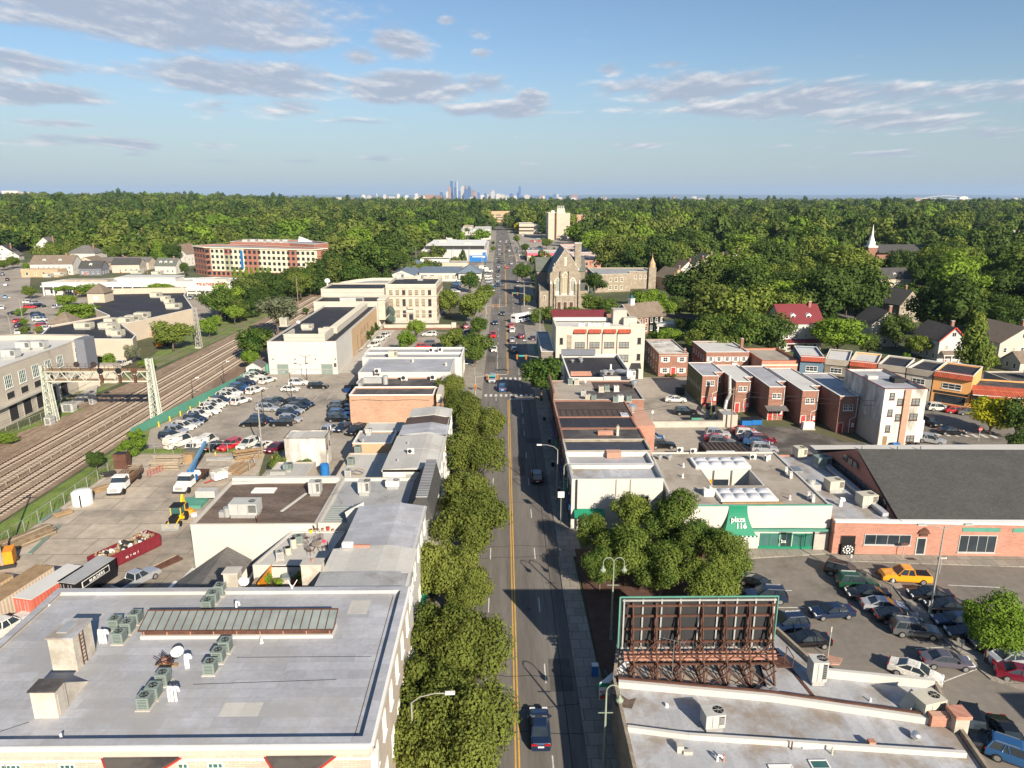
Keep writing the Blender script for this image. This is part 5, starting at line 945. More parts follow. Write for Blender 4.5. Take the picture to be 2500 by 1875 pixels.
X,Y=g('F',1110,60,5.3);b=MB();b.box(X-5,Y+.5,5.3,X+.3,Y+1.1,6.6,M.galv);b.cyl(X,Y,5.3,7.2,.6,M.galv,14);b.box(X-5.3,Y-3.4,3,X-4.8,Y+1.1,6.4,M.galv);b.obj('duct',label='silver duct with drum on the dark roofed brick building',cat='duct')
s=Bld('metal_roof_shop','shop with a smooth grey sloping metal roof',(-33.4,158.2,-12.2,172.6),6.6,'white_wall','silver_roof',par=.12);X,Y=g('B',1045,1600,6.5);mini(X,Y,6.5,'white unit on the front edge of the grey metal roof',sc=1.6)
for t,x,y,lab in(('B',1340,1500,'brown small vent box on the grey roof'),('B',1620,1530,'small white vent at the right of the grey roof')):X,Y=g(t,x,y,6.5);pipe(X,Y,6.5,lab,.8,.25,'unit_beige')
s=Bld('flat_shop','white edged flat roofed shop with a box unit',(-35.4,173.4,-10.6,179.8),6.5,'white_wall','grey_roof',par=.5,cope='white',cw=.4);X,Y=g('B',1175,1460,6.1);rtu(X,Y,6,'beige box unit on the white edged roof','unit_beige',2.2,1.6,1.3)
s=Bld('flat_shop','rear white edged flat roofed shop beside the library lot',(-36.0,180,-10.6,187.2),6.2,'white_wall','grey_roof',par=.45,cope='white',cw=.4);X,Y=g('B',1500,1420,5.8);mini(X,Y,5.8,'split unit pair at the back shop roof',sc=1.6);mini(X+2.2,Y+.6,5.8,'round dish like unit at the back shop roof',rz=.5,sc=1.6)
s.wins(1,2,1,2.4,2.2,.5,.5,fr='cream');
# ---- white box building, long wing and library
s=Bld('box_building','big blank white block with two grey roller doors',(-61.9,182.8,-43.9,244),8.8,'white_wall','black_roof',par=.3,cope='concrete',cw=.3)
s.part('base_band',lambda b:(b.box(-61.95,182.66,1.3,-43.85,182.8,1.4,M.concrete),))
def rollup(w,h):
 b=MB();b.box(-w/2-.12,-.08,0,-w/2,0,h+.12,M.concrete);b.box(w/2,-.08,0,w/2+.12,0,h+.12,M.concrete);b.box(-w/2,-.08,h,w/2,0,h+.12,M.concrete)
 for k in range(10):z=h*k/10;b.box(-w/2,-.04-(k%2)*.02,z,w/2,0,z+h/10,M.unit_green)
 return b.mesh('roller_door')
s.put('roller_door',rollup(2.9,2.7),0,3.6,0);s.put('roller_door',rollup(2.9,2.7),0,15.2,0);s.door(0,9.3,1.5,2.5,'white')
for x,z in((1.2,3.9),(7,3.9),(12.3,3.9),(17.6,3.9)):s.put('wall_lamp',win_mesh(.3,.35,'dark','glass_pale',1,1,.05,False),0,x,z)
s.put('louvre',win_mesh(.7,1.1,'metal','dark',1,6,.06,False),0,17.4,1.9)
def _screen(b):
 b.box(-57.8,184,8.5,-47,184.5,10.4,M.cream_wall);b.box(-57.8,184.5,8.5,-57.3,192.5,10.4,M.cream_wall);b.box(-47.5,184.5,8.5,-47,193,10.4,M.cream_wall);b.box(-51,193,8.5,-47,193.8,10.4,M.cream_wall);b.box(-57.9,183.9,9.6,-46.9,184,9.7,M.concrete);b.box(-58,183.9,10.4,-46.8,184.6,10.5,M.cream)
s.part('roof_screen',_screen)
s.part('roof_ridge_wall',lambda b:(b.box(-50.2,195.4,8.5,-46.4,196,10.3,M.cream_wall),b.box(-48.2,196,8.5,-46.4,241,10.2,M.cream_wall),b.box(-48.4,195.2,10.2,-46.2,241,10.35,M.cream),b.box(-46.2,201,8.45,-44.2,243.7,8.52,M.black_roof)))
s.part('wing_wall',lambda b:b.box(-43.9,202,0,-43.86,243.9,8.3,M.tan_wall))
for z in(1.0,4.3):
 for k in range(6):s.put('window',win_mesh(.55,1.7,'rust_dark','glass',1,2,.06,False),1,33+1.6*k+(k//2)*1.6,z)
for y in(27,32):s.put('window',win_mesh(.6,4.5,'rust_dark','glass',1,3,.06,False),1,y,.8)
X,Y=g('M',1690,775,8.5);rtu(X,Y+2,8.5,'low beige unit inside the cream screen','unit_beige',3.2,2,1.1);X,Y=g('M',1450,720,8.5);condenser(X,Y,8.5,'pale box unit at the left edge of the black roof','unit_beige',sc=2.6);X,Y=g('M',1605,690,8.5);b=MB();b.lathe(X,Y,[(.5,8.5),(.7,8.9),(.4,9.3),(.02,9.4)],M.white,12);b.obj('roof_vent',label='round white vent on the long black roof',cat='vent')
X,Y=g('B',830,1020,8.5);rtu(X,Y,8.5,'long grey unit with white hose at the back of the black roof','unit_grey',8,2.4,2.3)
s=Bld('library_annex','cream stepped annex behind the long black roof',(-65.5,244.2,-43.6,258),10.2,'cream_wall','black_roof',par=.35,cope='cream',cw=.4);s.part('bay',lambda b:(b.box(-43.6,246,3.6,-41.3,256,10.6,M.limestone),b.box(-41.3,247,4.4,-41.2,255,9.2,M.glass),b.box(-43.8,245.6,10.6,-41,256.4,10.9,M.cream)));s.wins(1,3,[1.2],1.6,2.6,1,3,fr='cream',nx=2);s.wins(1,6,[.9],.5,2.2,1,1,fr='cream',nx=1,sill=False)
s=Bld('library_annex','tall cream annex with banded parapet beside the railway',(-66.3,258.3,-43.5,276),12.8,'cream_wall','black_roof',par=.5,cope='cream',cw=.5)
for z in(9.2,10.3,11.4):s.band(0,z,z+.16,'concrete',.1)
X,Y=g('B',620,850,12.5);b=MB();b.lathe(X,Y,[(.3,12.3),(.3,13.2),(1.0,13.6),(1.1,14.3),(.6,14.9),(.02,15.0)],M.white,14);b.obj('radome',label='white ball shaped aerial cover at the corner of the cream annex',cat='antenna')
s=Bld('library_annex','curved cream parapet wing behind the annex',[(-66,276.3),(-44,276.3),(-44,300),(-55,300),(-61,294),(-65,286)],12,'cream_wall','grey_roof',par=1.0,cope='cream',cw=.4)
L=Bld('library','three storey limestone library with a flat dark roof',(-43.1,259.6,-24.6,286.4),14.1,'limestone','black_roof',par=.9,cope='cream',cw=.6,ch=.2)
for e in(0,1):L.band(e,9.9,10.15,'cream_wall',.25);L.band(e,3.4,3.6,'cream_wall',.12);L.band(e,13.0,13.2,'cream_wall',.2);L.band(e,0,1.1,'concrete',.12,'plinth')
for i in range(7):
 t=1.9+2.35*i
 for z,h in((10.5,1.7),(6.4,2.5),(2.3,2.5)):
  if z==2.3 and i==3:continue
  L.put('window',win_mesh(1.15,h,'rust_dark','blind' if(i*3+int(z))%4 else'glass',2,2,.08),0,t,z)
for i in range(9):
 for z,h in((10.5,1.7),(6.4,2.5),(2.3,2.5)):L.put('window',win_mesh(1.15,h,'rust_dark','glass',2,2,.08),1,2+2.8*i,z)
L.put('door',door_mesh(1.5,2.6,'dark',True),0,8.95,1.2);L.part('portico',lambda b:(b.box(-35.5,259.1,3.9,-32.8,259.6,4.2,M.cream_wall),b.box(-35.5,259.2,1,-35.1,259.6,3.9,M.cream_wall),b.box(-33.2,259.2,1,-32.8,259.6,3.9,M.cream_wall),b.box(-35.3,258.8,5.4,-33,259.6,6.3,M.limestone)))
for i in range(5):L.put('panel',win_mesh(1.15,1.0,'cream_wall','cream_wall',1,1,.06,False),0,1.9+2.35*i+2.35*(i>2),4.7)
for t,x,y,lab in(('B',1235,800,'large grey unit on the library roof'),('B',1405,810,'small grey unit on the library roof')):X,Y=g(t,x,y,13.2);rtu(X,Y,13.2,lab,'unit_grey',3 if'large' in lab else 2.2,2,1.6)
b=MB();b.box(-42.6,250,0,-18,250.4,1.1,M.limestone);b.box(-18.6,249.7,0,-17,250.9,1.9,M.limestone);b.box(-25.5,259.5,0,-24,262,.9,M.limestone);b.obj('garden_wall',label='low limestone wall with end pier before the library',cat='wall')
b=MB();b.tube([(-43.2,246,.7),(-43.2,212,.7),(-44.2,205,.7)],.35,M.concrete,6);b.obj('ramp_wall',label='pale ramp wall along the library wing',cat='wall')
# ---- dealer, shops and far left side of the road
def dealer():
 s=Bld('dealer_hall','blue grey roofed car dealer hall with long low roof',(-46,390,-24,424),4.6,'white_wall',None);gable_on(s,-46,390,-24,424,4.6,6.3,'x','slate_roof','white_wall');s.wins(0,5,1,2.6,2.4,1,1,nx=2)
 s=Bld('dealer_showroom','pyramid roofed dealer showroom next to the road',(-24.5,388,-12.6,404),4.6,'white_wall',None);hip_on(s,-24.5,388,-12.6,404,4.6,8.6,'slate_roof',1);s.wins(0,3,.8,2.8,2.6,.5,.5,nx=2);s.wins(1,4,.8,2.8,2.6,.5,.5,nx=2)
 s=Bld('dealer_hall','twin gabled blue grey roofed workshop by the railway',(-60,376,-47,440),4.8,'white_wall',None);gable_on(s,-60,376,-47,440,4.8,7.4,'y','slate_roof','white_wall')
 Bld('low_shop','flat brown grey roofed hall behind the dealer',(-58,442,-22,456),5.2,'beige_wall','grey_roof',par=.3);Bld('low_shop','raised dark roofed box behind the dealer hall',(-52,448.5,-34,462),6.8,'white_wall','black_roof',par=.4,cope='white')
 s=Bld('white_store','large white flat roofed store with blue painted corner',(-57.5,506,-12,600),8,'white_wall','white_roof',par=.6,cope='white',cw=.6)
 s.part('raised_roof',lambda b:(b.box(-56,524,7.3,-14,526,9.6,M.dark),b.box(-56.5,526,7.3,-13.6,590,9.9,M.gravel_roof),b.box(-56.6,525.6,9.9,-13.5,590.4,10.1,M.white),b.box(-50,560,10,-44,575,11.5,M.unit_beige),b.box(-30,540,10,-24,546,11.2,M.unit_beige)))
 s.part('blue_facade',lambda b:(b.box(-24,505.6,0,-11.8,506,4.4,M.blue),b.box(-22,505.5,3.2,-13,505.62,3.7,M.white)));s.part('blue_sign',lambda b:(b.box(-14.6,505.4,2.2,-12.4,505.65,6.6,M.blue),b.box(-15.6,505.3,3.0,-13.0,505.5,4.0,M.white)))
 Bld('far_shop','far pale shop with a brown gridded upper floor',(-36,760,-13.5,790),8,'white_wall','white_roof',par=.5).wins(0,12,[3.2,5.6],1.4,1.9,.5,.5,fr='cream',nx=1,ny=1,sill=False)
 s=Bld('far_shop','dark gabled shop before the gridded shop',(-48,700,-26,724),4,'white_wall',None);gable_on(s,-48,700,-26,724,4,6.6,'x','shingle_dark','white_wall')
 Bld('far_shop','far white low store',(-58,735,-48,775),5.5,'white_wall','white_roof',par=.4);Bld('far_shop','stepped white warehouse beyond the gridded shop',(-58,800,-36,870),7,'white_wall','white_roof',par=.4);Bld('far_shop','long white roofed store beyond the gridded shop',(-35,830,-15,905),7,'white_wall','white_roof',par=.4)
 Bld('far_shop','low white store with tan roof near the bend',(-50,880,-38,925),8,'beige_wall','gravel_roof',par=.4)
 s=Bld('footbridge','grey concrete bridge over the railway with railings',(-106,520,-70,524),5.2,'concrete','asphalt_pale',par=.9)
dealer()
# ---- left: depot at the edge, black roofed store, long white store, apartments, houses
D_=Bld('depot','pale concrete depot with open base, grid windows and a white roof',[(-101,100),(-101.9,140),(-102.6,166.6),(-100.2,171.5),(-104,176),(-120,177),(-142,172),(-138,100)],12,'grey_wall','white_roof',par=1.2,cope='concrete',cw=.6)
L0=40.01;
D_.band(0,4.2,4.6,'concrete',.9,'ledge');D_.band(1,4.2,4.6,'concrete',.9,'ledge')
for k in range(9):
 t=3+4.1*k
 if t<39:D_.put('window',win_mesh(2.4,2.7,'white','glass_green',4,3,.1),0,t,7.4);D_.put('opening',win_mesh(2.6,1.5,'concrete','dark',1,1,.08,False),0,t,5.1);D_.put('shade_pane',win_mesh(3.1,3.6,'concrete','dark',1,1,.2,False),0,t,.3)  # flat dark panes paint in the shade of the open recesses
for k in range(5):
 t=2.5+4.6*k;D_.put('window',win_mesh(2.4,2.7,'white','glass_green',4,3,.1),1,t,7.4)
 D_.put('opening',win_mesh(2.6,1.5,'concrete','dark',1,1,.08,False),1,t,5.1);D_.put('shade_pane',win_mesh(3.1,3.6,'concrete','dark',1,1,.2,False),1,t,.3)
D_.box('glass_bay',-102.4,167.2,5.6,-100.0,171.6,12.6,'slate_wall');D_.put('window',win_mesh(4.8,4.2,'white','glass_green',5,3,.12),2,2.75,6.6)
b=MB();b.box(-106,174,0,-97.5,177,4.6,M.grey_wall);b.obj('side_wall',D_.root)
for t,x,y,w,lab in(('A',220,1395,3.2,'left grey unit on the white depot roof'),('A',345,1390,2.8,'middle grey unit on the white depot roof'),('A',100,1465,3,'grey unit nearest the parapet of the white depot roof')):X,Y=g(t,x,y,10.8);rtu(X,Y,10.8,lab,'unit_grey',w,2.2,1.5)
b=MB();b.prism([(-103,176),(-97,164),(-95.4,150),(-97,150),(-101.5,168),(-107,178)],0,.5,M.concrete);b.obj('platform',label='low concrete platform below the depot',cat='platform')
for k,(xy,w,h)in enumerate(((g('E',570,300),2.6,1.9),(g('E',405,410),1.3,1.6),(g('E',770,235),.9,2.2))):
 b=MB();X,Y=xy;b.box(X-w/2,Y,0,X+w/2,Y+1.6,h,M.unit_grey);b.box(X-w/2-.05,Y-.05,h,X+w/2+.05,Y+1.65,h+.08,M.galv);b.box(X-w*.3,Y-.03,.2,X-.02,Y,h-.2,M.metal);b.box(X+.02,Y-.03,.2,X+w*.3,Y,h-.2,M.metal);b.obj('signal_cabinet',label=['wide grey double door cabinet by the tracks','low pale cabinet at the foot of the lattice leg','tall narrow white cabinet by the tracks'][k],cat='cabinet')
# black roofed store
S=Bld('supermarket','sprawling beige store with a black flat roof and two square pyramid towers',[(-142,221),(-133,200.5),(-105.5,199.5),(-107.5,205.5),(-120.5,223),(-111.8,255.5),(-130,290),(-134.5,303),(-168.5,298),(-164,286),(-158,273),(-146,254),(-134,240.5)],6.2,'beige_wall','black_roof',par=.5,cope='white',cw=.35)
S.part('screen_wall',lambda b:b.prism([(-168.2,297.2),(-134.6,302.2),(-134.7,301.6),(-168,296.6)],5.7,8.0,M.beige_wall))
for cx_,cy_,w,h,m in((-156.5,277,6.5,9.3,'beige_wall'),(-143,231,7.2,5.6,'white_wall')):
 def tw(b,cx_=cx_,cy_=cy_,w=w,h=h,m=m):
  b.box(cx_-w/2,cy_-w/2,0,cx_+w/2,cy_+w/2,h,M[m]);o=w/2+.5;b.add([(cx_-o,cy_-o,h),(cx_+o,cy_-o,h),(cx_+o,cy_+o,h),(cx_-o,cy_+o,h),(cx_,cy_,h+3.6)],[(0,1,4),(1,2,4),(2,3,4),(3,0,4),(3,2,1,0)],M.shingle_brown)
  if h>9:b.cyl(cx_,cy_-w/2-.06,0,0.01,.01,M.white,4)
 S.part('tower',tw)
def clock(b):
 n=20;X,Y,Z=-156.5,273.7,7.4;b.add([(X+.9*math.cos(2*PI*i/n),Y,Z+.9*math.sin(2*PI*i/n))for i in range(n)],[tuple(range(n))[::-1]],M.white);b.bar((X,Y-.03,Z),(X,Y-.03,Z+.7),.1,M.dark);b.bar((X,Y-.03,Z),(X+.45,Y-.03,Z+.1),.1,M.dark)
S.part('clock_face',clock)
for i,(t,x,y,w)in enumerate((('A',1320,955,4),('A',1400,985,3),('A',1430,1010,3),('A',1470,1050,5),('A',1060,1175,4.5),('A',1130,1155,4.5),('A',1205,1130,4.5),('A',950,1180,4),('A',715,1220,5),('A',910,1220,4.5),('A',960,1240,3),('A',960,1275,3),('A',1000,1285,3))):
 X,Y=g(t,x,y,5.7);rtu(X,Y,5.7,'beige rooftop unit, %s counted round the black store roof from its far corner'%od(i),'unit_beige',w,2.6,1.5,group='units on the black store roof')
b=MB();X,Y=g('A',1240,1290);b.box(X-3,Y-.4,0,X+2,Y,2.6,M.wood_grey);b.box(X+2.2,Y-1,0,X+4.6,Y-.8,2.2,M.wood);b.obj('bin_enclosure',label='timber and steel bin enclosure behind the store',cat='enclosure')
X,Y=g('A',1400,1370);b=MB();b.box(X-3,Y,0,X+3,Y+4,2.6,M.grey_wall);b.box(X-3.2,Y-.2,2.6,X+3.2,Y+4.2,2.8,M.white_roof);b.box(X-3.02,Y-.03,0,X-1,Y,2.2,M.orange);b.box(X-1,Y-.04,.1,X+2.6,Y,2.3,M.dark);b.obj('open_shed',label='low flat roofed shed with dark opening near the lattice mast',cat='shed')
# long white store with canopies
W=Bld('long_store','long white flat roofed row of shops with a colonnade canopy',[(-217,337),(-124,341.5),(-123,352),(-144,360),(-158,355),(-186,357),(-214,352)],5.8,'white_wall','white_roof',par=.5,cope='white',cw=.5)
W.part('canopy',lambda b:(b.prism([(-216,334),(-150,334.5),(-150,338),(-216,337)],4.2,4.7,M.white),[b.cyl(-215+4.6*k,334.6,0,4.2,.25,M.white,8)for k in range(15)]))
W.part('pergola',lambda b:([b.bar((-152+4.3*k,333,0),(-152+4.3*k,333,3.6),.35,M.white)for k in range(7)],b.bar((-153,333,3.6),(-125,333.5,3.6),.4,M.white),b.bar((-153,334.5,4.4),(-125,335,4.4),.3,M.white)))
W.part('raised_roof',lambda b:(b.prism([(-186,345),(-158,345),(-158,355),(-186,356)],5.2,7.2,M.white_wall),b.prism([(-186.4,344.6),(-157.6,344.6),(-157.6,355.4),(-186.4,356.4)],7.2,7.4,M.white_roof),b.box(-150,346,5.2,-134,350,6.6,M.white_wall),b.box(-139,343.5,5.2,-133,346,6.6,M.unit_beige),b.box(-211,344,5.2,-190,350,6.4,M.gravel_roof)))
for k in range(9):W.put('shop_window',win_mesh(3.4,2.4,'white','glass',3,1,.12,False),0,5+6.6*k,.5)
W.put('shop_door',win_mesh(3.2,3.2,'white','red',2,1,.12,False),0,16,.2)
# lettering on the far store front, only readable as red capitals
text3d('sign_lettering',"TRADER JOE'S",(-139,341.2-.75,3.6),2.3,'red',R(2.8),parent=W.root,bold=.03)
for i,(x,y,w)in enumerate(((500,770,5),(400,785,4),(1150,755,6),(1320,765,5))):X,Y=g('A',x+10,y,5.8);rtu(X,Y,5.8,'pale unit, %s from the left on the long white store roof'%od(i),'unit_beige',w,3,1.3,group='units on the long white store')
# brick apartments
def apts():
 A=Bld('apartment_block','five storey red and cream apartment block, its long front in coloured bays',[(-184,430),(-172,417.5),(-106,398),(-100,409),(-160,440),(-176,444)],16.5,'apt_red','grey_roof',par=.8,cope='white',cw=.7)
 segs=[(0,.3,'apt_cream',15.9),(3.5,12.5,'apt_cream',15.9),(12.6,17.5,'apt_olive',12.6),(17.6,26,'apt_cream',15.9),(26.1,35,'apt_red',12.6),(35,36,'apt_olive',12.6),(36.1,47,'apt_cream',15.9),(47,54,'apt_cream',15.9),(54.1,60,'apt_red',12.8),(60,72.4,'apt_cream',15.9)]
 for a,c,m,h in segs[1:]:A.band(1,3.2 if m!='apt_red' else.5,h,m,.25,'bay_front',a,c)
 for k in range(23):
  t=1.8+3.1*k
  for j in range(5):A.put('window',win_mesh(1.7,1.7,'dark','glass',2,1,.1,False),1,t,1+3.15*j,.26)
 for k in range(5):
  for j in range(5):A.put('window',win_mesh(1.9,1.6,'dark','glass',2,1,.1,False),0,2.5+4*k,1+3.15*j,.02)
 for e in(0,1,2):A.band(e,16.1,16.6,'cream',.7)
 A.band(1,5,15,'blue',.5,'banner',23.5,25)
 A2=Bld('apartment_block','rear brick wing of the apartments rising behind the cream front',[(-168,446),(-128,434),(-110,420),(-105.5,436),(-126,462),(-166,470)],17.8,'apt_red','grey_roof',par=.8,cope='white',cw=.7);A2 .wins(2,5,[3,6.2,9.4,12.6],1.6,1.7,1,1,fr='dark',nx=2,ny=1,sill=False);A2 .wins(1,6,[9.4,12.6],1.6,1.7,1,1,fr='dark',nx=2,ny=1,sill=False)
 A2 .part('roof_gable',lambda b:b.add([(-128,452,17.3),(-119,449,17.3),(-128,458,17.3),(-119,454,17.3),(-128,455,20.5),(-122,452,18.8)],[(0,1,5,4),(2,4,5,3),(0,4,2),(1,3,5)],M.white))
 A2 .part('roof_plant',lambda b:(b.box(-162,450,17.0,-134,452,17.5,M.unit_grey),[b.box(-162+5*k,450,17.2,-159+5*k,452,18.8,M.unit_grey)for k in range(6)]))
apts()
# houses by the side street
house('big white gabled house with two chimneys on the left hillside',-344,549,15,11,8,.15,kind='gy',roof='shingle_grey',pitch=.9,porch=True)
house('white house with wide brown roof and two white gables beside the long store',-266,430,24,12,6.5,.05,kind='gx',roof='shingle_brown',dormers=2,pitch=.75)
s=Bld('low_shop','tan brick low shop with dark roof in front of the white gables',(-276,412,-255,421),4.4,'tan_wall','black_roof',par=.4,cope='white');s.wins(0,4,1,1.4,1.9,1,1)
house('white house with a big grey hipped roof and dormers',-289,503,19,15,7,.0,kind='hip',roof='shingle_grey',pitch=.65,chim=True)
house('slate blue cottage with a white edged centre gable',-242,426,13,9,4.4,.0,wall='slate_wall',kind='gx',roof='shingle_dark',chim=False,dormers=1,pitch=.8,trim='white')
house('low beige gabled building behind the slate blue cottage',-254,446,16,13,5,.0,wall='beige_wall',kind='gy',roof='shingle_brown',chim=False,pitch=.5)
house('pale grey building with mono pitched roofs and arched windows',-229,441,16,11,5,.1,wall='grey_wall',kind='gx',roof='shingle_dark',chim=False,pitch=.6)
house('long grey shingled hall behind the slate blue cottage',-238,458,30,10,5,.0,wall='beige_wall',kind='gx',roof='shingle_grey',chim=False,pitch=.5)
house('small white colonial cottage with dormers right of the large bright tree',-201,433,13,9,5,-.1,kind='gx',roof='shingle_green',dormers=3,pitch=.9)
house('white gabled house with brown roof touching the brick apartments',-213,484,13,13,8,-.3,kind='gy',roof='shingle_brown',pitch=.9)
house('white gabled house at the far left edge',-362,528,13,13,5.5,.3,kind='gy',roof='shingle_dark',pitch=.8)
house('small white garage at the end of the driveway',-351,522,7,8,3.6,.2,kind='gy',chim=False,roof='shingle_grey')
house('cream house peeping out of the trees above the hipped roof',-338,672,15,12,9,.4,wall='cream_wall',kind='gy',roof='shingle_brown');house('pale house half hidden left of the cream house',-355,660,13,11,6,0,kind='gx',roof='shingle_grey')
house('low pale house at the far left behind trees',-548,800,22,14,8,0,wall='beige_wall',kind='gx',roof='shingle_grey',chim=False);house('grey roofed house in the wood above the apartments',-363,845,20,14,8,.2,wall='white_wall',kind='gx',roof='shingle_grey')
house('grey roofed house deep in the wood left of the rail bridge',-250,1180,26,16,9,.2,wall='beige_wall',kind='gx',roof='shingle_grey')
s=Bld('brick_flats','square red brick flats with pale drainpipes behind the hipped roof house',(-273,507,-258,522),7,'apt_red','grey_roof',par=.4,cope='white');s.wins(0,4,[1,4.3],1.2,1.4,1,1);s.wins(1,4,[1,4.3],1.2,1.4,1,1)
# ================================================================ RIGHT OF THE ROAD
mm('front_brick',(.43,.2,.145),.9,.1,.4,.08,pat='wall',psize=(.5,.16),pmort=.015,pcol=(.4,.26,.2))
# ---- gabled strip roofs on the right pavement
def rrow(label,x1,y0,y1,h,roof,wall='red_brick',par=.2,cope=None,x0=9.4,name='shop_building',**k):
 s=Bld(name,label,(x0,y0,x1,y1),h,wall,roof,par=par,cope=cope,cw=.25,**k)
 s.wins(3,max(2,int((y1-y0)/2)),[4.4],1.1,1.7,.4,.4,fr='rust_dark');s.band(3,.3,2.9,'glass',.05,'shopfront');s.band(3,3.0,3.7,'green' if int(y0)%2 else'navy',.35,'fascia');return s
s=rrow('white walled end building with a silver roof beside the plaza trees',22.2,92,97.4,7.7,'silver_roof_dirty','white_wall',.55,'silver_roof')
s.wins(0,1,[3.7],.9,1.3,6.8,4.9,fr='dark');s.put('window',win_mesh(.9,1.3,'dark','glass',1,2,.07),0,8.7,3.7);s.put('window',win_mesh(.9,1.3,'dark','glass',1,2,.07),0,10.4,3.7);s.part('drain',lambda b:(b.bar((10.1,91.9,0),(10.1,91.9,7.6),.22,M.dark),b.box(15.6,91.85,5.2,15.75,92,7.6,M.concrete),b.box(17.6,91.85,5.2,17.75,92,7.6,M.concrete)))
s.part('awning',lambda b:b.add([(9.8,92,3.2),(14,92,3.2),(14,90.6,2.4),(9.8,90.6,2.4)],[(0,1,2,3)],M.green))
s=rrow('silver roofed building with white parapets and an orange skylight box',22,97.5,102.4,7.7,'silver_roof','white_wall',.55,'white');s.box('skylight_box',15.6,101.2,7.2,17.8,102.6,8.1,'orange_brick')
rrow('building with a shiny black roof between silver and matt roofs',22.6,102.5,107.9,7.9,'shiny_black_roof','stone',.3,'concrete')
s=rrow('black roofed building with a brick skylight upstand',22.8,108,113.6,7.9,'tar_roof','red_brick',.15);chimney(s,18.6,110.2,7.7,9.2,.4,.4,'unit_beige');s.box('skylight_box',15.4,110.3,7.6,17.9,111.0,8.4,'orange_brick')
rrow('black roofed building behind the brick upstand',22.6,113.7,120,7.9,'black_roof','red_brick',.15)
s=rrow('brown felt roofed building with ladder like seams',23.2,120.2,130.6,7.8,'darkbrown_roof','red_brick',.15);
def _seam(b):
 b.box(9.7,124.9,7.66,22.6,125.05,7.7,M.dark)
 for k in range(12):b.box(10.2+1.05*k,120.6,7.66,10.28+1.05*k,124.9,7.7,M.dark)
s.part('roof_seams',_seam);s.box('brick_wing',23.2,119.5,0,26.8,131,6.3,'orange_brick');X,Y=g('G',1045,290,6.6);fan(X,Y,6.3,'large silver mushroom fan on the brick wing',.95,1.7);X,Y=g('G',980,325,7.7);skylight(X-.6,Y-1,X+.7,Y+1,7.65,'white skylight on the brown felt roof','dome')
s=Bld('shop_building','corner shop building with pale and brown roof crowded with cooling units',(9.6,131,27.0,145.4),7.8,'red_brick','tar_roof',par=.25,cope='concrete',cw=.3)
s.part('pale_roof_part',lambda b:(b.box(10,131.4,7.5,15.6,138.5,7.62,M.gravel_roof),b.box(10,138.5,7.5,18.4,145,7.62,M.gravel_roof),b.box(18.6,138.6,7.5,26.6,145,7.6,M.darkbrown_roof),b.box(9.5,131,7.5,9.8,145.4,9.2,M.red_brick)))
s.wins(3,6,4.4,1.1,1.7,.4,.4,fr='rust_dark');s.band(3,.3,3.2,'glass',.05,'shopfront')
for i,(x,y,m)in enumerate(((635,165,'unit_grey'),(672,200,'unit_beige'),(722,205,'unit_green'),(785,130,'unit_beige'),(833,120,'unit_green'),(913,125,'unit_white'),(905,215,'unit_green'),(950,210,'unit_white'),(1018,212,'unit_green'),(525,65,'unit_green'),(578,68,'unit_beige'))):
 X,Y=g('G',x,y,7.5);condenser(X,Y,7.58,'%s cooling unit, %s counted along the corner shop roof'%({'unit_grey':'grey','unit_beige':'beige','unit_green':'green','unit_white':'white'}[m],od(i)),m,sc=1.2,group='cooling units on the corner shop roof')
X,Y=g('G',1065,95,7.6);fan(X,Y,7.6,'silver drum fan at the back corner of the corner shop',.75,1.7)
X,Y=g('G',645,75,7.5);dish(X,Y,7.6,'dark dish on a stand on the pale part of the corner shop roof',.4,2.5)
s=Bld('shop_building','dark flat roofed building with white parapet and orange skylight frame',(14.1,147.5,28,170.4),7.9,'white_wall','black_roof',par=.7,cope='white',cw=.3)
s.part('dark_parapet',lambda b:b.box(14.1,169.6,7.9,22.4,170.3,9.3,M.slate_wall));s.part('raised_corner',lambda b:(b.box(21.4,147.3,6.8,28.2,153,8.2,M.white_wall),b.box(21.6,147.7,8.2,27.9,152.7,8.25,M.tar_roof)))
for k in range(2):
 b=MB();X,Y=g('C',530,1600+16*k,7.3);x2=g('C',700,1600,7.3)[0];b.box(X,Y,7.25,x2,Y+.5,7.8,M.orange_brick);b.obj('skylight_frame',s.root)
for t,x,y,r,h,lab in(('C',950,1610,1.3,1.3,'largest domed silver vent on the dark roof'),('C',820,1640,.7,1.1,'left small mushroom vent at the white corner'),('C',872,1640,.7,1.1,'right small mushroom vent at the white corner'),('C',612,1485,.6,.9,'white mushroom vent, left rear of the dark roof'),('C',618,1500,.5,.8,'white mushroom vent, just before the rear one'),('C',545,1500,.45,.7,'white low vent nearest the road on the dark roof')):X,Y=g(t,x,y,7.3);fan(X,Y,7.25 if'corner' not in lab else 8.2,lab,r,h)
X,Y=g('C',1035,1635,8.2);rtu(X,Y,8.2,'pale rooftop unit on the white raised corner','unit_white',1.8,1.4,1.2);X,Y=g('C',867,1560,7.3);pipe(X,Y,7.25,'tall white vent stack on the dark roof',1.2,.22)
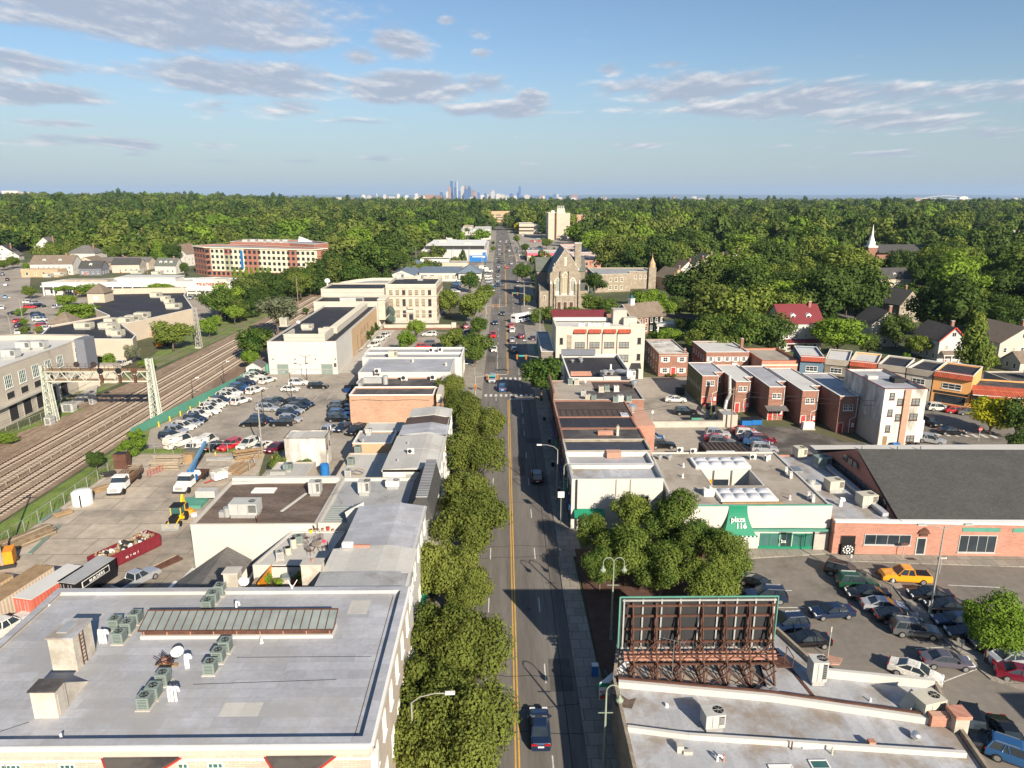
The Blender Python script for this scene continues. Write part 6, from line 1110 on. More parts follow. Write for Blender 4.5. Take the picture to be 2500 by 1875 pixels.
# arcaded white building
A=Bld('corner_hall','tall cream corner building with red tiled window heads and drainpipes',(13.2,176.8,35.8,190.2),13.6,'cream_wall','white_roof',par=.9,cope='cream',cw=.5)
for i in range(4):
 xx=19.3+3.75*i
 A.part('tile_hood',lambda b,xx=xx:b.add([(xx-1.6,176.8,13.0),(xx+1.6,176.8,13.0),(xx+1.6,176.1,12.1),(xx-1.6,176.1,12.1),(xx-1.6,176.8,12.0),(xx+1.6,176.8,12.0)],[(0,3,2,1),(2,3,4,5),(0,4,3),(1,2,5)],M.red_tile))
 for z in(8.2,4.6,1.0):A.put('window',win_mesh(2.5,1.5 if z>5 else 1.8,'rust_dark','glass_pale',3,2,.1),0,xx-13.2,z)
 if i<3:A.part('drainpipe',lambda b,xx=xx:b.bar((xx+1.95,176.7,0),(xx+1.95,176.7,12),.12,M.rust_dark))
for z in(9.2,5.0):A.put('window',win_mesh(.9,1.6,'rust_dark','glass',1,2,.08),0,21.2,z);A.put('window',win_mesh(.8,1.6,'rust_dark','glass',1,2,.08),0,1.4,z)
A.part('recess',lambda b:(b.box(16.0,176.74,3,17.2,176.8,11.5,M.stone),));A.part('awning',lambda b:b.add([(15.2,176.8,5.6),(17.4,176.8,5.6),(17.8,175.6,4.6),(14.8,175.6,4.6)],[(0,3,2,1)],M.red));A.door(0,20.6,1.7,2.5,'dark');A.part('awning',lambda b:b.add([(32.6,176.8,4.2),(35,176.8,4.2),(35,175.4,3.0),(32.6,175.4,3.0)],[(0,3,2,1)],M.dark))
A.part('pediment',lambda b:b.box(31.8,176.7,13.6,35.8,177.2,14.4,M.cream_wall))
A.part('roof_strip',lambda b:(b.box(13.4,189,13,28,192.5,13.9,M.white_wall),b.add([(13.0,190,13.9),(28,190,13.9),(28,194.5,15.2),(13.0,194.5,15.2)],[(0,1,2,3)],M.red_metal),b.box(29,186,12.7,32.6,190,16.4,M.concrete),b.box(31.5,184,12.7,35,187,14.6,M.cream_wall)))
for i,x in enumerate((700,735,770,830,620)):X,Y=g('C',x,1210,12.8);rtu(X,Y,12.7,'pale unit, %s along the cream corner building roof'%od(i),'unit_white',1.6,1.2,.9,group='units on the cream corner building')
s=Bld('awning_shop','low grey roofed shop with green awnings squeezed along the pavement',(9.6,178,13.1,205),7,'dark_stone','grey_roof',par=.2,cope='white');s.band(3,2.6,3.2,'green',.9,'awning');s.band(3,.2,2.5,'glass',.05,'shopfront')
# brick houses
def shutters(s,e,t,z,w,h):
 for d in(-w/2-.32,w/2+.32):s.put('shutter',win_mesh(.45,h,'white','white',1,1,.04,False),e,t+d,z)
s=Bld('brick_house','square brick house with a flaking white roof and a red front door',(40.2,179.2,47.8,198),6.1,'red_brick','old_white_wall',par=.2,cope='concrete',cw=.25)
for t in(1.7,6):s.put('window',win_mesh(1.2,1.3,'white','glass',2,2,.09),0,t,3.9);shutters(s,0,t,3.9,1.2,1.3);s.put('window',win_mesh(1.2,1.3,'white','glass',2,2,.09),0,t,1.0);shutters(s,0,t,1.0,1.2,1.3)
s.door(0,3.9,1.1,2.4,'red');s.band(0,5.5,5.65,'concrete',.06);s.wins(3,5,[.9,3.6],.9,1.3,1,1);chimney(s,47.3,181,5.8,6.9,.5,.5)
for k,(x,y)in enumerate(((42.6,177.9),(44.0,177.8))):tree(x,y,1.3,.8,'bush_green','far','round green bush before the red door house, %s from the left'%od(k),'bushes at the red door house',name='bush',cat='bush')
s=Bld('brick_house','brick house with five white shuttered windows and a white emblem',(52.3,178.6,63.4,192.6),6.6,'red_brick','white_roof',par=.25,cope='white',cw=.25)
for i in range(5):t=1.2+2.15*i;s.put('window',win_mesh(.8,1.2,'white','glass',2,2,.08),0,t,4.2);shutters(s,0,t,4.2,.8,1.2);s.put('window',win_mesh(.8,1.2,'white','glass',2,2,.08),0,t,1.3)
s.part('fan_arch',lambda b:b.lathe(0,0,[(.01,-9),(.01,-8.9)],M.white,3));s.part('emblem',lambda b:(b.prism([(58.6,178.3),(60.9,178.3),(60.9,178.2),(58.6,178.2)][::-1],2.7,3.3,M.white),b.prism([(59.1,178.3),(60.4,178.3),(60.4,178.2),(59.1,178.2)][::-1],2.3,3.8,M.white)));s.wins(3,5,[1,4],.8,1.2,1,1);chimney(s,63.1,184,6,9,.7,.7)
s=Bld('brick_shop','orange brick shop with an arched doorway at the row end',(64.2,171.4,73.4,186),6,'orange_brick','gravel_roof',par=.4,cope='red_tile',cw=.3);s.wins(0,1,1.3,1.9,1.5,.6,6.2,nx=3);s.wins(0,1,1.3,1.9,1.5,6.2,.6,nx=3);s.put('door',door_mesh(1.1,2.1,'dark'),0,4.6,0);s.part('arch',lambda b:b.cyl(68.8,171.35,2.3,2.9,.8,M.cream,12));s.band(0,4.7,5.0,'cream',.08)
# curving row of small shops
def shop(a,c,dep,h,wall,roof,label,front='plain',z2=None):
 ax,ay=a;bx,by=c;dx,dy=bx-ax,by-ay;L=math.hypot(dx,dy);nx,ny=-dy/L,dx/L
 s=Bld('shop_unit',label,[a,c,(bx+nx*dep,by+ny*dep),(ax+nx*dep,ay+ny*dep)],h,wall,roof,par=.35,cope='white',cw=.22,group='curving row of small shops')
 s.put('window',win_mesh(L*.5,1.3,'white','glass',3,2,.1),0,L/2,3.6);s.put('shop_window',win_mesh(L*.8,1.9,'dark','glass',3,1,.1,False),0,L/2,.3);s.put('awning',win_mesh(L*.9,.5,'dark','dark',1,1,.05,False),0,L/2,2.4)
 if front=='tile':
  def ft(b):
   A=[(ax-nx*.8,ay-ny*.8,h-1.0),(bx-nx*.8,by-ny*.8,h-1.0),(bx+nx*.3,by+ny*.3,h+.25),(ax+nx*.3,ay+ny*.3,h+.25)];b.add(A+[(ax,ay,h-1.2),(bx,by,h-1.2)],[(0,1,2,3),(0,4,5,1),(0,3,4),(1,5,2)],M.red_tile)
  s.part('tile_front',ft)
 elif front=='grey':s.band(0,h-1.3,h+.1,'gravel_roof',.3,'mansard_front')
 return s
shop((73.5,170.7),(78.8,169.3),13,7.2,'blue_wall','white_roof','blue painted shop with a red tiled parapet','tile');shop((79,169.2),(83.6,166.7),13,6.9,'dark_stone','white_roof','dark olive shop beside the blue one','grey')
shop((83.8,166.5),(88.8,163.4),12,7,'orange_wall','white_roof','shop with red tiled parapet behind the four storey block','tile');shop((89,163.2),(93.6,159.6),12,7,'grey_wall','black_roof','grey shop with a plain parapet','grey')
shop((93.8,159.4),(97.6,155.6),12,7,'cream_wall','black_roof','cream shop with a row of white windows beside the orange one','grey');shop((97.8,155.4),(103.4,150.4),12,7.2,'orange_wall','black_roof','orange painted shop with red tiled parapet','tile')
s=Bld('restaurant','low orange restaurant with tiled roof front and black striped awning',[(103.8,150.6),(118,145.5),(122,156),(107,161)],4.3,'orange_wall','tar_roof',par=.3)
def rt(b):
 a,c=(103.8,150.6),(118,145.5);n=(.338,.941);A=[(a[0]-n[0]*1.2,a[1]-n[1]*1.2,3.4),(c[0]-n[0]*1.2,c[1]-n[1]*1.2,3.4),(c[0]+n[0],c[1]+n[1],5),(a[0]+n[0],a[1]+n[1],5)];b.add(A,[(0,1,2,3)],M.red_tile);b.add([(q[0],q[1],q[2]-.2)for q in A],[(3,2,1,0)],M.white)
s.part('tile_front',rt);s.wins(0,6,.6,1.6,1.8,.5,.5,fr='dark');s.part('awning',lambda b:b.add([(103.6,150.3,2.9),(112,147.2,2.9),(111.4,145.8,2.2),(103,148.9,2.2)],[(0,3,2,1)],M.black))
text3d('sign_lettering','AL GUSTO',(108.6,147.3,2.95),1.0,'red',-.34,parent=s.root)if 0 else s.part('red_sign',lambda b:b.prism([(106,148.1),(110.5,146.5),(110.4,146.3),(105.9,147.9)][::-1],2.95,3.35,M.red))
# rear brick rowhouses
def rowrear(i,x0,x1,yf,yw,yb,h,label,left='red_brick'):
 s=Bld('brick_rowhouse',label,[(x0,yf),(x0+(x1-x0)*.62,yf),(x0+(x1-x0)*.62,yw),(x1,yw),(x1,yb),(x0,yb)],h,'red_brick','white_roof' if i%2 else'silver_roof',par=.1,cope='white',cw=.22,ch=.1,group='staggered brick rowhouses at the rear car park')
 L=(x1-x0)*.62
 s.put('window',win_mesh(.85,1.2,'white','glass',2,2,.09),0,L/2-.5,4.7);s.put('window',win_mesh(.85,1.2,'white','glass',2,2,.09),0,L/2+.5,4.7)
 s.put('window',win_mesh(.8,1.1,'red','glass_pale',1,2,.1),0,L*.62,1.1);s.put('window',win_mesh(.8,1.1,'red','white',1,2,.1),0,L*.62+.85,1.1);s.door(0,L*.2,.9,2.1,'red')
 s.put('window',win_mesh(.7,1.3,'white','glass',1,2,.09),2,(x1-x0)*.2,4.6);s.put('window',win_mesh(.7,1.2,'white','glass',1,2,.09),1,1.6,4.6)
 s.part('downpipe',lambda b:b.tube([(x0+L-.15,yf-.1,h-.3),(x0+L-.15,yf-.1,3.4),(x0+L-1.2,yf-.1,2.9),(x0+L-1.2,yf-.1,0.1)],.07,M.white,6));return s
s=rowrear(0,44.2,50.0,152.6,156,165.5,6.9,'leftmost brick rowhouse with the dark ivy coloured side wall');s.part('side_coat',lambda b:b.box(44.14,152.7,0,44.2,165.4,6.7,M.ivy_wall))
for k in range(8):s.put('window',win_mesh(.35,.9,'white','glass_pale',1,1,.06,False),5,1.6+1.4*k,3.1-.0*k)
rowrear(1,50.1,55.2,147.6,151.5,163,6.9,'second brick rowhouse from the ivy wall, behind the utility pole');rowrear(2,55.3,60.6,142,146.6,160.5,7.2,'third brick rowhouse from the ivy wall, with a canopy over the door').part('canopy',lambda b:b.add([(54.6,142,3.2),(59,142,3.2),(59,139.9,2.6),(54.6,139.9,2.6)],[(0,3,2,1)],M.shingle_grey))
rowrear(3,60.7,66.0,138.3,142,157.5,7.4,'fourth brick rowhouse from the ivy wall, red panel windows');rowrear(4,66.1,72,133.5,137.6,152,7.6,'brick rowhouse touching the white four storey block')
b=MB();b.box(60.4,135.5,.2,62.6,136.6,1.5,M.white);b.box(60.2,135.3,0,62.8,136.8,.2,M.concrete);b.obj('generator',label='white generator box behind the brick rowhouses',cat='generator')
s=Bld('utility_shed','pale grey utility shed with ducts below the ivy wall',(44.6,137.4,47.6,141.4),2.6,'grey_wall','grey_roof',par=.15);b=MB();b.tube([(46,141,2.6),(46.5,142,4.2),(48.4,146,4.4),(48.4,147,8.5)],.35,M.galv,8);b.obj('duct',label='long bent silver duct climbing the ivy walled house',cat='duct')
for t,x,y,lab in(('G',1690,240,'left dark round fan near the bent duct'),('G',1745,260,'right dark round fan near the bent duct')):X,Y=g(t,x,y,3);b=MB();b.cyl(X,Y,2.2,3.4,.55,M.dark,14);b.box(X-.4,Y-.3,0,X+.4,Y+.3,2.2,M.metal);b.obj('exhaust_fan',label=lab,cat='roof fan')
# four storey block
s=Bld('white_block','four storey white painted block with stained side wall and red roof edge',(70.2,125.3,78.1,141),11.3,'old_white_wall','silver_roof',par=.4,cope='red_metal',cw=.25)
s.part('pilaster',lambda b:b.box(73.9,125.0,0,75.0,125.3,11.2,M.tan_brick))
for t,zs,w in((1.5,(9.3,6.1,3.0),.9),(3.1,(8.2,5.2),1.0),(6.0,(8.2,5.3,1.0),1.5)):
 for z in zs:s.put('window',win_mesh(w,1.3,'rust_dark','glass_pale',2 if w>1.2 else 1,2,.12),0,t,z)
s.put('door',door_mesh(.9,2.2,'wood'),0,1.2,0);s.part('soot',lambda b:b.box(70.14,125.4,0,70.2,140.9,4.6,M.grey_wall));s.part('roof_units',lambda b:(b.box(75,131,10.8,77,133,11.8,M.dark),b.box(71.4,134,10.8,73.4,135.4,11.6,M.unit_grey)))
s.part('side_blind',lambda b:b.box(78.1,126,1.5,78.9,128,5,M.white))
for k,(x,m)in enumerate(((72.9,'blue'),(73.6,'blue'),(76.2,'dark'),(77.3,'dark'))):b=MB();b.box(x-.3,124.2,0,x+.3,124.9,1.0,M[m]);b.box(x-.33,124.15,1.0,x+.33,124.95,1.08,M[m]);b.obj('wheelie_bin',label='%s bin, %s from the left at the foot of the white block'%(m,od(k)),cat='bin',group='bins behind the white block')
def dumpster(x,y,m,label,rz=0):
 r=empty('dumpster',(x,y,0),rz,label=label,cat='dumpster');b=MB();b.add([(-1,-.7,.2),(1,-.7,.2),(1,.7,.2),(-1,.7,.2),(-1,-.8,1.3),(1,-.8,1.3),(1,.7,1.6),(-1,.7,1.6)],[(0,3,2,1),(0,1,5,4),(1,2,6,5),(2,3,7,6),(3,0,4,7)],M[m]);b.box(-1.08,-.2,.7,-1,.2,.9,M[m]);b.box(1,-.2,.7,1.08,.2,.9,M[m]);b.obj('body',r,world=0)
 b=MB();b.add([(-1.02,-.85,1.31),(1.02,-.85,1.31),(1.02,.72,1.62),(-1.02,.72,1.62)],[(0,1,2,3)],M['black' if m!='teal' else'green_metal']);b.obj('lid',r,world=0);b=MB()
 for sx in(-.8,.8):
  for sy in(-.5,.5):b.cyl(sx,sy,0,.2,.1,M.rubber,8)
 b.obj('wheels',r,world=0)
for t,x,y,m,l in(('G',2005,410,'blue','left blue dumpster behind the brick rowhouses'),('G',2090,405,'blue','right blue dumpster behind the brick rowhouses'),('G',1580,385,'green_metal','green dumpster by the low wall'),('G',1450,150,'dark','dark dumpster at the back of the car park'),('F',800,130,'navy','small dark blue dumpster behind the brick hall')):X,Y=g(t,x,y);dumpster(X,Y,m,l)
b=MB();b.box(27.2,137.3,0,44.6,137.8,1.3,M.concrete);b.box(27.1,137.25,1.3,44.7,137.85,1.42,M.pavement);b.obj('retaining_wall',label='long pale retaining wall between the two car parks',cat='wall')
# ---- plaza building
Pz=Bld('plaza_building','flat tan roofed shopping plaza with a white front, courtyard and domed skylights',[(22.4,86.2),(43.1,85.7),(43.1,106),(23.2,106)],6.4,'white_wall',None)
Pz.part('roof',lambda b:(b.prism([(22.6,86.4),(29.4,86.4),(29.4,105.8),(23.3,105.8)],6.0,6.2,M.gravel_roof),b.box(36.7,85.9,6.0,42.9,105.8,6.2,M.gravel_roof),b.box(29.4,98.9,6.0,36.7,105.8,6.2,M.gravel_roof),b.box(29.4,86.2,6.0,36.7,93,6.2,M.gravel_roof)))
Pz.part('courtyard_walls',lambda b:(b.box(29.3,98.8,3.2,36.8,99,6.25,M.white_wall),b.box(36.6,93,3,36.8,98.8,6.25,M.white_wall),b.box(29.3,93,3,29.45,98.8,6.25,M.white_wall),b.box(29.3,93,.2,36.8,99,.25,M.dark),b.box(29.45,98.75,2.2,31.2,98.8,4.7,M.orange),b.box(31.4,98.7,2.2,33.6,98.78,4.7,M.glass),b.bar((31.3,98.6,2),(31.3,98.6,6.2),.1,M.dark),b.bar((34,98.6,2),(34,98.6,6.2),.1,M.dark)))
Pz.part('parapet_edge',lambda b:(b.box(22.4,85.68,6.4,43.15,85.95,6.52,M.green_metal),b.box(28.9,86.5,6.2,36.9,86.9,6.5,M.wood)))
for j,(x0,y0,x1,y1,lab)in enumerate(((28.9,87.1,36.6,91.0,'front bank of domed skylights on the plaza roof'),(28.7,99.2,37.0,102.9,'rear bank of domed skylights on the plaza roof'))):
 r=empty('skylight_bank',((x0+x1)/2,(y0+y1)/2,6.2),label=lab,cat='skylight');b=MB();b.box(x0,y0,6.2,x1,y1,6.65,M.white);b.obj('frame',r)
 for a in range(4):
  for c in range(2):
   w=(x1-x0-.6)/4;d=(y1-y0-.5)/2;cx_=x0+.3+w*(a+.5);cy_=y0+.25+d*(c+.5);b=MB();n=6;vs=[];fs=[]
   for u in range(n+1):
    for v in range(n+1):
     s_=u/n*2-1;t_=v/n*2-1;vs.append((cx_+s_*w*.46,cy_+t_*d*.46,6.66+.34*(1-s_**4)*(1-t_**4)))
   for u in range(n):
    for v in range(n):o=u*(n+1)+v;fs.append((o,o+n+1,o+n+2,o+1))
   b.add(vs,fs,M.dome);b.obj('dome',r,smooth=True)
Pz.band(0,2.85,3.15,'green_metal',.5,'fascia');Pz.part('frieze',lambda b:b.box(22.4,85.55,3.3,43.15,85.7,6.4,M.white_wall))
for t,w in((13.0,2.6),(19.8-1.2,2.2),(17.0,1.8)):Pz.put('shop_window',win_mesh(w,1.9,'green','glass_green',2,1,.12,False),0,t,.45)
Pz.band(0,.1,.45,'green',.09,'stall_riser',11.6,19.8);Pz.put('shop_door',win_mesh(1.5,2.4,'green','glass',2,1,.1,False),0,15.2,.1);Pz.box('stone_panel',41.2,85.45,0,43.1,85.65,2.8,'concrete')
text3d('window_lettering','ba',(37.1,85.38,1.2),.75,'white',parent=Pz.root)
def sign():
 r=empty('awning_sign',(30.8,84.6,3),label='dark green curved awning sign lettered plaza 116 on the white front',cat='sign');b=MB();n=9;rows=[]
 for k in range(n):
  t=k/(n-1);z=6.5-3.6*t;y=85.5-1.5*t**1.8;hw=1.2+1.0*t**2.2;rows.append([(30.7-hw,y,z),(30.7+hw,y,z)])
 vs=[q for rw in rows for q in rw];b.add(vs,[(2*i,2*i+2,2*i+3,2*i+1)for i in range(n-1)],M.green);b.add([(q[0],85.54,q[2])for q in vs],[(2*i,2*i+1,2*i+3,2*i+2)for i in range(n-1)],M.green)
 for sd in(0,1):b.add([rows[i][sd]for i in range(n)]+[(rows[i][sd][0],85.54,rows[i][sd][2])for i in range(n)],[(i,i+1,n+i+1,n+i)for i in range(n-1)],M.green)
 b.obj('canopy',r);b=MB()
 for k in range(17):x=28.2+5*k/16;b.cyl(28.6+(x-28.2)*.86,84.0,2.78,2.95,.14,M['white' if k%2 else'green'],8)
 b.obj('scalloped_edge',r)
 text3d('lettering','plaza',(30.6,84.83,4.55),.95,'white',tilt=R(78),parent=r,bold=.015);text3d('lettering','116',(31.0,84.55,3.75),.95,'white',tilt=R(70),parent=r,bold=.02)
sign()
for t,x,y,lab in(('G',1450,640,'split unit at the left end of the plaza roof back edge'),('G',1562,650,'second split unit on the plaza roof back edge'),('G',2065,700,'split unit right of the rear domed skylights'),('G',2185,705,'split unit near the brown lean-to'),('H',45,710,'split unit at the far right corner of the plaza roof'),('H',205,815,'left of the two units facing the ridge, rear pair'),('H',245,855,'right of the two units facing the ridge, rear pair'),('H',393,1030,'left of the two units facing the ridge, front pair'),('H',432,1055,'right of the two units facing the ridge, front pair')):X,Y=g(t,x,y,6.2);mini(X,Y,6.2,lab,0 if t=='G' else 1.2)
for t,x,y,lab in(('H',235,1035,'small white vent stack on the tan plaza roof'),('G',1475,850,'white vent stack left of the courtyard'),('G',1480,760,'thin pipe frame on the tan roof')):X,Y=g(t,x,y,6.2);pipe(X,Y,6.2,lab,.6,.12)
for t,x,y,r_,lab in(('G',1280,700,.4,'left white mushroom vent on the tan roof'),('G',1362,700,.45,'right white mushroom vent on the tan roof')):X,Y=g(t,x,y,6.2);fan(X,Y,6.2,lab,r_,.9)
b=MB();X,Y=g('G',1705,1010,6.2);b.box(X-.8,Y,6.2,X+.6,Y+.8,7.2,M.white);b.cyl(X,Y+.3,7.2,7.7,.2,M.unit_beige,10);b.obj('vent_box',label='white vent box left of the front skylights',cat='vent')
# brown lean-to and roof grille behind the plaza
s=Bld('lean_to','brown ribbed flat roof behind the plaza with a white grille box',[(33.8,106.6),(42.4,107.0),(40.2,115.6),(33.6,115.6)],4.6,'dark','darkbrown_roof',par=.05);s.part('ribs',lambda b:[b.bar((34+.8*k,106.8,4.62),(33.9+.75*k,115.4,4.62),.07,M.dark)for k in range(10)]);s.box('grille_box',32.4,105.9,4.4,37.0,107.0,6.2,'white')
# ---- restaurant strip and big shingle roof
Rr=Bld('brick_shops','long low red brick shop front under a white edged roof',[(43.2,84.4),(70,83.2),(90,82),(90,110.5),(43.6,109)],4.7,'front_brick',None)
Rr.part('roof',lambda b:(b.prism([(43.3,84.8),(51.4,84.5),(51.4,109),(43.7,108.6)],4.3,4.5,M.silver_roof_dirty),b.prism([(90,109),(51.4,109),(51.4,112.2),(90,112.2)][::-1],4.3,5.2,M.white_wall)))
Rr.part('coping',lambda b:(b.prism([(43.1,84.1),(51.6,83.75),(51.6,84.5),(43.1,84.8)],4.7,4.95,M.white),b.prism([(51.6,83.7),(90,81.9),(90,84.0),(51.6,84.7)],4.72,5.0,M.white)))
def bigroof(b):
 F0,F1=(51.4,84.4,5.0),(90,83.6,5.0);R0,R1=(52.2,98.4,9.6),(76,97.6,9.6);K0,K1=(51.4,110.5,5.0),(90,110.0,5.0)
 b.add([F0,F1,R1,R0,K1,K0],[(0,1,2,3),(3,2,4,5),(1,4,2)],M.shingle_dark)
Rr.part('shingle_roof',bigroof)
def gw(b):b.add([(51.5,84.9,4.4),(51.5,110.2,4.4),(52.1,98.4,9.5),(51.9,84.9,4.4),(51.9,110.2,4.4),(52.6,98.4,9.5)],[(0,2,1),(3,4,5),(0,3,5,2),(1,2,5,4)],M.apt_red)
Rr.part('gable_wall',gw)
def gwin(b):
 for y0,y1,za,zb_ in((87.5,105.5,5.0,6.0),(96.2,101,7.1,8.0)):
  xx=51.38+.13*(za-4.4);b.add([(51.44,y0,za),(51.44,y1,za),(51.5,y1-.6,zb_),(51.5,y0+.6,zb_)],[(0,3,2,1)],M.glass)
  n=int((y1-y0)/1.4)
  for k in range(1,n):y=y0+(y1-y0)*k/n;b.bar((51.42,y,za),(51.48,y,zb_),.1,M.rust)
Rr.part('gable_windows',gwin);Rr.part('gutter',lambda b:(b.bar((50.6,86,4.9),(50.6,104,4.9),.8,M.silver_roof,h=.5),b.bar((43.4,86,5.0),(43.4,104,5.0),.3,M.wood,h=.4)))
for t,w,h,z,nx in((19.9,7.2,2.5,.6,4),(29.8,7.2,2.5,.6,4)):Rr.put('shop_window',win_mesh(w/1.5,h,'unit_grey','glass',nx,1,.1),0,t-1.3,z)
# openings of the brick front at measured places
def on(x):return x-43.2
Rr.put('opening',win_mesh(1.9,2.6,'rust_dark','black',1,1,.06,False),0,on(45.1),.15);Rr.put('shop_window',win_mesh(6.0,1.5,'unit_grey','glass',4,1,.08),0,on(50.2),1.5);Rr.put('door',win_mesh(1.3,2.5,'unit_grey','glass',1,1,.15,False),0,on(54.6),.15)
Rr.band(0,3.6,4.15,'green_metal',.06,'panel',on(59.6),on(64.4));Rr.band(0,3.6,4.15,'green_metal',.06,'panel',on(66),on(73))
Rr.part('brick_crest',lambda b:(b.add([(53.9,83.75,3.2),(55.5,83.7,3.2),(55.3,83.75,3.7),(54.7,83.75,4.15),(54.1,83.75,3.7)],[(0,1,2,3,4)],M.rust),b.box(54.2,83.7,2.9,55.2,83.86,3.15,M.rust)))
b=MB();b.box(44.2,83.95,.15,46.0,84.05,1.7,M.black)
for k in range(11):
 a=2*PI*k/11;X=45.1+.62*math.cos(a);Z=.93+.52*math.sin(a);b.cyl(X,83.94,Z-.0,Z+.0001,.01,M.white,3);n=8;b.add([(X+.11*math.cos(2*PI*i/n),83.93,Z+.11*math.sin(2*PI*i/n))for i in range(n)],[tuple(range(n))],M.white)
n=16;b.add([(45.1+.3*math.cos(2*PI*i/n),83.93,.93+.3*math.sin(2*PI*i/n))for i in range(n)],[tuple(range(n))],M.white);b.add([(45.1+.18*math.cos(2*PI*i/n),83.92,.93+.18*math.sin(2*PI*i/n))for i in range(n)],[tuple(range(n))],M.black)
b.obj('dotted_board',label='black board with white circles in the brick doorway',cat='sign')
b=MB();X0=50.2
for k in range(4):X=48.4+1.1*k;b.cyl(X,84.9,1.5,1.56,.4,M.wood,12);b.cyl(X,84.9,.2,1.5,.04,M.dark,6)
b.obj('cafe_tables',Rr.root)
for t,x,y,m,w,lab in(('H',600,960,'unit_beige',2.2,'beige box unit in the middle of the silver strip roof'),('H',875,1085,'unit_beige',2.3,'beige box unit nearest the brick front on the silver strip roof'),('H',500,760,'unit_green',2.2,'greenish unit in the shade of the gable'),('H',315,680,'unit_beige',1.6,'pale unit at the back of the silver strip roof')):X,Y=g(t,x,y,4.5);rtu(X,Y,4.5,lab,m,w,1.7,1.3,.15)
X,Y=g('H',440,960,4.5);b=MB();b.box(X-1,Y,4.5,X+1,Y+1.6,5.4,M.galv);b.cyl(X-.2,Y+.8,5.4,6.0,.6,M.galv,14);b.box(X-1.9,Y+2.8,4.5,X-.6,Y+4.8,6.4,M.metal);b.obj('hood_unit',label='silver drum hood with tall slanted intake on the silver strip roof',cat='ventilation unit')
X,Y=g('H',660,1090,4.5);pipe(X,Y,4.5,'white gooseneck vent on the silver strip roof',1.1,.28,hook=True)
for t,x,y in(('H',690,690),('H',845,620),('H',1145,620),('H',1340,620)):X,Y=g(t,x,y,5.2);pipe(X,Y,5.1,'pale vent stack, %s along the white back parapet'%{690:'first',845:'second',1145:'third',1340:'fourth'}[x],1.4 if x==690 else.8,.15,'galv',group='vent stacks on the back parapet')
# ---- billboard building (bottom right)
R1=Bld('billboard_shop','low silver grey roofed shops under the billboard, with white parapets',[(9.4,20),(33,20),(36.2,47.4),(37.4,52.3),(28.4,53.8),(26.6,60.4),(11,60.4),(9.4,53)],5.3,'stone',None)
R1 .part('roof',lambda b:(b.prism([(9.7,20),(32.8,20),(35.8,47.3),(22.3,50.6),(9.7,52.6)],4.7,4.9,M.silver_roof_dirty),b.prism([(22.4,50.7),(35.9,47.5),(37.1,52.1),(28.1,53.6),(26.4,60.1),(24,60.1)],4.6,4.8,M.silver_roof_dirty),b.prism([(9.8,52.8),(22.3,50.8),(24,60.1),(11.2,60.1)],4.2,4.4,M.gravel_roof)))
def wl(b,pts,z0,z1,w,m):
 for a,c in zip(pts,pts[1:]):b.bar((a[0],a[1],(z0+z1)/2),(c[0],c[1],(z0+z1)/2),w,M[m],h=z1-z0)
R1 .part('parapet_wall',lambda b:(wl(b,[(9.8,52.4),(22.4,50.5),(35.8,47.3)],4.6,5.5,.35,'white_wall'),wl(b,[(9.8,52.7),(22.4,50.8),(35.8,47.6)],5.45,5.62,.2,'rust'),wl(b,[(9.7,47.2),(14.3,46.3),(24,45.3),(34.8,44.2)],4.6,5.35,.3,'white_wall'),wl(b,[(28.4,53.6),(37.0,52.1)],4.6,5.6,.35,'white_wall')))
R1 .part('pilaster',lambda b:(b.box(35.4,46.6,0,36.5,47.8,6.2,M.grey_wall),b.box(35.3,46.5,6.2,36.6,47.9,6.5,M.orange_brick),b.box(33.9,47.2,5.0,35.3,47.8,6.0,M.orange_brick)))
for t,x,y,m,w,rz,lab in(('K',1740,1365,'unit_grey',1.6,.12,'grey box unit with white curb in the middle of the bottom silver roof'),('L',1420,1240,'unit_beige',2.1,.25,'beige box unit with slanted hood at the right corner roof'),('L',480,970,'unit_grey',1.3,.0,'tall grey box unit beside the billboard foot')):
 X,Y=g(t,x,y,4.9);rtu(X,Y+.6,4.85,lab,m,w,1.2 if w<2 else 1.6,1.2 if w>1.4 else 1.9,rz)
X,Y=g('L',1270,1180,4.9);b=MB();b.add([(X-.7,Y-.3,4.85),(X+.2,Y-.3,4.85),(X+.2,Y+.9,4.85),(X-.7,Y+.9,4.85),(X+.2,Y-.3,6.4),(X+.2,Y+.9,6.4)],[(0,1,4),(3,5,2),(0,4,5,3),(1,2,5,4)],M.unit_beige);b.obj('intake_hood',label='slanted beige intake hood beside the corner unit',cat='ventilation unit')
for t,x,y,r_,h_,lab in(('K',1890,1010,.42,.95,'left silver drum fan below the billboard'),('K',2165,1040,.42,.95,'middle silver drum fan below the billboard'),('L',100,1045,.42,.95,'right silver drum fan below the billboard'),('L',1295,1410,.4,.9,'silver drum fan alone near the corner pilaster')):X,Y=g(t,x,y,4.9);fan(X,Y,4.6,lab,r_,h_)
for t,x,y,m,h_,r_,lab,hk in(('K',1765,1600,'white',.6,.09,'white gooseneck pipe on the bottom roof',True),('K',1820,1600,'orange_brick',.6,.08,'rusty pipe beside the white gooseneck',False),('L',250,1500,'rust',.7,.06,'thin rusty pipe left of the flat skylight',False),('L',590,1545,'unit_beige',.7,.07,'thin beige pipe right of the flat skylight',False),('L',915,1090,'white',.3,.07,'small white vent in the middle of the upper silver roof',False),('K',1340,1140,'white',.3,.14,'small white round vent by the brown stain',False)):X,Y=g(t,x,y,4.9);pipe(X,Y,4.85,lab,h_,r_,m,hook=hk)
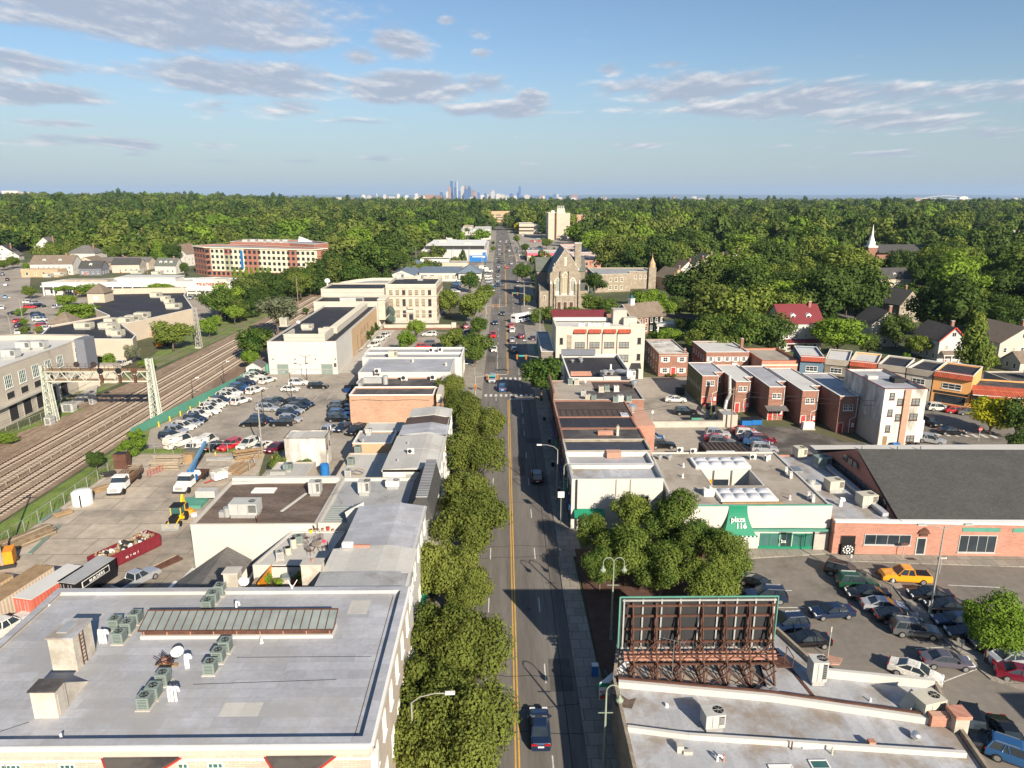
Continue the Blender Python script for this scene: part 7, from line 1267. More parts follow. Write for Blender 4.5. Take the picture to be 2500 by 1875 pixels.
for t,x,y,lab in(('K',1455,1535,'small concrete vent block on the bottom roof'),('L',930,1500,'small brick chimney with green box on the bottom roof')):X,Y=g(t,x,y,4.9);b=MB();b.box(X-.25,Y,4.85,X+.25,Y+.45,5.5,M['orange_brick' if t=='L' else'concrete']);b.box(X+.2,Y-.2,4.85,X+.9,Y+.1,5.2,M['unit_green' if t=='L' else'concrete']);b.obj('vent_block',label=lab,cat='vent')
for t,x,y,w,lab in(('L',410,1465,1.5,'flat white framed skylight on the bottom roof'),('L',490,1640,1.4,'square skylight with glass at the bottom edge'),('L',170,1680,1.8,'flat white skylight at the very bottom edge')):X,Y=g(t,x,y,4.9);skylight(X-w/2,Y-.4,X+w/2,Y+.5,4.85,lab,'white' if'flat' in lab else'glass_green',.15)
X,Y=g('K',1000,1095,4.92);b=MB();b.prism([(X-1.0,Y-.6),(X+.3,Y-.9),(X+.9,Y+.4),(X+.2,Y+.2),(X-.3,Y+.8),(X-1.1,Y+.9)],4.905,4.912,M.brown_roof);b.obj('stain_patch',R1 .root)
# V shaped shop sign on the corner
r=empty('corner_sign',(8.8,53.6,2.6),label='angled white and green shop sign box projecting from the corner',cat='sign')
b=MB();p0,p1=g('K',770,1000,3.6),g('K',990,760,4.6);q0,q1=(p0[0]+.9,p0[1]+.1),(p1[0]+.6,p1[1]-.2)
b.add([(*p0,2.6),(*q0,2.6),(*q1,2.6),(*p1,2.6),(*p0,4.3),(*q0,4.3),(*q1,4.6),(*p1,4.6)],[(0,3,2,1),(4,5,6,7),(0,1,5,4),(1,2,6,5),(2,3,7,6),(3,0,4,7)],M.white);b.obj('sign_box',r)
b=MB();b.box(p0[0]-.02,p0[1]-.08,3.95,q0[0],p0[1]-.0,4.28,M.green);b.box(p0[0]+.05,p0[1]-.06,2.7,q0[0]-.05,p0[1],3.0,M.red);b.obj('sign_band',r);text3d('sign_lettering','PIZZA',(p0[0]+.45,p0[1]-.1,3.35),.3,'red',parent=r);text3d('sign_lettering','GRILL',(p0[0]+.45,p0[1]-.1,3.05),.28,'dark',parent=r)
# billboard
def billboard():
 r=empty('billboard',(17,55,4.4),label='huge billboard seen from behind, dark panel back on a rusty truss',cat='billboard')
 X0,X1,Y=10.1,24.0,54.9;zb,zt=6.9,12.0
 b=MB();b.box(X0,Y+.1,zb,X1,Y+.22,zt,M.dark);b.obj('panel',r)
 b=MB();b.bar((X0,Y+.1,zt),(X1,Y+.1,zt),.1,M.green_metal);b.bar((X0,Y+.1,zb),(X0,Y+.1,zt),.12,M.green_metal);b.bar((X1,Y+.1,zb),(X1,Y+.1,zt),.08,M.green_metal);b.obj('green_edge',r)
 b=MB()
 for k in range(9):x=X0+.35+(X1-X0-.7)*k/8;b.bar((x,Y,zb),(x,Y,zt-.15),.13,M.galv)
 for z in(zb+.1,zt-.25):b.bar((X0+.2,Y-.03,z),(X1-.2,Y-.03,z),.13,M.galv)
 b.obj('posts',r);b=MB()
 for z in(7.7,9.0,10.3,11.3):b.bar((X0+.6,Y-.15,z),(X1-.3,Y-.15,z),.17,M.rust)
 for z in(6.85,6.65,6.45):b.bar((X0+.4,Y-.5-(6.85-z),z),(X1,Y-.5-(6.85-z),z),.2,M.orange_brick,h=.12)
 b.bar((X0+.6,Y-1.4,6.3),(X1,Y-1.4,6.3),.14,M.rust);b.bar((X0+.6,Y-1.5,7.3),(X1,Y-1.5,7.3),.07,M.rust);b.obj('walers',r)
 n=7
 for k in range(n):
  x=X0+1.1+(X1-X0-1.7)*k/(n-1);b=MB();fy=Y-2.6;b.bar((x,Y-.2,4.4),(x,Y-.2,11.6),.16,M.rust);b.bar((x,fy,4.4),(x,Y-1.4,7.2),.14,M.rust);b.bar((x,Y-1.4,7.2),(x,Y-.3,11.2),.1,M.rust)
  b.bar((x,fy,4.45),(x,Y+.9,4.45),.16,M.rust)
  for za,zc in((4.6,6.4),(6.4,8),(8,9.6),(9.6,11)):b.bar((x,Y-.2,zc),(x,Y-.2-(2.4*(1-(za-4.6)/7)),za),.07,M.rust);b.bar((x,Y-.2,za),(x,Y-.2-(2.2*(1-(zc-4.6)/7)),zc),.07,M.rust)
  b.obj('truss_frame',r)
 b=MB()
 for k in range(n-1):
  xa=X0+1.1+(X1-X0-1.7)*k/(n-1);xb=X0+1.1+(X1-X0-1.7)*(k+1)/(n-1)
  for yy,za,zc in((Y-2.4,4.5,6.3),(Y-.25,4.6,7.4),(Y-1.3,6.3,8.6)):b.bar((xa,yy,za),(xb,yy+.0,zc),.08,M.rust);b.bar((xb,yy,za),(xa,yy,zc),.08,M.rust)
  b.bar((xa,Y-2.5,4.6),((xa+xb)/2,Y-.3,6.8),.07,M.rust);b.bar((xb,Y-2.5,4.6),((xa+xb)/2,Y-.3,6.8),.07,M.rust)
 b.bar((X0+1,Y-2.6,4.5),(X1,Y-2.6,4.5),.2,M.rust);b.bar((X0+1,Y-.2,5.6),(X1,Y-.2,5.6),.12,M.rust);b.obj('cross_bracing',r)
 b=MB();b.bar((10.6,52.9,4.5),(27.2,49.9,4.7),.32,M.wood);b.bar((14,52.6,4.6),(25,50.6,4.7),.22,M.rust);b.bar((22,59.8,4.6),(27.6,57.6,4.6),.35,M.wood);b.bar((25.2,58,4.7),(26.2,51,4.7),.3,M.rust_dark);b.obj('roof_beam',r)
 b=MB();b.bar((24.4,Y-1.5,6.3),(24.4,Y-1.5,7.3),.06,M.rust);b.box(23.7,Y-1.9,6.2,25.0,Y-.4,6.28,M.rust);b.bar((25,Y-1.9,6.3),(25,Y-1.9,7.3),.06,M.rust);b.bar((25,Y-.4,6.3),(25,Y-.4,7.3),.06,M.rust);b.bar((25,Y-1.9,7.3),(25,Y-.4,7.3),.06,M.rust);b.obj('catwalk',r)
billboard()
aerial(14.6,53.2,4.5,'tall aerial in front of the billboard back',4.4,-.5)
# building beyond the lower right frame edge whose shade falls on the car park, and the one below the road view
s=Bld('office_building','tall brick building just outside the lower right of the view',(57.5,18,76,36),12,'tan_brick','grey_roof',par=.5,cope='concrete');s.wins(2,5,[1,4,7],1.6,1.6,1,1);s.wins(0,5,[1,4,7],1.6,1.6,1,1)
# ---- colonial cupola house
c0,c1,c2=(38.2,244.4),(43.0,235.2),(52.6,245.9)
def colonial():
 a=Vector(c1);u=(Vector(c0)-a);v=(Vector(c2)-a);w=u.length;d=v.length;rz=math.atan2(-u.y,-u.x)
 s=Bld('meeting_house','brick gabled house with arched attic window and a white cupola',rect(-w/2,0,w/2,d),6,'red_brick',None,cat='house');s.root.location=(0,0,0)
 for k in(0,2):s.wins(k,3,[1,3.7],1.0,1.5,.6,.6)
 for k in(1,3):s.wins(k,6,[1,3.7],.9,1.6,.6,.6)
 gable_on(s,-w/2,0,w/2,d,6,9.8,'y','shingle_brown','red_brick',oh=.5)
 b=MB();b.box(-.45,-.06,6.6,.45,.02,8.2,M.white);b.box(-.33,-.09,6.7,.33,-.05,8.1,M.glass);b.obj('arched_window',s.root)
 b=MB()
 for sg in(-1,1):b.bar((sg*(w/2+.5),-.5,5.7),(0,-.5,9.85),.1,M.white,h=.3)
 b.obj('bargeboard',s.root);b=MB();b.box(-.8,2.6,9,.8,4.2,11.4,M.white);b.box(-.95,2.45,11.4,.95,4.35,11.6,M.white);b.lathe(0,3.4,[(.85,11.6),(.7,12.2),(.35,12.7),(.08,13.0),(.03,14.4)],M.copper_roof,8);b.obj('cupola',s.root)
 m=(Vector(c0)+Vector(c1))/2;s.root.location=(m.x,m.y,0);s.root.rotation_euler=(0,0,rz)
colonial()
b=MB();b.box(52,238,2.4,60,244,3.4,M.galv);[b.box(x,y,0,x+.5,y+.5,2.4,M.white)for x,y in((52.4,238.4),(59,238.4),(59,243),(52.4,243))];b.obj('canopy',label='pale steel canopy on posts beside the cupola house',cat='canopy')
# ---- church
def church():
 s=Bld('church','grey stone gothic church with steep teal roof and pale traceried windows',(19.3,293,31.2,326),14,'stone',None,cat='church')
 gable_on(s,19.3,293.7,31.2,326,14,23.3,'y','copper_roof',None,oh=.25)
 def fg(b):
  P=[(19,0),(31.5,0),(31.5,14.6),(30.4,15.6),(30.4,16.8),(29.2,17.8),(29.2,18.6),(25.25,24.6),(21.3,18.6),(21.3,17.8),(20.1,16.8),(20.1,15.6),(19,14.6)]
  n=len(P);b.add([(x,292.7,z)for x,z in P]+[(x,293.9,z)for x,z in P],[tuple(range(n)),tuple(range(2*n-1,n-1,-1))]+[(i,i+n,(i+1)%n+n,(i+1)%n)for i in range(n)],M.stone)
  for i in range(3,10):a=P[i];c=P[i+1];b.bar((a[0],293.3,a[1]+.1),(c[0],293.3,c[1]+.1),1.4,M.concrete,h=.25)
  b.bar((25.25,293.3,24.6),(25.25,293.3,26.4),.2,M.concrete);b.bar((24.7,293.3,25.8),(25.8,293.3,25.8),.2,M.concrete)
 s.part('front_gable',fg)
 def arch(xc,w,z0,zs,m,y,dz): # pointed arch polygon
  P=[(xc-w/2,z0),(xc+w/2,z0)];n=6
  for i in range(n+1):t=i/n;P.append((xc+w/2*(1-t)**.75 if t<1 else xc,zs+dz*t))
  for i in range(n-1,-1,-1):t=i/n;P.append((xc-w/2*(1-t)**.75,zs+dz*t))
  return P
 def wn(b):
  for xc,w,z0,zs,dz in((25.25,2.9,6.4,13.0,2.4),(22.1,1.7,7.4,11.6,1.4),(28.4,1.7,7.4,11.6,1.4)):
   for k,(ww,m,y)in enumerate(((w+.9,'cream',292.62),(w,'blind' if w>2 else'glass_pale',292.58))):
    P=arch(xc,ww,z0-(.0 if k else 2.2),zs,m,y,dz-(.0 if k==0 else.3));n=len(P);b.add([(x,y,z)for x,z in P],[tuple(range(n))],M[m])
    if k==0:b.add([(x,y,z)for x,z in P]+[(x,292.75,z)for x,z in P],[(i,i+n,(i+1)%n+n,(i+1)%n)for i in range(n)],M[m])
   for x in np.linspace(xc-w/2,xc+w/2,5 if w>2 else 4)[1:-1]:b.bar((x,292.53,z0),(x,292.53,zs+dz*.4),.13,M.cream)
   b.bar((xc-w/2,292.53,zs),(xc+w/2,292.53,zs),.13,M.cream)
  b.box(24.8,292.5,17.6,25.7,292.7,21.2,M.cream);b.box(25.0,292.42,18,25.5,292.5,20.4,M.concrete)
 s.part('west_window',wn)
 for x in(19.4,21.0,29.5,31.1,23.55,26.95):
  s.part('buttress',lambda b,x=x:(b.box(x-.32,291.8,0,x+.32,292.7,10.5 if x not in(23.55,26.95)else 15.6,M.stone),b.add([(x-.32,291.8,10.5),(x+.32,291.8,10.5),(x,292.6,12.2)],[(0,1,2)],M.cream)))
 s.part('porch',lambda b:(b.box(21.6,291.2,0,29,292.7,5.4,M.stone),b.box(21.2,291.0,5.4,29.4,292.7,5.8,M.concrete)))
 for x in(22.8,25.3,27.8):s.put('door',door_mesh(1.5,3.0,'rust'),0,x-19.3,.1,1.9)
 for x0,x1 in((14.8,19),(31.5,35)):
  s.part('aisle',lambda b,x0=x0,x1=x1:(b.box(x0,293,0,x1,303,7.4,M.stone),b.add([(x0,293.3,7.4),(x1,293.3,7.4),(x1,303,9.6),(x0,303,9.6),(x1,303,7.4),(x0,303,7.4)],[(0,1,2,3),(1,4,2),(0,3,5)],M.shingle_green),b.box(x0-.1 if x0<19 else x1-.2,292.8,7.4,x0+.3 if x0<19 else x1+.2,303,9.3,M.stone),b.box((x0+x1)/2-.35,292.9,3.6,(x0+x1)/2+.35,293.01,5.6,M.cream),b.box((x0+x1)/2-.18,292.85,3.8,(x0+x1)/2+.18,292.9,5.4,M.glass)))
 s.part('transept',lambda b:(b.box(14.6,316,0,36,332,13,M.dark_stone),b.add([(14.2,315.6,13),(36.4,315.6,13),(36.4,332.4,13),(14.2,332.4,13),(14.2,324,18.6),(36.4,324,18.6)],[(0,1,5,4),(2,3,4,5),(1,2,5),(3,0,4)],M.shingle_green)))
 s.part('chimney',lambda b:(b.box(31.6,318,0,34.4,320.6,24.8,M.stone),b.box(31.4,317.8,24.8,34.6,320.8,25.4,M.concrete)))
 for k in range(6):s.put('lancet_window',win_mesh(1.1,4.5,'cream','glass_pale',2,3,.15),3,12+4.0*k,6)
church()
# ---- parish school
s=Bld('stone_school','two storey grey stone school with pale window frames and a corner turret',[(44,342),(62,347.5),(63,356.5),(74.5,358),(74.5,376),(44,376)],8.6,'stone','grey_roof',par=.5,cope='cream',cw=.5)
for i in range(3):
 for z in(4.9,1.2):s.put('window',win_mesh(1.5,2.0,'cream','glass',2,2,.18),0,8+3.0*i,z)
 s.put('window',win_mesh(1.2,2.0,'cream','glass',2,2,.18),2,3+2.6*i,4.9)
s.part('turret',lambda b:(b.box(72.6,356.2,0,76.2,359.8,10.6,M.stone),b.lathe(74.4,358,[(1.7,10.6),(1.6,12.6),(1.3,13),(.7,14.2),(.2,15.6),(.03,18)],M.tan_wall,8)))
house('tan house with a broad brown gabled roof beside the turret',84,357,12,13,6,.35,wall='tan_wall',kind='gy',roof='shingle_brown',porch=True)
for x,y,w,d,h,rz,wl_,rf,lab in((97,387,11,14,6.5,.2,'white_wall','shingle_brown','white gabled house with orange brown roof, leftmost of the gabled row'),(107,398,11,13,7,.15,'white_wall','shingle_grey','white gabled house with pale grey roof, second of the gabled row'),(116,414,12,13,7.5,.1,'beige_wall','shingle_grey','beige gabled house in the middle of the gabled row'),(126,424,11,12,7,.1,'tan_wall','shingle_brown','tan gabled house, second from the right of the gabled row'),(137,431,12,13,8,.1,'white_wall','shingle_brown','brown roofed house with dormer at the right end of the gabled row')):
 house(lab,x,y,w,d,h,rz,wall=wl_,kind='gy',roof=rf,porch=True,pitch=.9)
for k in range(6):
 y=452+22*k;s=Bld('flat_rowhouse','flat white roofed rowhouse, %s one behind the orange brick end house'%od(k),(45,y,61,y+20),7.2,'orange_brick','white_roof',par=.5,cope='white',cw=.5,group='row of flat roofed rowhouses beyond the church');s.wins(3,5,[4.2],1,1.5,1,1)
s=Bld('brick_end_house','orange brick end house with a pale flat roof right of the church',(45.8,437,59.4,451.6),7,'orange_brick','grey_roof',par=.4,cope='concrete');s.wins(0,2,[1.2,4],1.5,1.8,3,3,fr='concrete')
s=Bld('red_band_store','low store with a pink red band round its roof behind the church',(17,514,47,545),5.2,'beige_wall','white_roof',par=.3);s.band(0,3.6,5.3,'pink',.15,'fascia');s.band(3,3.6,5.3,'pink',.15,'fascia')
s=Bld('low_shop','small dark roofed house right of the orange brick end house',(63,470,74,484),4,'beige_wall','shingle_grey',par=.1)
T_=Bld('tower_block','tall pale tower block with rooftop plant, alone above the trees',(46.5,755,69,795),27,'beige_wall','grey_roof',par=.8,cope='white',cw=.6)
T_.part('fin',lambda b:(b.box(53.4,753.5,0,55.0,755,27.4,M.rust_dark),b.box(46.5,754.4,0,53.4,755,27.4,M.beige_wall)))
T_.wins(3,8,[1.5+2.7*i for i in range(9)],2.6,1.6,1,1,fr='white',nx=2,ny=1,sill=False)
T_.part('plant_room',lambda b:(b.box(56,762,27,64,772,31.5,M.unit_beige),b.box(50,760,27,53,764,29.5,M.white),[b.bar((57+2*k,764,31),(57+2*k,764,34.5),.5,M.white)for k in range(4)]))
s=Bld('office_block','low pale office block left of the tower block with dark window bands',(18.6,864,36,905),12,'beige_wall','grey_roof',par=.5,cope='white');s.band(0,3,4.6,'dark',.1);s.band(0,7,8.6,'dark',.1);s.band(1,3,4.6,'dark',.1);s.band(1,7,8.6,'dark',.1)
s=Bld('office_block','smaller white office block directly left of the tower block',(36.5,880,47,905),10,'white_wall','grey_roof',par=.4);s.wins(0,5,[2,5,8],1.1,1.3,.5,.5)
s=Bld('long_apartments','long low pinkish apartment building on the wood right of the tower block',(92,1092,176,1106),16,'tan_brick','grey_roof',par=.5,cope='white',cw=.8);s.wins(0,10,[3,6.5],3,1.4,2,2,fr='cream',nx=3,ny=1,sill=False);s.box('stair_head',122,1094,11,130,1100,14,'tan_brick')
Bld('orange_apartments','orange tan apartment building above the far end of the road',(-26,1232,12,1252),18,'tan_wall','gravel_roof',par=.5).wins(0,12,[3,7,11],3,1.8,2,2,fr='cream',nx=2,ny=1,sill=False)
Bld('low_shop','white low roofs among the trees at the upper right',(192,965,216,985),5,'white_wall','white_roof',par=.4);Bld('low_shop','small brick tank house left of the white low roofs',(184,985,194,995),8,'tan_brick','white_roof',par=.4)
Bld('far_hall','pale long hall among trees at the far right',(492,745,548,765),9,'beige_wall','white_roof',par=.5).band(0,0,4,'tan_wall',.2)
# steeple church
s=Bld('steeple_church','white steepled brick church with a long dark slate roof in the wood',(264,508,300,526),6,'red_brick',None,cat='church');gable_on(s,266,506,302,526,6,11,'x','shingle_dark','red_brick')
s.part('tower',lambda b:(b.box(258.6,508,0,265,514.4,9.5,M.red_brick),b.box(258.4,507.8,9.5,265.2,514.6,10.6,M.white),b.box(259.8,509.4,10.6,263.8,513.4,13.5,M.white),b.lathe(261.8,511.4,[(2.2,13.5),(1.8,15),(1.3,16.5),(1.0,17.5),(.05,25.5)],M.white,8)))
house('dark roofed house with a small dormer deep in the trees',190,350,16,12,6.5,.1,wall='beige_wall',kind='gx',roof='shingle_dark',dormers=1,chim=False)
house('red roofed three storey house with white dormers and pale blue walls',90,217,13,12,8.4,.05,wall='white_wall',kind='gx',roof='red_metal',dormers=2,porch=True,pitch=.8)
house('brown gabled house behind the broad pale green tree',119,222,9,12,7,-.05,wall='cream_wall',kind='gy',roof='shingle_brown',pitch=.9)
house('half timbered gabled house in deep shade',147,264,11,13,7,.4,wall='stone',kind='gy',roof='shingle_dark',pitch=.9)
house('white house with red gable trim and a small porch',126,200.5,7.6,13,6.4,.0,wall='white_wall',kind='gy',roof='shingle_brown',trim='red',porch=True,pitch=.95)
house('wide cream gabled house at the right edge with a white chimney',143,198,14,14,6.4,.1,wall='cream_wall',kind='gy',roof='shingle_brown',pitch=.6);house('small cream garage before the wide cream house',141,185,9,6,3,.1,wall='cream_wall',kind='gx',roof='shingle_brown',chim=False)
s=Bld('low_shop','flat dark roofed annex behind the tiled restaurant',(118,158,134,168),4,'grey_wall','tar_roof',par=.3);X,Y=125,162;rtu(X,Y,3.9,'white unit on the annex behind the restaurant','unit_white',2.4,1.6,1.3)
# ================================================================ VEHICLES
def paint(n,c,met=.3):mat('paint_'+n,c,.28,0,1,0,metal=met,spec=.6,coat=.6);M['car_'+n]=MATS['paint_'+n]
for n,c in dict(black=(.012,.013,.016),navy=(.015,.03,.075),blue=(.03,.12,.3),lightblue=(.2,.42,.6),silver=(.45,.46,.48),grey=(.15,.155,.16),white=(.72,.72,.7),red=(.5,.02,.025),maroon=(.2,.012,.03),orange=(.8,.33,.02),green=(.02,.09,.05),tan=(.35,.3,.22),purple=(.13,.12,.15)).items():paint(n,c,0 if n in('white','red','orange')else.35)
M.lamp_red=mat('lamp_red',(.35,.01,.01),.3,0);M.lamp_clear=mat('lamp_clear',(.75,.75,.75),.15,0,spec=.8)
CT=dict(sedan=(4.8,1.82,1.45,((-2.4,.86),(-2.3,1.0),(-1.65,1.04),(-.9,.98),(.75,.96),(1.5,.9),(2.2,.76),(2.4,.58)),(-1.75,-.85,.35,1.15)),
 suv=(4.8,1.92,1.74,((-2.4,.9),(-2.33,1.1),(-1.6,1.1),(-.5,1.08),(.85,1.08),(1.6,1.03),(2.25,.9),(2.4,.66)),(-2.3,-2.0,.2,1.05)),
 hatch=(4.3,1.8,1.5,((-2.15,.85),(-2.08,1.0),(-1.4,1.0),(-.4,.98),(.8,.97),(1.4,.9),(1.98,.76),(2.15,.58)),(-2.0,-1.3,.3,1.15)),
 minivan=(5.1,1.98,1.78,((-2.55,.9),(-2.48,1.05),(-1.6,1.05),(-.5,1.05),(1.2,1.02),(1.8,.95),(2.4,.8),(2.55,.6)),(-2.45,-2.2,.7,1.65)),
 jeep=(4.6,1.9,1.85,((-2.3,.95),(-2.25,1.1),(-1.6,1.12),(-.5,1.12),(.6,1.12),(1.6,1.1),(2.2,1.05),(2.3,.8)),(-2.2,-2.12,.35,.62)),
 pickup=(5.7,2.0,1.86,((-2.85,1.0),(-2.8,1.15),(-1.9,1.15),(-.6,1.15),(.9,1.12),(1.8,1.1),(2.6,1.0),(2.85,.75)),(-.85,-.65,.55,1.2)),
 van=(5.8,2.05,2.35,((-2.9,1.2),(-2.88,1.3),(-1.6,1.3),(-.5,1.3),(1.3,1.25),(2.1,1.15),(2.75,.95),(2.9,.7)),(-2.88,-2.82,1.25,2.0)))
CMESH={}
def car_parts(tp,col,far):
 k=(tp,col,far)
 if k in CMESH:return CMESH[k]
 L,W,Ht,prof,(r0,r1,f1,f0)=CT[tp];P=M['car_'+col];w=W/2;b=MB();vs=[];n=10
 for x,z in prof:
  e=1-.10*abs(x/(L/2))**4;ww=w*e;vs+=[(x,-ww*.9,.26),(x,-ww,.42),(x,-ww,.66),(x,-ww*.97,z*.93),(x,-ww*.8,z),(x,ww*.8,z),(x,ww*.97,z*.93),(x,ww,.66),(x,ww,.42),(x,ww*.9,.26)]
 m=len(prof);fs=[(i*n+j,i*n+(j+1)%n,(i+1)*n+(j+1)%n,(i+1)*n+j)for i in range(m-1)for j in range(n)]+[tuple(range(n-1,-1,-1)),tuple(range((m-1)*n,m*n))]
 b.add(vs,fs,P);zb=prof[3][1]-.02;wb=w*.88;wt=w*.72;zt=Ht-.05
 # roof panel and pillars
 b.add([(r1-.02,-wt,zt-.01),(f1,-wt,zt-.01),(f1,wt,zt-.01),(r1-.02,wt,zt-.01),(r1+.1,-wt*.9,Ht),(f1-.15,-wt*.9,Ht),(f1-.15,wt*.9,Ht),(r1+.1,wt*.9,Ht)],[(0,3,2,1),(4,5,6,7),(0,1,5,4),(1,2,6,5),(2,3,7,6),(3,0,4,7)],P)
 for sy in(-1,1):
  b.bar((f0,sy*wb,zb),(f1,sy*wt,zt),.06,P);b.bar((r0,sy*wb,zb),(r1,sy*wt,zt),.12 if tp in('suv','minivan','hatch','jeep')else.1,P);b.bar(((f0+r0)/2-.1,sy*(wb+.01),zb),((f1+r1)/2-.05,sy*(wt+.01),zt),.07,P)
  if tp in('suv','minivan','jeep','van'):b.bar((r0*.55+.0,sy*(wb+.01),zb),(r1*.55,sy*(wt+.01),zt),.08 if tp!='van' else.9,P)
  if not far:b.box(f0-.35,sy*(w+.09)-.09,zb,f0-.2,sy*(w+.09)+.09,zb+.15,P)
 if tp=='pickup':b.box(-2.7,-w*.74,1.14,-.95,w*.74,1.165,M.black)
 if tp=='van':b.box(-2.86,-wt*1.02,1.3,.2,wt*1.02,Ht-.06,P);b.box(-2.87,-w*.86,1.25,.0,w*.86,Ht-.3,P)
 if tp=='suv' and not far:
  for sy in(-1,1):b.bar((r1+.2,sy*wt*.88,Ht+.04),(f1-.3,sy*wt*.88,Ht+.04),.05,M.metal)
 g_=MB();e=.012;g_.add([(r0+e,-wb,zb),(f0,-wb,zb),(f0,wb,zb),(r0+e,wb,zb),(r1,-wt,zt),(f1,-wt,zt),(f1,wt,zt),(r1,wt,zt)],[(0,3,2,1),(0,1,5,4),(1,2,6,5),(2,3,7,6),(3,0,4,7),(4,5,6,7)],M.glass)
 wr=.34 if tp in('sedan','hatch','minivan')else.38;wx=L*.31
 def wheel(b,x,y):
  nn=14 if not far else 8;s=1 if y>0 else-1;vs=[];fs=[]
  for yy,rr in((y-s*.2,wr),(y+s*.02,wr),(y+s*.025,wr*.66)):
   vs+=[(x+rr*math.cos(2*PI*i/nn),yy,wr+rr*math.sin(2*PI*i/nn))for i in range(nn)]
  fs=[(k*nn+i,k*nn+(i+1)%nn,(k+1)*nn+(i+1)%nn,(k+1)*nn+i)for k in range(2)for i in range(nn)];b.add(vs,fs,M.rubber)
  b.add([(x+wr*.66*math.cos(2*PI*i/nn),y+s*.028,wr+wr*.66*math.sin(2*PI*i/nn))for i in range(nn)],[tuple(range(nn))],M.metal)
 def lights(b,front,y):
  x=L/2-.16 if front else-L/2+.06;z=.62 if front else.8;d=.2
  b.box(x-.02,y-.24,z,x+d*(.6 if front else-.5)+.0,y+.24,z+.16,M['lamp_clear' if front else'lamp_red'])
 out=[]
 if far:
  for x in(-wx,wx):
   for y in(-w-.01,w+.01):wheel(b,x,y)
  for y in(-w*.62,w*.62):lights(b,True,y);lights(b,False,y)
  b.add(g_.v,g_.f,M.glass);out=[('body',b.mesh('vehicle'))]
 else:
  b.box(L/2-.05,-w*.4,.32,L/2+.01,w*.4,.6,M.black);b.box(-L/2-.02,-.26,.6,-L/2+.02,.26,.74,M.white)
  out=[('body',b.mesh('body',smooth=False)),('windows',g_.mesh('windows'))]
  for x in(-wx,wx):
   for y in(-w-.01,w+.01):q=MB();wheel(q,x,y);out.append(('wheel',q.mesh('wheel')))
  for f in(True,False):
   for y in(-w*.62,w*.62):q=MB();lights(q,f,y);out.append(('headlight' if f else'taillight',q.mesh('light')))
 CMESH[k]=out;return out
CW=dict(suv='SUV',jeep='off road car',hatch='hatchback',minivan='people carrier')
NC=[0];CPOS=[]
def car(tp,col,x,y,hd,label,group='parked cars',far=False,sc=1):
 parts=car_parts(tp,col,far);NC[0]+=1;CPOS.append((x,y));nm={'van':'van','pickup':'pickup_truck'}.get(tp,'car');ct={'van':'van','pickup':'pickup truck'}.get(tp,'car')
 if far:return inst(nm,parts[0][1],None,(x,y,.02),hd,sc,label=label,cat=ct,group=group)
 r=empty(nm,(x,y,.02),hd,label=label,cat=ct,group=group)
 for n,me in parts:kid(inst(n,me,r))
 return r
CN=dict(black='black',navy='dark blue',blue='blue',lightblue='light blue',silver='silver',grey='grey',white='white',red='red',maroon='dark red',orange='orange yellow',green='dark green',tan='tan',purple='purple grey')
def row(t,items,hd,where,group,far=False,z=.75):
 """items: x,y,type,colour seen at tile pixels; labels count along the row"""
 for i,it in enumerate(items):
  x,y,tp,col=it[:4];h=it[4]if len(it)>4 else hd;X,Y=g(t,x,y,z)
  car(tp,col,X,Y,R(h),'%s %s, %s %s'%(CN[col],CW.get(tp,tp),od(i),where),group,far)
def pair(t,x1,y1,x2,y2,tp,col,label,group='cars in the right car park'):
 a=g(t,x1,y1,.7);c=g(t,x2,y2,.7);car(tp,col,(a[0]+c[0])/2,(a[1]+c[1])/2,math.atan2(c[1]-a[1],c[0]-a[0]),label,group)
row('N',[(240,835,'suv','navy'),(290,778,'suv','silver'),(365,738,'suv','white'),(445,700,'hatch','silver'),(480,665,'suv','navy'),(520,620,'suv','white'),(600,582,'pickup','white'),(635,545,'suv','white'),(695,510,'suv','white'),(735,480,'suv','navy'),(790,435,'suv','white'),(845,400,'suv','white'),(885,380,'suv','navy'),(925,345,'suv','blue'),(985,300,'suv','navy'),(1020,262,'suv','white'),(1070,235,'suv','white'),(1105,205,'suv','black')],-12,'from the near end along the green fence','cars along the green fence')
row('N',[(935,480,'suv','white'),(1080,375,'suv','white'),(1200,275,'suv','white')],62,'of three seen from behind opposite the fence row','white cars seen from behind')
row('N',[(1510,298,'suv','white',0),(1430,362,'hatch','white',-4),(1710,332,'suv','black',-3),(1300,478,'sedan','green',-15),(1245,508,'suv','grey',-12),(1200,555,'suv','silver',-8),(1440,498,'pickup','black',-10),(1565,508,'suv','navy',-22),(1500,548,'suv','black',-14),(1455,578,'suv','silver',-14),(1410,605,'suv','navy',-10),(1430,665,'suv','silver',-10),(1345,702,'jeep','black',182),(1140,668,'suv','navy',-10),(1055,705,'minivan','black',180)],0,'from the roller doors, mid lot','cars in the middle of the lot')
row('N',[(1925,530,'suv','grey'),(1925,572,'suv','black'),(1925,612,'suv','blue'),(1915,660,'suv','black'),(1830,760,'suv','silver',72),(1950,742,'sedan','navy',-108),(2085,775,'suv','black',-115)],-5,'forward beside the blank brick hall','cars beside the brick hall')
row('N',[(325,900,'van','white',60),(500,930,'suv','white',75),(585,905,'van','white',80),(680,928,'sedan','black',65),(825,925,'suv','red',-115),(1005,912,'suv','white',-112),(1140,935,'sedan','white',-108),(1280,945,'sedan','maroon',-112)],60,'from the left at the near edge of the lot','cars at the near edge of the lot')
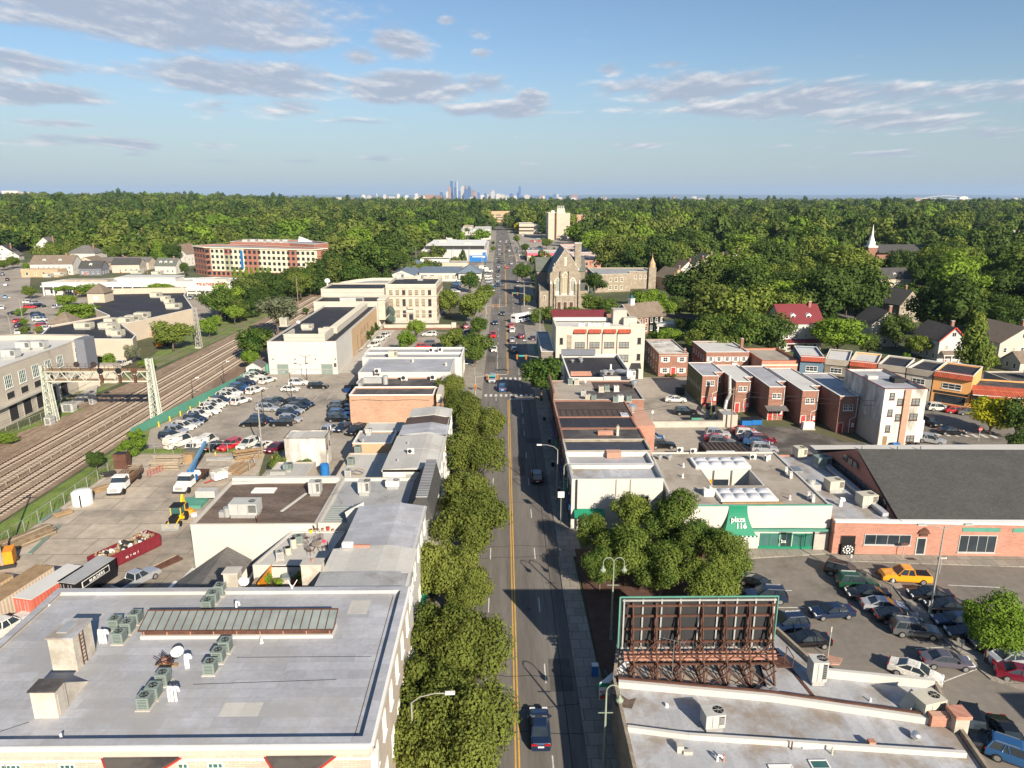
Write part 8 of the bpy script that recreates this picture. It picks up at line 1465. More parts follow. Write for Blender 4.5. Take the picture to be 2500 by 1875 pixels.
far=[('left',((1255,1130,'sedan','black'),(1155,1255,'sedan','navy'),(1130,1420,'pickup','red'),(1140,1610,'sedan','white'),(1190,690,'sedan','silver'),(1187,750,'suv','navy'),(1248,742,'sedan','grey'),(1195,632,'sedan','silver'),(1200,562,'suv','black'),(1202,502,'suv','silver'),(1205,440,'suv','black'),(1260,446,'suv','grey'),(1215,392,'suv','grey'),(1212,332,'suv','silver'),(1246,332,'sedan','black'),(1212,270,'sedan','white'),(1214,214,'sedan','silver'),(1224,160,'sedan','white'))),
 ('right',((1375,1295,'suv','red'),(1385,1352,'suv','white'),(1505,1432,'suv','maroon'),(1387,1482,'sedan','silver'),(1665,1462,'sedan','navy'),(1410,1622,'suv','grey'),(1315,508,'suv','red'),(1376,458,'suv','silver'),(1306,297,'sedan','black'),(1346,285,'sedan','white'),(1336,238,'suv','black'),(1302,198,'suv','navy'),(1300,172,'suv','silver'),(1440,250,'suv','navy'),(1455,285,'suv','navy'),(1490,345,'sedan','white'),(1470,270,'sedan','blue'),(1310,150,'sedan','silver')))]
for side,L_ in far:row('O',L_,-90 if side=='left' else 90,'of the traffic in the %s lanes of the avenue'%side,'traffic on the avenue',far=False)
car('sedan','navy',*g('K',268,1310,.7),R(90),'dark blue saloon car driving alone at the bottom of the avenue','traffic on the avenue')
car('suv','black',*g('G',245,835,.7),R(90),'black car in the building shade on the avenue','traffic on the avenue');car('suv','blue',*g('F',2097,88,.7),R(90),'blue car between the two crosswalks','traffic on the avenue');car('suv','silver',*g('F',2010,15,.7),R(90-180),'silver car waiting at the farther crosswalk','traffic on the avenue')
row('G',[(1415,185,'sedan','white',-4),(1505,292,'suv','black',-8),(1215,500,'sedan','blue',-10),(1215,532,'suv','white',-8),(1305,568,'suv','black',0)],0,'in the right rear car park by the low wall','cars in the right rear car park')
row('G',[(1770,475,'suv','silver',-5),(1765,512,'sedan','red',-8),(1805,545,'suv','grey',-12),(1985,447,'sedan','red',0),(2030,480,'suv','white',-10),(2050,508,'sedan','navy',-10),(2100,545,'sedan','blue',-20),(2155,525,'suv','maroon',-10),(2165,600,'suv','silver',-8)],0,'counted from the low wall behind the lean-to','cars behind the lean-to')
row('H',[(1500,258,'suv','white',-12),(1640,278,'hatch','red',-12),(1750,292,'sedan','grey',-12),(1420,378,'suv','black',-80),(1605,455,'sedan','black',-12),(1435,528,'suv','silver',-35),(2050,645,'sedan','silver',-30),(2200,722,'sedan','white',-30)],0,'outward on the side street by the white block','cars on the far right side street')
for a in((650,82,900,150,'suv','black','black SUV at the top of the divider row'),(730,192,1010,205,'suv','green','dark green SUV second in the divider row'),(1110,292,790,280,'sedan','black','black saloon third in the divider row, facing left'),(930,372,1230,392,'sedan','silver','silver blue low sports car in the divider row'),(1035,462,1350,482,'sedan','black','black coupe fifth in the divider row'),(1150,560,1520,600,'suv','grey','bronze grey SUV with silver sills in the divider row'),
 (1400,812,1775,842,'sedan','purple','purple grey coupe at the end of the divider row'),(1140,850,1545,985,'sedan','white','white saloon with dark sunroof pulling out by the parapet'),(800,425,530,440,'sedan','navy','dark blue saloon driving across the open car park'),(655,655,270,670,'sedan','black','long black saloon beside the pink kerb island'),(420,525,160,540,'suv','navy','dark SUV with roof rails just right of the billboard'),(235,310,20,300,'suv','navy','dark SUV with roof rails behind the billboard corner'),
 (1450,160,1060,135,'pickup','orange','orange yellow pickup truck with a white door sign'),(1590,300,1320,290,'sedan','black','black saloon topmost beyond the divider'),(1720,395,1480,385,'sedan','black','dark saloon second beyond the divider'),(1790,510,1540,500,'sedan','navy','dark saloon third beyond the divider'),(1900,620,1660,600,'sedan','black','dark saloon fourth beyond the divider, left of the maple'),(2150,690,1800,680,'suv','black','black SUV under the maple crown'),
 (1960,820,2270,800,'sedan','silver','silver saloon right of the maple trunk'),(2100,920,2310,960,'sedan','maroon','dark red car cut by the right frame edge'),(1740,1240,1880,1540,'jeep','black','black boxy off road car in the shade at the bottom right'),(2000,1310,2190,1580,'sedan','black','black saloon in the shade beside the boxy car'),(2060,1560,2290,1640,'suv','blue','blue car at the bottom right corner'),(30,190,120,230,'sedan','black','dark car half hidden by the plaza trees')):
 pair('P',*a)
row('B',[(1480,1262,'suv','white',180),(1462,1338,'suv','grey',180),(1435,1368,'suv','red',0),(1830,1238,'suv','navy',180),(1785,1195,'suv','maroon',100)],0,'counted forward in the library car park','cars in the library car park')
row('B',[(1012,1352,'suv','white',-112),(1057,1305,'suv','white',-112),(1100,1275,'suv','white',-112)],0,'from the near end by the clipped shrubs','white cars by the clipped shrubs')
row('A',[(245,992,'suv','white'),(300,1000,'suv','silver'),(252,1032,'suv','red'),(330,1022,'suv','black'),(315,1095,'suv','black'),(325,1118,'suv','blue'),(335,1138,'suv','white'),(350,1165,'sedan','silver'),(365,1190,'suv','red'),(395,1215,'suv','white'),(485,1030,'suv','silver',80),(1030,1515,'pickup','white',-100),(850,1100,'suv','red',60),(530,950,'suv','white',80)],0,'in the store car park by the side street','cars in the store car park')
row('A',[(20,757,'suv','navy'),(62,800,'sedan','black'),(45,845,'suv','silver'),(42,945,'sedan','lightblue'),(15,1037,'suv','white'),(125,1082,'sedan','black',20),(140,1145,'sedan','red',105),(155,1185,'sedan','navy',105),(166,1240,'suv','white',105)],122,'counted nearer along the left side street','cars on the left side street')
row('A',[(1500,962,'suv','black',-80),(1555,960,'suv','black',-80),(1608,956,'suv','silver',-80),(1665,954,'suv','tan',-80),(1725,950,'sedan','white',-80),(1885,940,'suv','black',-80),(1930,938,'suv','white',-80),(1748,986,'sedan','silver',0),(1800,992,'sedan','white',0),(1832,1010,'sedan','maroon',0),(1860,1035,'suv','white',0),(1860,972,'suv','navy',-80),(1865,1122,'suv','navy',-15),(1890,1108,'suv','navy',-15),(2150,985,'suv','navy',-30),(2170,1010,'suv','navy',-30),(90,670,'sedan','black',30)],0,'counted left to right before the long white store','cars before the long white store')
row('O',[(505,655,'suv','white',0),(545,668,'suv','black',0),(640,730,'suv','blue',0),(632,765,'suv','navy',0),(625,800,'suv','blue',0),(618,835,'suv','white',0),(700,690,'suv','white',0),(1065,590,'suv','grey',30),(1050,625,'suv','white',30),(1062,660,'suv','white',30),(1070,700,'suv','silver',30),(1090,745,'suv','silver',30),(1100,780,'suv','blue',30),(1060,560,'van','white',30),(1000,520,'van','white',0)],0,'counted through the dealer forecourt','cars on the dealer forecourt')
q=random.Random(8)
for i in range(14):col=['white','silver','navy','grey','red','black','blue'][i%7];car('suv' if i<7 else'sedan',col,17+27*q.random(),610+230*q.random(),q.choice([0,PI/2]),'small distant %s %s parked beyond the red band store'%(CN[col],'SUV' if i<7 else'sedan'),'distant parked cars',far=True)
# ---- bus
def bus():
 a=g('O',1400,1225,1.2);c=g('O',1700,1168,1.2);h=math.atan2(c[1]-a[1],c[0]-a[0]);X=a[0]+6*math.cos(h);Y=a[1]+6*math.sin(h)
 r=empty('bus',(X,Y,.02),h,label='white city bus turning out of the side street beside the trees',cat='bus');b=MB();b.box(-6,-1.27,.35,6,1.27,2.9,M.white);b.box(-5.9,-1.1,2.9,5.8,1.1,3.15,M.white);b.box(-5.5,-.8,3.15,-3.2,.8,3.4,M.unit_white);b.obj('body',r,world=0)
 b=MB();b.box(-4.6,-1.3,1.4,5.2,-1.27,2.4,M.glass);b.box(-4.6,1.27,1.4,5.2,1.3,2.4,M.glass);b.box(6,-1.1,1.2,6.03,1.1,2.6,M.glass);b.box(-6.03,-.9,1.8,-6,.9,2.5,M.glass);b.obj('windows',r,world=0)
 b=MB();b.box(-5.9,-1.31,.8,6,-1.28,1.05,M.blue);b.box(-5.9,1.28,.8,6,1.31,1.05,M.red);b.obj('stripe',r,world=0)
 for x in(-3.4,3.6):
  for y in(-1.2,1.2):q=MB();n=14;q.add([(x+.5*math.cos(2*PI*i/n),y-.14,.5+.5*math.sin(2*PI*i/n))for i in range(n)]+[(x+.5*math.cos(2*PI*i/n),y+.14,.5+.5*math.sin(2*PI*i/n))for i in range(n)],[tuple(range(n)),tuple(range(2*n-1,n-1,-1))]+[(i,i+n,(i+1)%n+n,(i+1)%n)for i in range(n)],M.rubber);q.obj('wheel',r,world=0)
bus()
# ================================================================ POLES, SIGNALS, FENCES
def lamp(x,y,h,dx,dy,label,m='pole',group='street lamps',name='street_lamp',arm='curve'):
 r=empty(name,(x,y,0),label=label,cat='street lamp',group=group);b=MB();b.tube([(0,0,0),(0,0,h*.5),(0,0,h)],[.13,.1,.07],M[m],8);b.cyl(0,0,0,.4,.2,M[m],8);b.obj('pole',r,world=0)
 b=MB();pts=[(0,0,h),(dx*.25,dy*.25,h+.5),(dx*.7,dy*.7,h+.75),(dx,dy,h+.7)];b.tube(pts,.045,M[m],6);b.obj('arm',r,world=0);b=MB();L=math.hypot(dx,dy)or 1;b.bar((dx,dy,h+.72),(dx+dx/L*.75,dy+dy/L*.75,h+.7),.3,M.white,h=.14);b.obj('lamp_head',r,world=0);return r
lamp(8.1,101.2,8.6,-2.4,.3,'pale lamp reaching over the avenue beside the gap toothed roof edge');lamp(-6.8,161,7,-1.6,.6,'lamp behind the street trees at the crosswalks');lamp(-6.8,278.5,8.8,2.6,.2,'lamp by the library corner signals');lamp(8.8,299.5,8,-2.6,.2,'tall lamp before the church');lamp(9,315,8,-2.4,.2,'lamp beside the church transept');lamp(12.4,241,7.5,-3.2,.6,'pale lamp next to the bus')
lamp(-7,430,8,2.4,0,'lamp by the dealer forecourt');lamp(10.5,420,8,-2.4,0,'right hand lamp near the far signals');lamp(10.5,600,8,-2.4,0,'far right hand lamp past the signals');lamp(11.6,560,8,-2.4,0,'far lamp nearer the red band store');lamp(-7.2,46.5,8.2,2.6,.2,'lamp with a large white head between the lowest street trees');lamp(-160,229,8,-2.6,-1,'lamp on the left side street near the store corner');lamp(-182,268,8,-2.4,-1,'lamp on the left side street past the shrubs')
lamp(-214.5,433,8,-2.0,.5,'lamp on a timber post behind the long store')
def twohead(x,y,h,label,m='pole',wide=2.4):
 r=empty('parking_lamp',(x,y,0),label=label,cat='street lamp',group='car park lamps');b=MB();b.tube([(0,0,0),(0,0,h)],[.12,.07],M[m],8);b.obj('pole',r,world=0)
 for s in(-1,1):b=MB();b.tube([(0,0,h-.3),(s*wide*.5,0,h+.1),(s*wide*.8,0,h+.2)],.05,M[m],6);b.bar((s*wide*.8,0,h+.2),(s*wide*1.15,0,h+.2),.35,M.unit_grey,h=.14);b.obj('lamp_head',r,world=0)
twohead(47.5,69.5,11.4,'tall twin headed lamp in the car park divider',wide=2.6);twohead(-49.3,159,6.4,'twin lamp nearest the blue cars in the lot','pole_dark',1.3);twohead(-51.5,145.9,6,'twin lamp beside the silver SUV in the lot','pole_dark',1.3);twohead(-50.4,176.5,6.3,'twin lamp before the roller doors','pole_dark',1.6)
for x,y,l in((-69.9,154.4,'nearer dark lamp post behind the green fence'),(-69.2,170.7,'farther dark lamp post behind the green fence')):lamp(x,y,5.6,.9,.2,l,'pole_dark')
def swan(x,y,h,label,heads=1):
 r=empty('lantern',(x,y,0),label=label,cat='street lamp',group='pale green swan neck lamps');b=MB();b.tube([(0,0,0),(0,0,h)],[.14,.07],M.pole_green,8)
 b.cyl(0,0,0,.7,.22,M.pole_green,8,.14);b.bar((-.6,0,h*.72),(.6,0,h*.72),.06,M.pole_green);b.obj('pole',r,world=0)
 for s in((1,)if heads==1 else(-1,1)):
  b=MB();b.tube([(0,0,h)]+[(s*(.55-.55*math.cos(PI*i/8)),0,h+.6*math.sin(PI*i/8))for i in range(1,9)]+[(s*1.1,0,h-.35)],.05,M.pole_green,6);b.lathe(s*1.1,0,[(.1,h-.3),(.14,h-.6),(.33,h-.8),(.25,h-1.0),(.02,h-1.15)],M.pole_green,10);b.obj('lantern_head',r,world=0)
swan(8.2,48.9,7.2,'swan neck lamp at the bottom of the right pavement');swan(11.3,66,9.2,'twin swan neck lamp before the trees behind the billboard',2);swan(8.6,95.5,8,'swan neck lamp at the white building corner')
def upole(x,y,h,label,arms=2,m='pole_wood',lean=0):
 r=empty('utility_pole',(x,y,0),label=label,cat='utility pole',group='utility poles');b=MB();b.tube([(0,0,0),(lean,0,h)],[.17,.11],M[m],8);b.obj('pole',r,world=0)
 b=MB();[b.bar((-1.1+lean,0,h-.5-.9*k),(1.1+lean,0,h-.5-.9*k),.12,M[m])for k in range(arms)];[b.cyl(q_+lean,0,h-.45,h-.25,.05,M.white,6)for q_ in(-1,-.5,.5,1)]
 if arms:b.obj('crossarm',r,world=0)
upole(45.9,136.2,8.8,'wooden pole in front of the ivy walled rowhouse');upole(-63.7,81.9,13,'tall pale pole at the left edge of the yard',1,'pole');upole(-87.1,300.6,13,'timber pole with stays beside the railway, nearer',0);upole(-87.9,395,12,'timber pole with stays beside the railway, farther',0);upole(74.8,309,9.4,'pole in front of the maroon tree',1);upole(91.9,335.4,9.6,'pole beside the conifer and maroon tree',2);upole(111.5,371.5,10.2,'pole among the gabled houses',2);upole(-185,419.8,11,'pole left of the brick apartments',1);upole(-44.6,123.8,9.4,'pale bare pole at the lot edge behind the crane truck',0,'pole')
for i,(x,y)in enumerate(((-35,503),(-46,500),(-55,502),(-62,510),(-13.5,470),(-13.5,445),(-13.5,520),(-24,505),(-64,600),(-70,615))):upole(x,y,10,'thin pale pole, %s in the cluster before the white flat roofed store'%od(i),0,'pole')
# overhead wires
def wires(name,label,segs,r_=.03):
 b=MB()
 for a,c,sag in segs:
  n=8;P=[(a[0]+(c[0]-a[0])*i/n,a[1]+(c[1]-a[1])*i/n,a[2]+(c[2]-a[2])*i/n-sag*4*(i/n)*(1-i/n))for i in range(n+1)];b.tube(P,r_,M.dark,4)
 b.obj(name,label=label,cat='cable')
wires('overhead_wires','sagging cables strung behind the brick rowhouses',[((45.9,136.2,8.3),(74,127,8.5),.6),((45.9,136.2,7.5),(74,127,7.6),.7),((45.9,136.2,8.2),(20,120,8.4),.5),((45.9,136.2,6.9),(60,138,6.5),.4)])
wires('overhead_wires','thin railway cables running over the tracks',[((x,100,9.0),(x,143,9.4),.3)for x in(-75.6,-79.5,-83.6,-87.6)]+[((x,143,9.4),(x,215,9.4),1.0)for x in(-75.6,-79.5,-83.6,-87.6)]+[((x,100,7.6),(x,215,7.6),.1)for x in(-75.6,-79.5,-83.6,-87.6)],.02)
# signals
def signal(b,x,y,z):
 b.box(x-.2,y-.18,z,x+.2,y+.18,z+1.1,M.orange);[b.cyl(x,y-.2,z+.15+.33*k,z+.16+.33*k,.01,M.dark,3)for k in range(3)]
 for k in range(3):b.box(x-.12,y-.26,z+.1+.34*k,x+.12,y-.18,z+.32+.34*k,M.dark)
def mast(x,y,h,dx,dy,lab,plate=True):
 r=empty('traffic_signal',(x,y,0),label=lab,cat='traffic light',group='traffic signals');b=MB();b.tube([(0,0,0),(0,0,h)],[.16,.12],M.pole,8);b.obj('pole',r,world=0);b=MB();b.tube([(0,0,h-.2),(dx*.5,dy*.5,h+.15),(dx,dy,h+.3)],[.1,.08,.05],M.pole,6);b.obj('arm',r,world=0)
 for t in(.55,.97):b=MB();signal(b,dx*t,dy*t,h-.75);b.obj('signal_head',r,world=0)
 b=MB();signal(b,0,-.25,2.6);b.obj('signal_head',r,world=0)
 if plate:b=MB();b.box(dx*.72-.9,dy*.72-.04,h-.1,dx*.72+.9,dy*.72+.04,h+.3,M.teal);b.obj('street_sign',r,world=0)
mast(8.6,176,6.2,-5.4,.3,'signal mast over the right lanes at the crosswalks');mast(-6.6,158,5.6,5.2,0,'signal mast over the left lanes at the crosswalks');mast(8.6,299,5.6,-5,.4,'signal mast before the church');mast(-6.8,265,5.6,4.8,.5,'signal mast at the library corner',False);mast(8.8,490,5.6,-5,0,'far signal mast at the second cross street')
lamp(9.3,186,7.6,-3.4,.2,'pale lamp with a white ornament above the arcaded corner')
def post_sign(x,y,h,m,label,w=.6,hh=.75,name='road_sign'):
 b=MB();b.bar((x,y,0),(x,y,h),.07,M.galv);b.box(x-w/2,y-.05,h-hh,x+w/2,y-.02,h,M[m]);return b.obj(name,label=label,cat='sign')
post_sign(8.0,92.5,5.6,'white','white parking sign on the right pavement before the white wall',.9,.9);b=MB();n=8;X,Y=91.5,128.5;b.bar((X,Y,0),(X,Y,2.1),.07,M.galv);b.add([(X+.42*math.cos(PI/8+2*PI*i/n),Y-.06,2.4+.42*math.sin(PI/8+2*PI*i/n))for i in range(n)],[tuple(range(n))],M.red);b.add([(X+.42*math.cos(PI/8+2*PI*i/n),Y-.03,2.4+.42*math.sin(PI/8+2*PI*i/n))for i in range(n)],[tuple(range(n))[::-1]],M.metal);so=b.obj('stop_sign',label='red octagonal stop sign facing the side street island',cat='sign')
t_=text3d('stop_lettering','STOP',(X,Y-.08,2.28),.28,'white');t_.parent=so;t_.location=(X-so.location[0],Y-.08-so.location[1],2.28-so.location[2])
post_sign(33.2,62.9,3.6,'unit_beige','thin sign post on the pink kerb island',.12,.6);post_sign(52,83.2,2.2,'rust','brown notice on a post before the brick front',.9,.35);b=MB();b.bar((54.6,79.4,0),(54.6,79.4,2.1),.06,M.galv);b.box(54.0,79.3,2.0,55.2,79.36,2.3,M.black);b.box(54.06,79.28,2.05,55.14,79.3,2.25,M.white);b.add([(54.1,79.27,2.15),(54.35,79.27,2.06),(54.35,79.27,2.24)],[(0,1,2)],M.black);b.box(54.35,79.265,2.12,55.0,79.275,2.18,M.black);b.obj('one_way_sign',label='small black and white one way arrow sign on a post',cat='sign')
post_sign(27.3,138.6,3,'white','white sign on a post at the car park entrance',.7,.9);post_sign(31,141.3,2.4,'white','small white sign beside the entrance post',.4,.6)
for k,(x,y)in enumerate(((44.2,81.3),(46.4,75.4),(48.0,70.5),(47.2,63.3),(50.6,58.7))):b=MB();b.bar((x,y,0),(x,y,1.2),.07,M.metal);b.box(x-.12,y-.1,1.2,x+.12,y+.1,1.65,M.unit_grey);b.obj('parking_meter',label='parking meter, %s from the top of the divider'%od(k),cat='parking meter',group='parking meters in the divider')
# lattice masts and signal bridge
def lattice(b,x,y,h,w0,w1,m,n=9,d=None):
 d=d or w0
 C=lambda k,s,t:(x+s*(w0+(w1-w0)*k/n)/2,y+t*(w0+(w1-w0)*k/n)/2,h*k/n)
 for s in(-1,1):
  for t in(-1,1):b.bar(C(0,s,t),C(n,s,t),.2,M[m])
 for k in range(n):
  for s in(-1,1):b.bar(C(k,s,-1),C(k+1,s,1),.08,M[m]);b.bar(C(k,-1,s),C(k+1,1,s),.1,M[m]);b.bar(C(k,1,s),C(k+1,-1,s),.1,M[m])
b=MB();lattice(b,-94.4,216.6,12.6,1.5,.7,'pole');b.box(-95.3,215.7,0,-93.5,217.5,.4,M.concrete);b.obj('lattice_mast',label='pale lattice mast on the grass beside the tracks',cat='mast')
def gantry():
 r=empty('signal_bridge',(-83.5,143,0),label='green grey lattice signal bridge spanning the railway with round signal discs',cat='signal bridge')
 for x,h in((-94.6,12),(-72.9,13.4)):
  b=MB();lattice(b,x,143,h,1.7,.9,'gantry',8);b.bar((x-.8,143,0),(x-.5,143,h),.5,M.gantry);b.bar((x+.9,143,0),(x+.3,143,h),.4,M.gantry);b.obj('tower',r)
 b=MB();n=13;x0,x1=-94.2,-73.2
 for y in(142.3,143.7):
  for z in(8.8,10.9):b.bar((x0,y,z),(x1,y,z),.28,M.gantry)
  for k in range(n):xa=x0+(x1-x0)*k/n;xb=x0+(x1-x0)*(k+1)/n;b.bar((xa,y,8.8 if k%2 else 10.9),(xb,y,10.9 if k%2 else 8.8),.14,M.gantry)
 b.obj('truss',r);b=MB();b.box(x0,142.0,11.05,x1,144.0,11.15,M.wood);b.box(x0,142.2,8.95,x1,143.8,9.0,M.wood);b.obj('walkway',r)
 b=MB()
 for y in(142.0,144.0):
  for z in(11.6,12.1):b.bar((x0,y,z),(x1,y,z),.05,M.rust_dark)
  for k in range(12):x=x0+(x1-x0)*k/11;b.bar((x,y,11.1),(x,y,12.1),.06,M.rust_dark)
 b.obj('handrail',r)
 for x,y,z,m in((-88.5,144.2,11.9,'dark'),(-85,144.2,11.9,'dark'),(-82.3,141.5,11.2,'black'),(-78.6,141.5,11.2,'black'),(-75.5,141.5,11.2,'rust_dark')):
  b=MB();nn=18;b.add([(x+.62*math.cos(2*PI*i/nn),y-.1,z+.62*math.sin(2*PI*i/nn))for i in range(nn)]+[(x+.62*math.cos(2*PI*i/nn),y,z+.62*math.sin(2*PI*i/nn))for i in range(nn)],[tuple(range(nn)),tuple(range(2*nn-1,nn-1,-1))]+[(i,i+nn,(i+1)%nn+nn,(i+1)%nn)for i in range(nn)],M[m]);b.obj('signal_disc',r)
  if y<142:b=MB();b.box(x-.25,y,8.6,x+.25,y+.3,10.4,M.rust_dark);b.box(x-.12,y,10.3,x+.12,y+.25,10.7,M.white);b.obj('signal_case',r)
gantry()
# fences
b=MB();F_=[(-72.6,132),(-72,137),(-71.2,142),(-68.4,160),(-65.6,178),(-63.6,190)]
for a,c in zip(F_,F_[1:]):b.bar((a[0],a[1],1.0),(c[0],c[1],1.0),.06,M.green_metal,h=1.9)
b.obj('green_fence',label='green mesh screened fence between the tracks and the car park',cat='fence')
for k in range(12):t=k/11;x,y=-71.4+6.6*t,139+40*t;b=MB();b.cyl(x+.8,y,0,1.1,.12,M.yellow,8);b.obj('bollard',label='pale yellow bollard, %s from the near end of the green fence'%od(k),cat='bollard',group='bollards along the green fence')
def chain(name,label,P,h=2.0,gap=3,m='galv'):
 b=MB()
 for a,c in zip(P,P[1:]):
  L=math.hypot(c[0]-a[0],c[1]-a[1]);n=max(1,int(L/gap))
  for k in range(n+1):t=k/n;b.bar((a[0]+(c[0]-a[0])*t,a[1]+(c[1]-a[1])*t,0),(a[0]+(c[0]-a[0])*t,a[1]+(c[1]-a[1])*t,h),.07,M[m])
  b.bar((a[0],a[1],h),(c[0],c[1],h),.05,M[m]);b.bar((a[0],a[1],.1),(c[0],c[1],.1),.03,M[m])
  for k in range(n*3):t=k/(n*3);t2=(k+1)/(n*3);p=(a[0]+(c[0]-a[0])*t,a[1]+(c[1]-a[1])*t);q_=(a[0]+(c[0]-a[0])*t2,a[1]+(c[1]-a[1])*t2);b.bar((*p,.1),(*q_,h),.008,M[m])
 b.obj(name,label=label,cat='fence')
chain('chain_fence','long chain link fence between the yard and the grass bank',[(-67.4,70),(-67.3,123)]);chain('chain_fence','chain link fence between the yard and the car park',[(-67.3,123.2),(-44,123.2),(-43.5,114)]);chain('chain_fence','short mesh fence beside the warehouse wall',[(-40,85),(-38.6,79.5)],1.8)
chain('chain_fence','chain link fence at the foot of the pale depot',[(-99,128),(-96.5,146),(-95.6,160)],1.8)
chain('steel_railing','dark steel railing lining the kerb bed beside the avenue',[(9.8,60),(10.4,57),(11.8,56.4)],.9,1.2,'green_metal')
# small white shed by the fence
s=Bld('garden_shed','small white gabled shed by the green fence and box building',(-67.6,181.6,-63.6,186),2.2,'white_wall',None,cat='shed');gable_on(s,-67.6,181.6,-63.6,186,2.2,3.4,'y','shingle_grey','white_wall',oh=.2);s.put('door',door_mesh(1.6,1.8,'rust'),0,2,0.02)
b=MB();b.box(-63.2,184,0,-62.2,186.5,2.4,M.green_metal);b.obj('screen_panel',label='dark green screen panel beside the white shed',cat='screen')
# ================================================================ BUILDERS YARD
def truck(t,x1,y1,x2,y2,label,kind):
 a=g(t,x1,y1,.8);c=g(t,x2,y2,.8);h=math.atan2(c[1]-a[1],c[0]-a[0]);r=empty('truck',((a[0]+c[0])/2,(a[1]+c[1])/2,0),h,label=label,cat='truck');W='white'
 b=MB();b.add([(2.6,-1,.7),(4.4,-.95,.7),(4.4,.95,.7),(2.6,1,.7),(2.6,-1,1.75),(4.35,-.85,1.5),(4.35,.85,1.5),(2.6,1,1.75)],[(0,3,2,1),(4,5,6,7),(0,1,5,4),(1,2,6,5),(2,3,7,6),(3,0,4,7)],M[W]);b.box(4.38,-.6,.85,4.44,.6,1.4,M.galv);b.box(4.4,-1.1,.45,4.55,1.1,.7,M.dark);b.obj('bonnet',r,world=0)
 b=MB();b.box(.9,-1.1,.7,2.7,1.1,1.7,M[W]);b.add([(.9,-1.1,1.7),(2.7,-1.1,1.7),(2.7,1.1,1.7),(.9,1.1,1.7),(1.0,-.95,2.45),(2.2,-.95,2.45),(2.2,.95,2.45),(1.0,.95,2.45)],[(4,5,6,7),(0,1,5,4),(1,2,6,5),(2,3,7,6),(3,0,4,7)],M.glass);b.box(.95,-1,2.42,2.25,1,2.55,M[W]);b.box(.88,-1.08,1.7,1.1,1.08,2.45,M[W]);b.obj('cab',r,world=0)
 b=MB();b.box(-4.2,-1.15,.85,.8,1.15,1.1,M.rust_dark);b.obj('flatbed',r,world=0);b=MB()
 if kind=='stake':
  for y in(-1.15,1.15):
   for z in(1.3,1.65,2.0):b.bar((-4.2,y,z),(.8,y,z),.06,M.timber,h=.14)
   for k in range(9):x=-4.15+.6*k;b.bar((x,y,1.1),(x,y,2.15),.08,M.rust_dark)
  for z in(1.3,1.65,2.0):b.bar((-4.2,-1.15,z),(-4.2,1.15,z),.06,M.timber,h=.14);b.bar((.75,-1.15,z),(.75,1.15,z),.06,M.timber,h=.14)
  b.obj('stake_sides',r,world=0);b=MB();q=random.Random(4);[b.bar((q.uniform(-4,-1),q.uniform(-.9,.9),q.uniform(1.15,1.5)),(q.uniform(-1,.6),q.uniform(-.9,.9),q.uniform(1.15,1.6)),.16,M.wood)for k in range(14)];b.obj('timber_load',r,world=0)
 else:
  b.box(.1,-1.15,.9,.85,1.15,1.9,M.blue);b.cyl(.4,0,1.9,2.7,.35,M.blue,10);b.obj('crane_base',r,world=0);b=MB();b.bar((.6,.1,2.6),(-5.6,.3,5.4),.42,M.lightsteel,h=.5);b.bar((-.4,.1,1.9),(-2.6,.2,3.9),.18,M.blue);b.obj('boom',r,world=0)
  b=MB();b.lathe(-1.6,0,[(.05,1.9),(.7,1.7),(.85,1.3),(.8,1.1)][::-1],M.white,12);b.obj('salt_bag',r,world=0)
 for x in(3.4,-2.2,-3.3)if kind!='stake' else(3.4,-2.9):
  for y in(-1.05,1.05):q=MB();n=14;q.add([(x+.5*math.cos(2*PI*i/n),y-.15,.5+.5*math.sin(2*PI*i/n))for i in range(n)]+[(x+.5*math.cos(2*PI*i/n),y+.15,.5+.5*math.sin(2*PI*i/n))for i in range(n)],[tuple(range(n)),tuple(range(2*n-1,n-1,-1))]+[(i,i+n,(i+1)%n+n,(i+1)%n)for i in range(n)],M.rubber);q.cyl(0,0,0,.01,.01,M.rubber,3);q.obj('wheel',r,world=0)
mm('skip',(.17,.02,.03),.6,.1,1);mm('salmon',(.5,.13,.09),.7,.1,.6);mm('lightsteel',(.09,.2,.33),.5,.08,1)
truck('E',1150,800,960,975,'white stake sided truck loaded with timber in the yard','stake');truck('E',1700,800,1530,945,'white crane truck with long blue boom in the yard','crane')
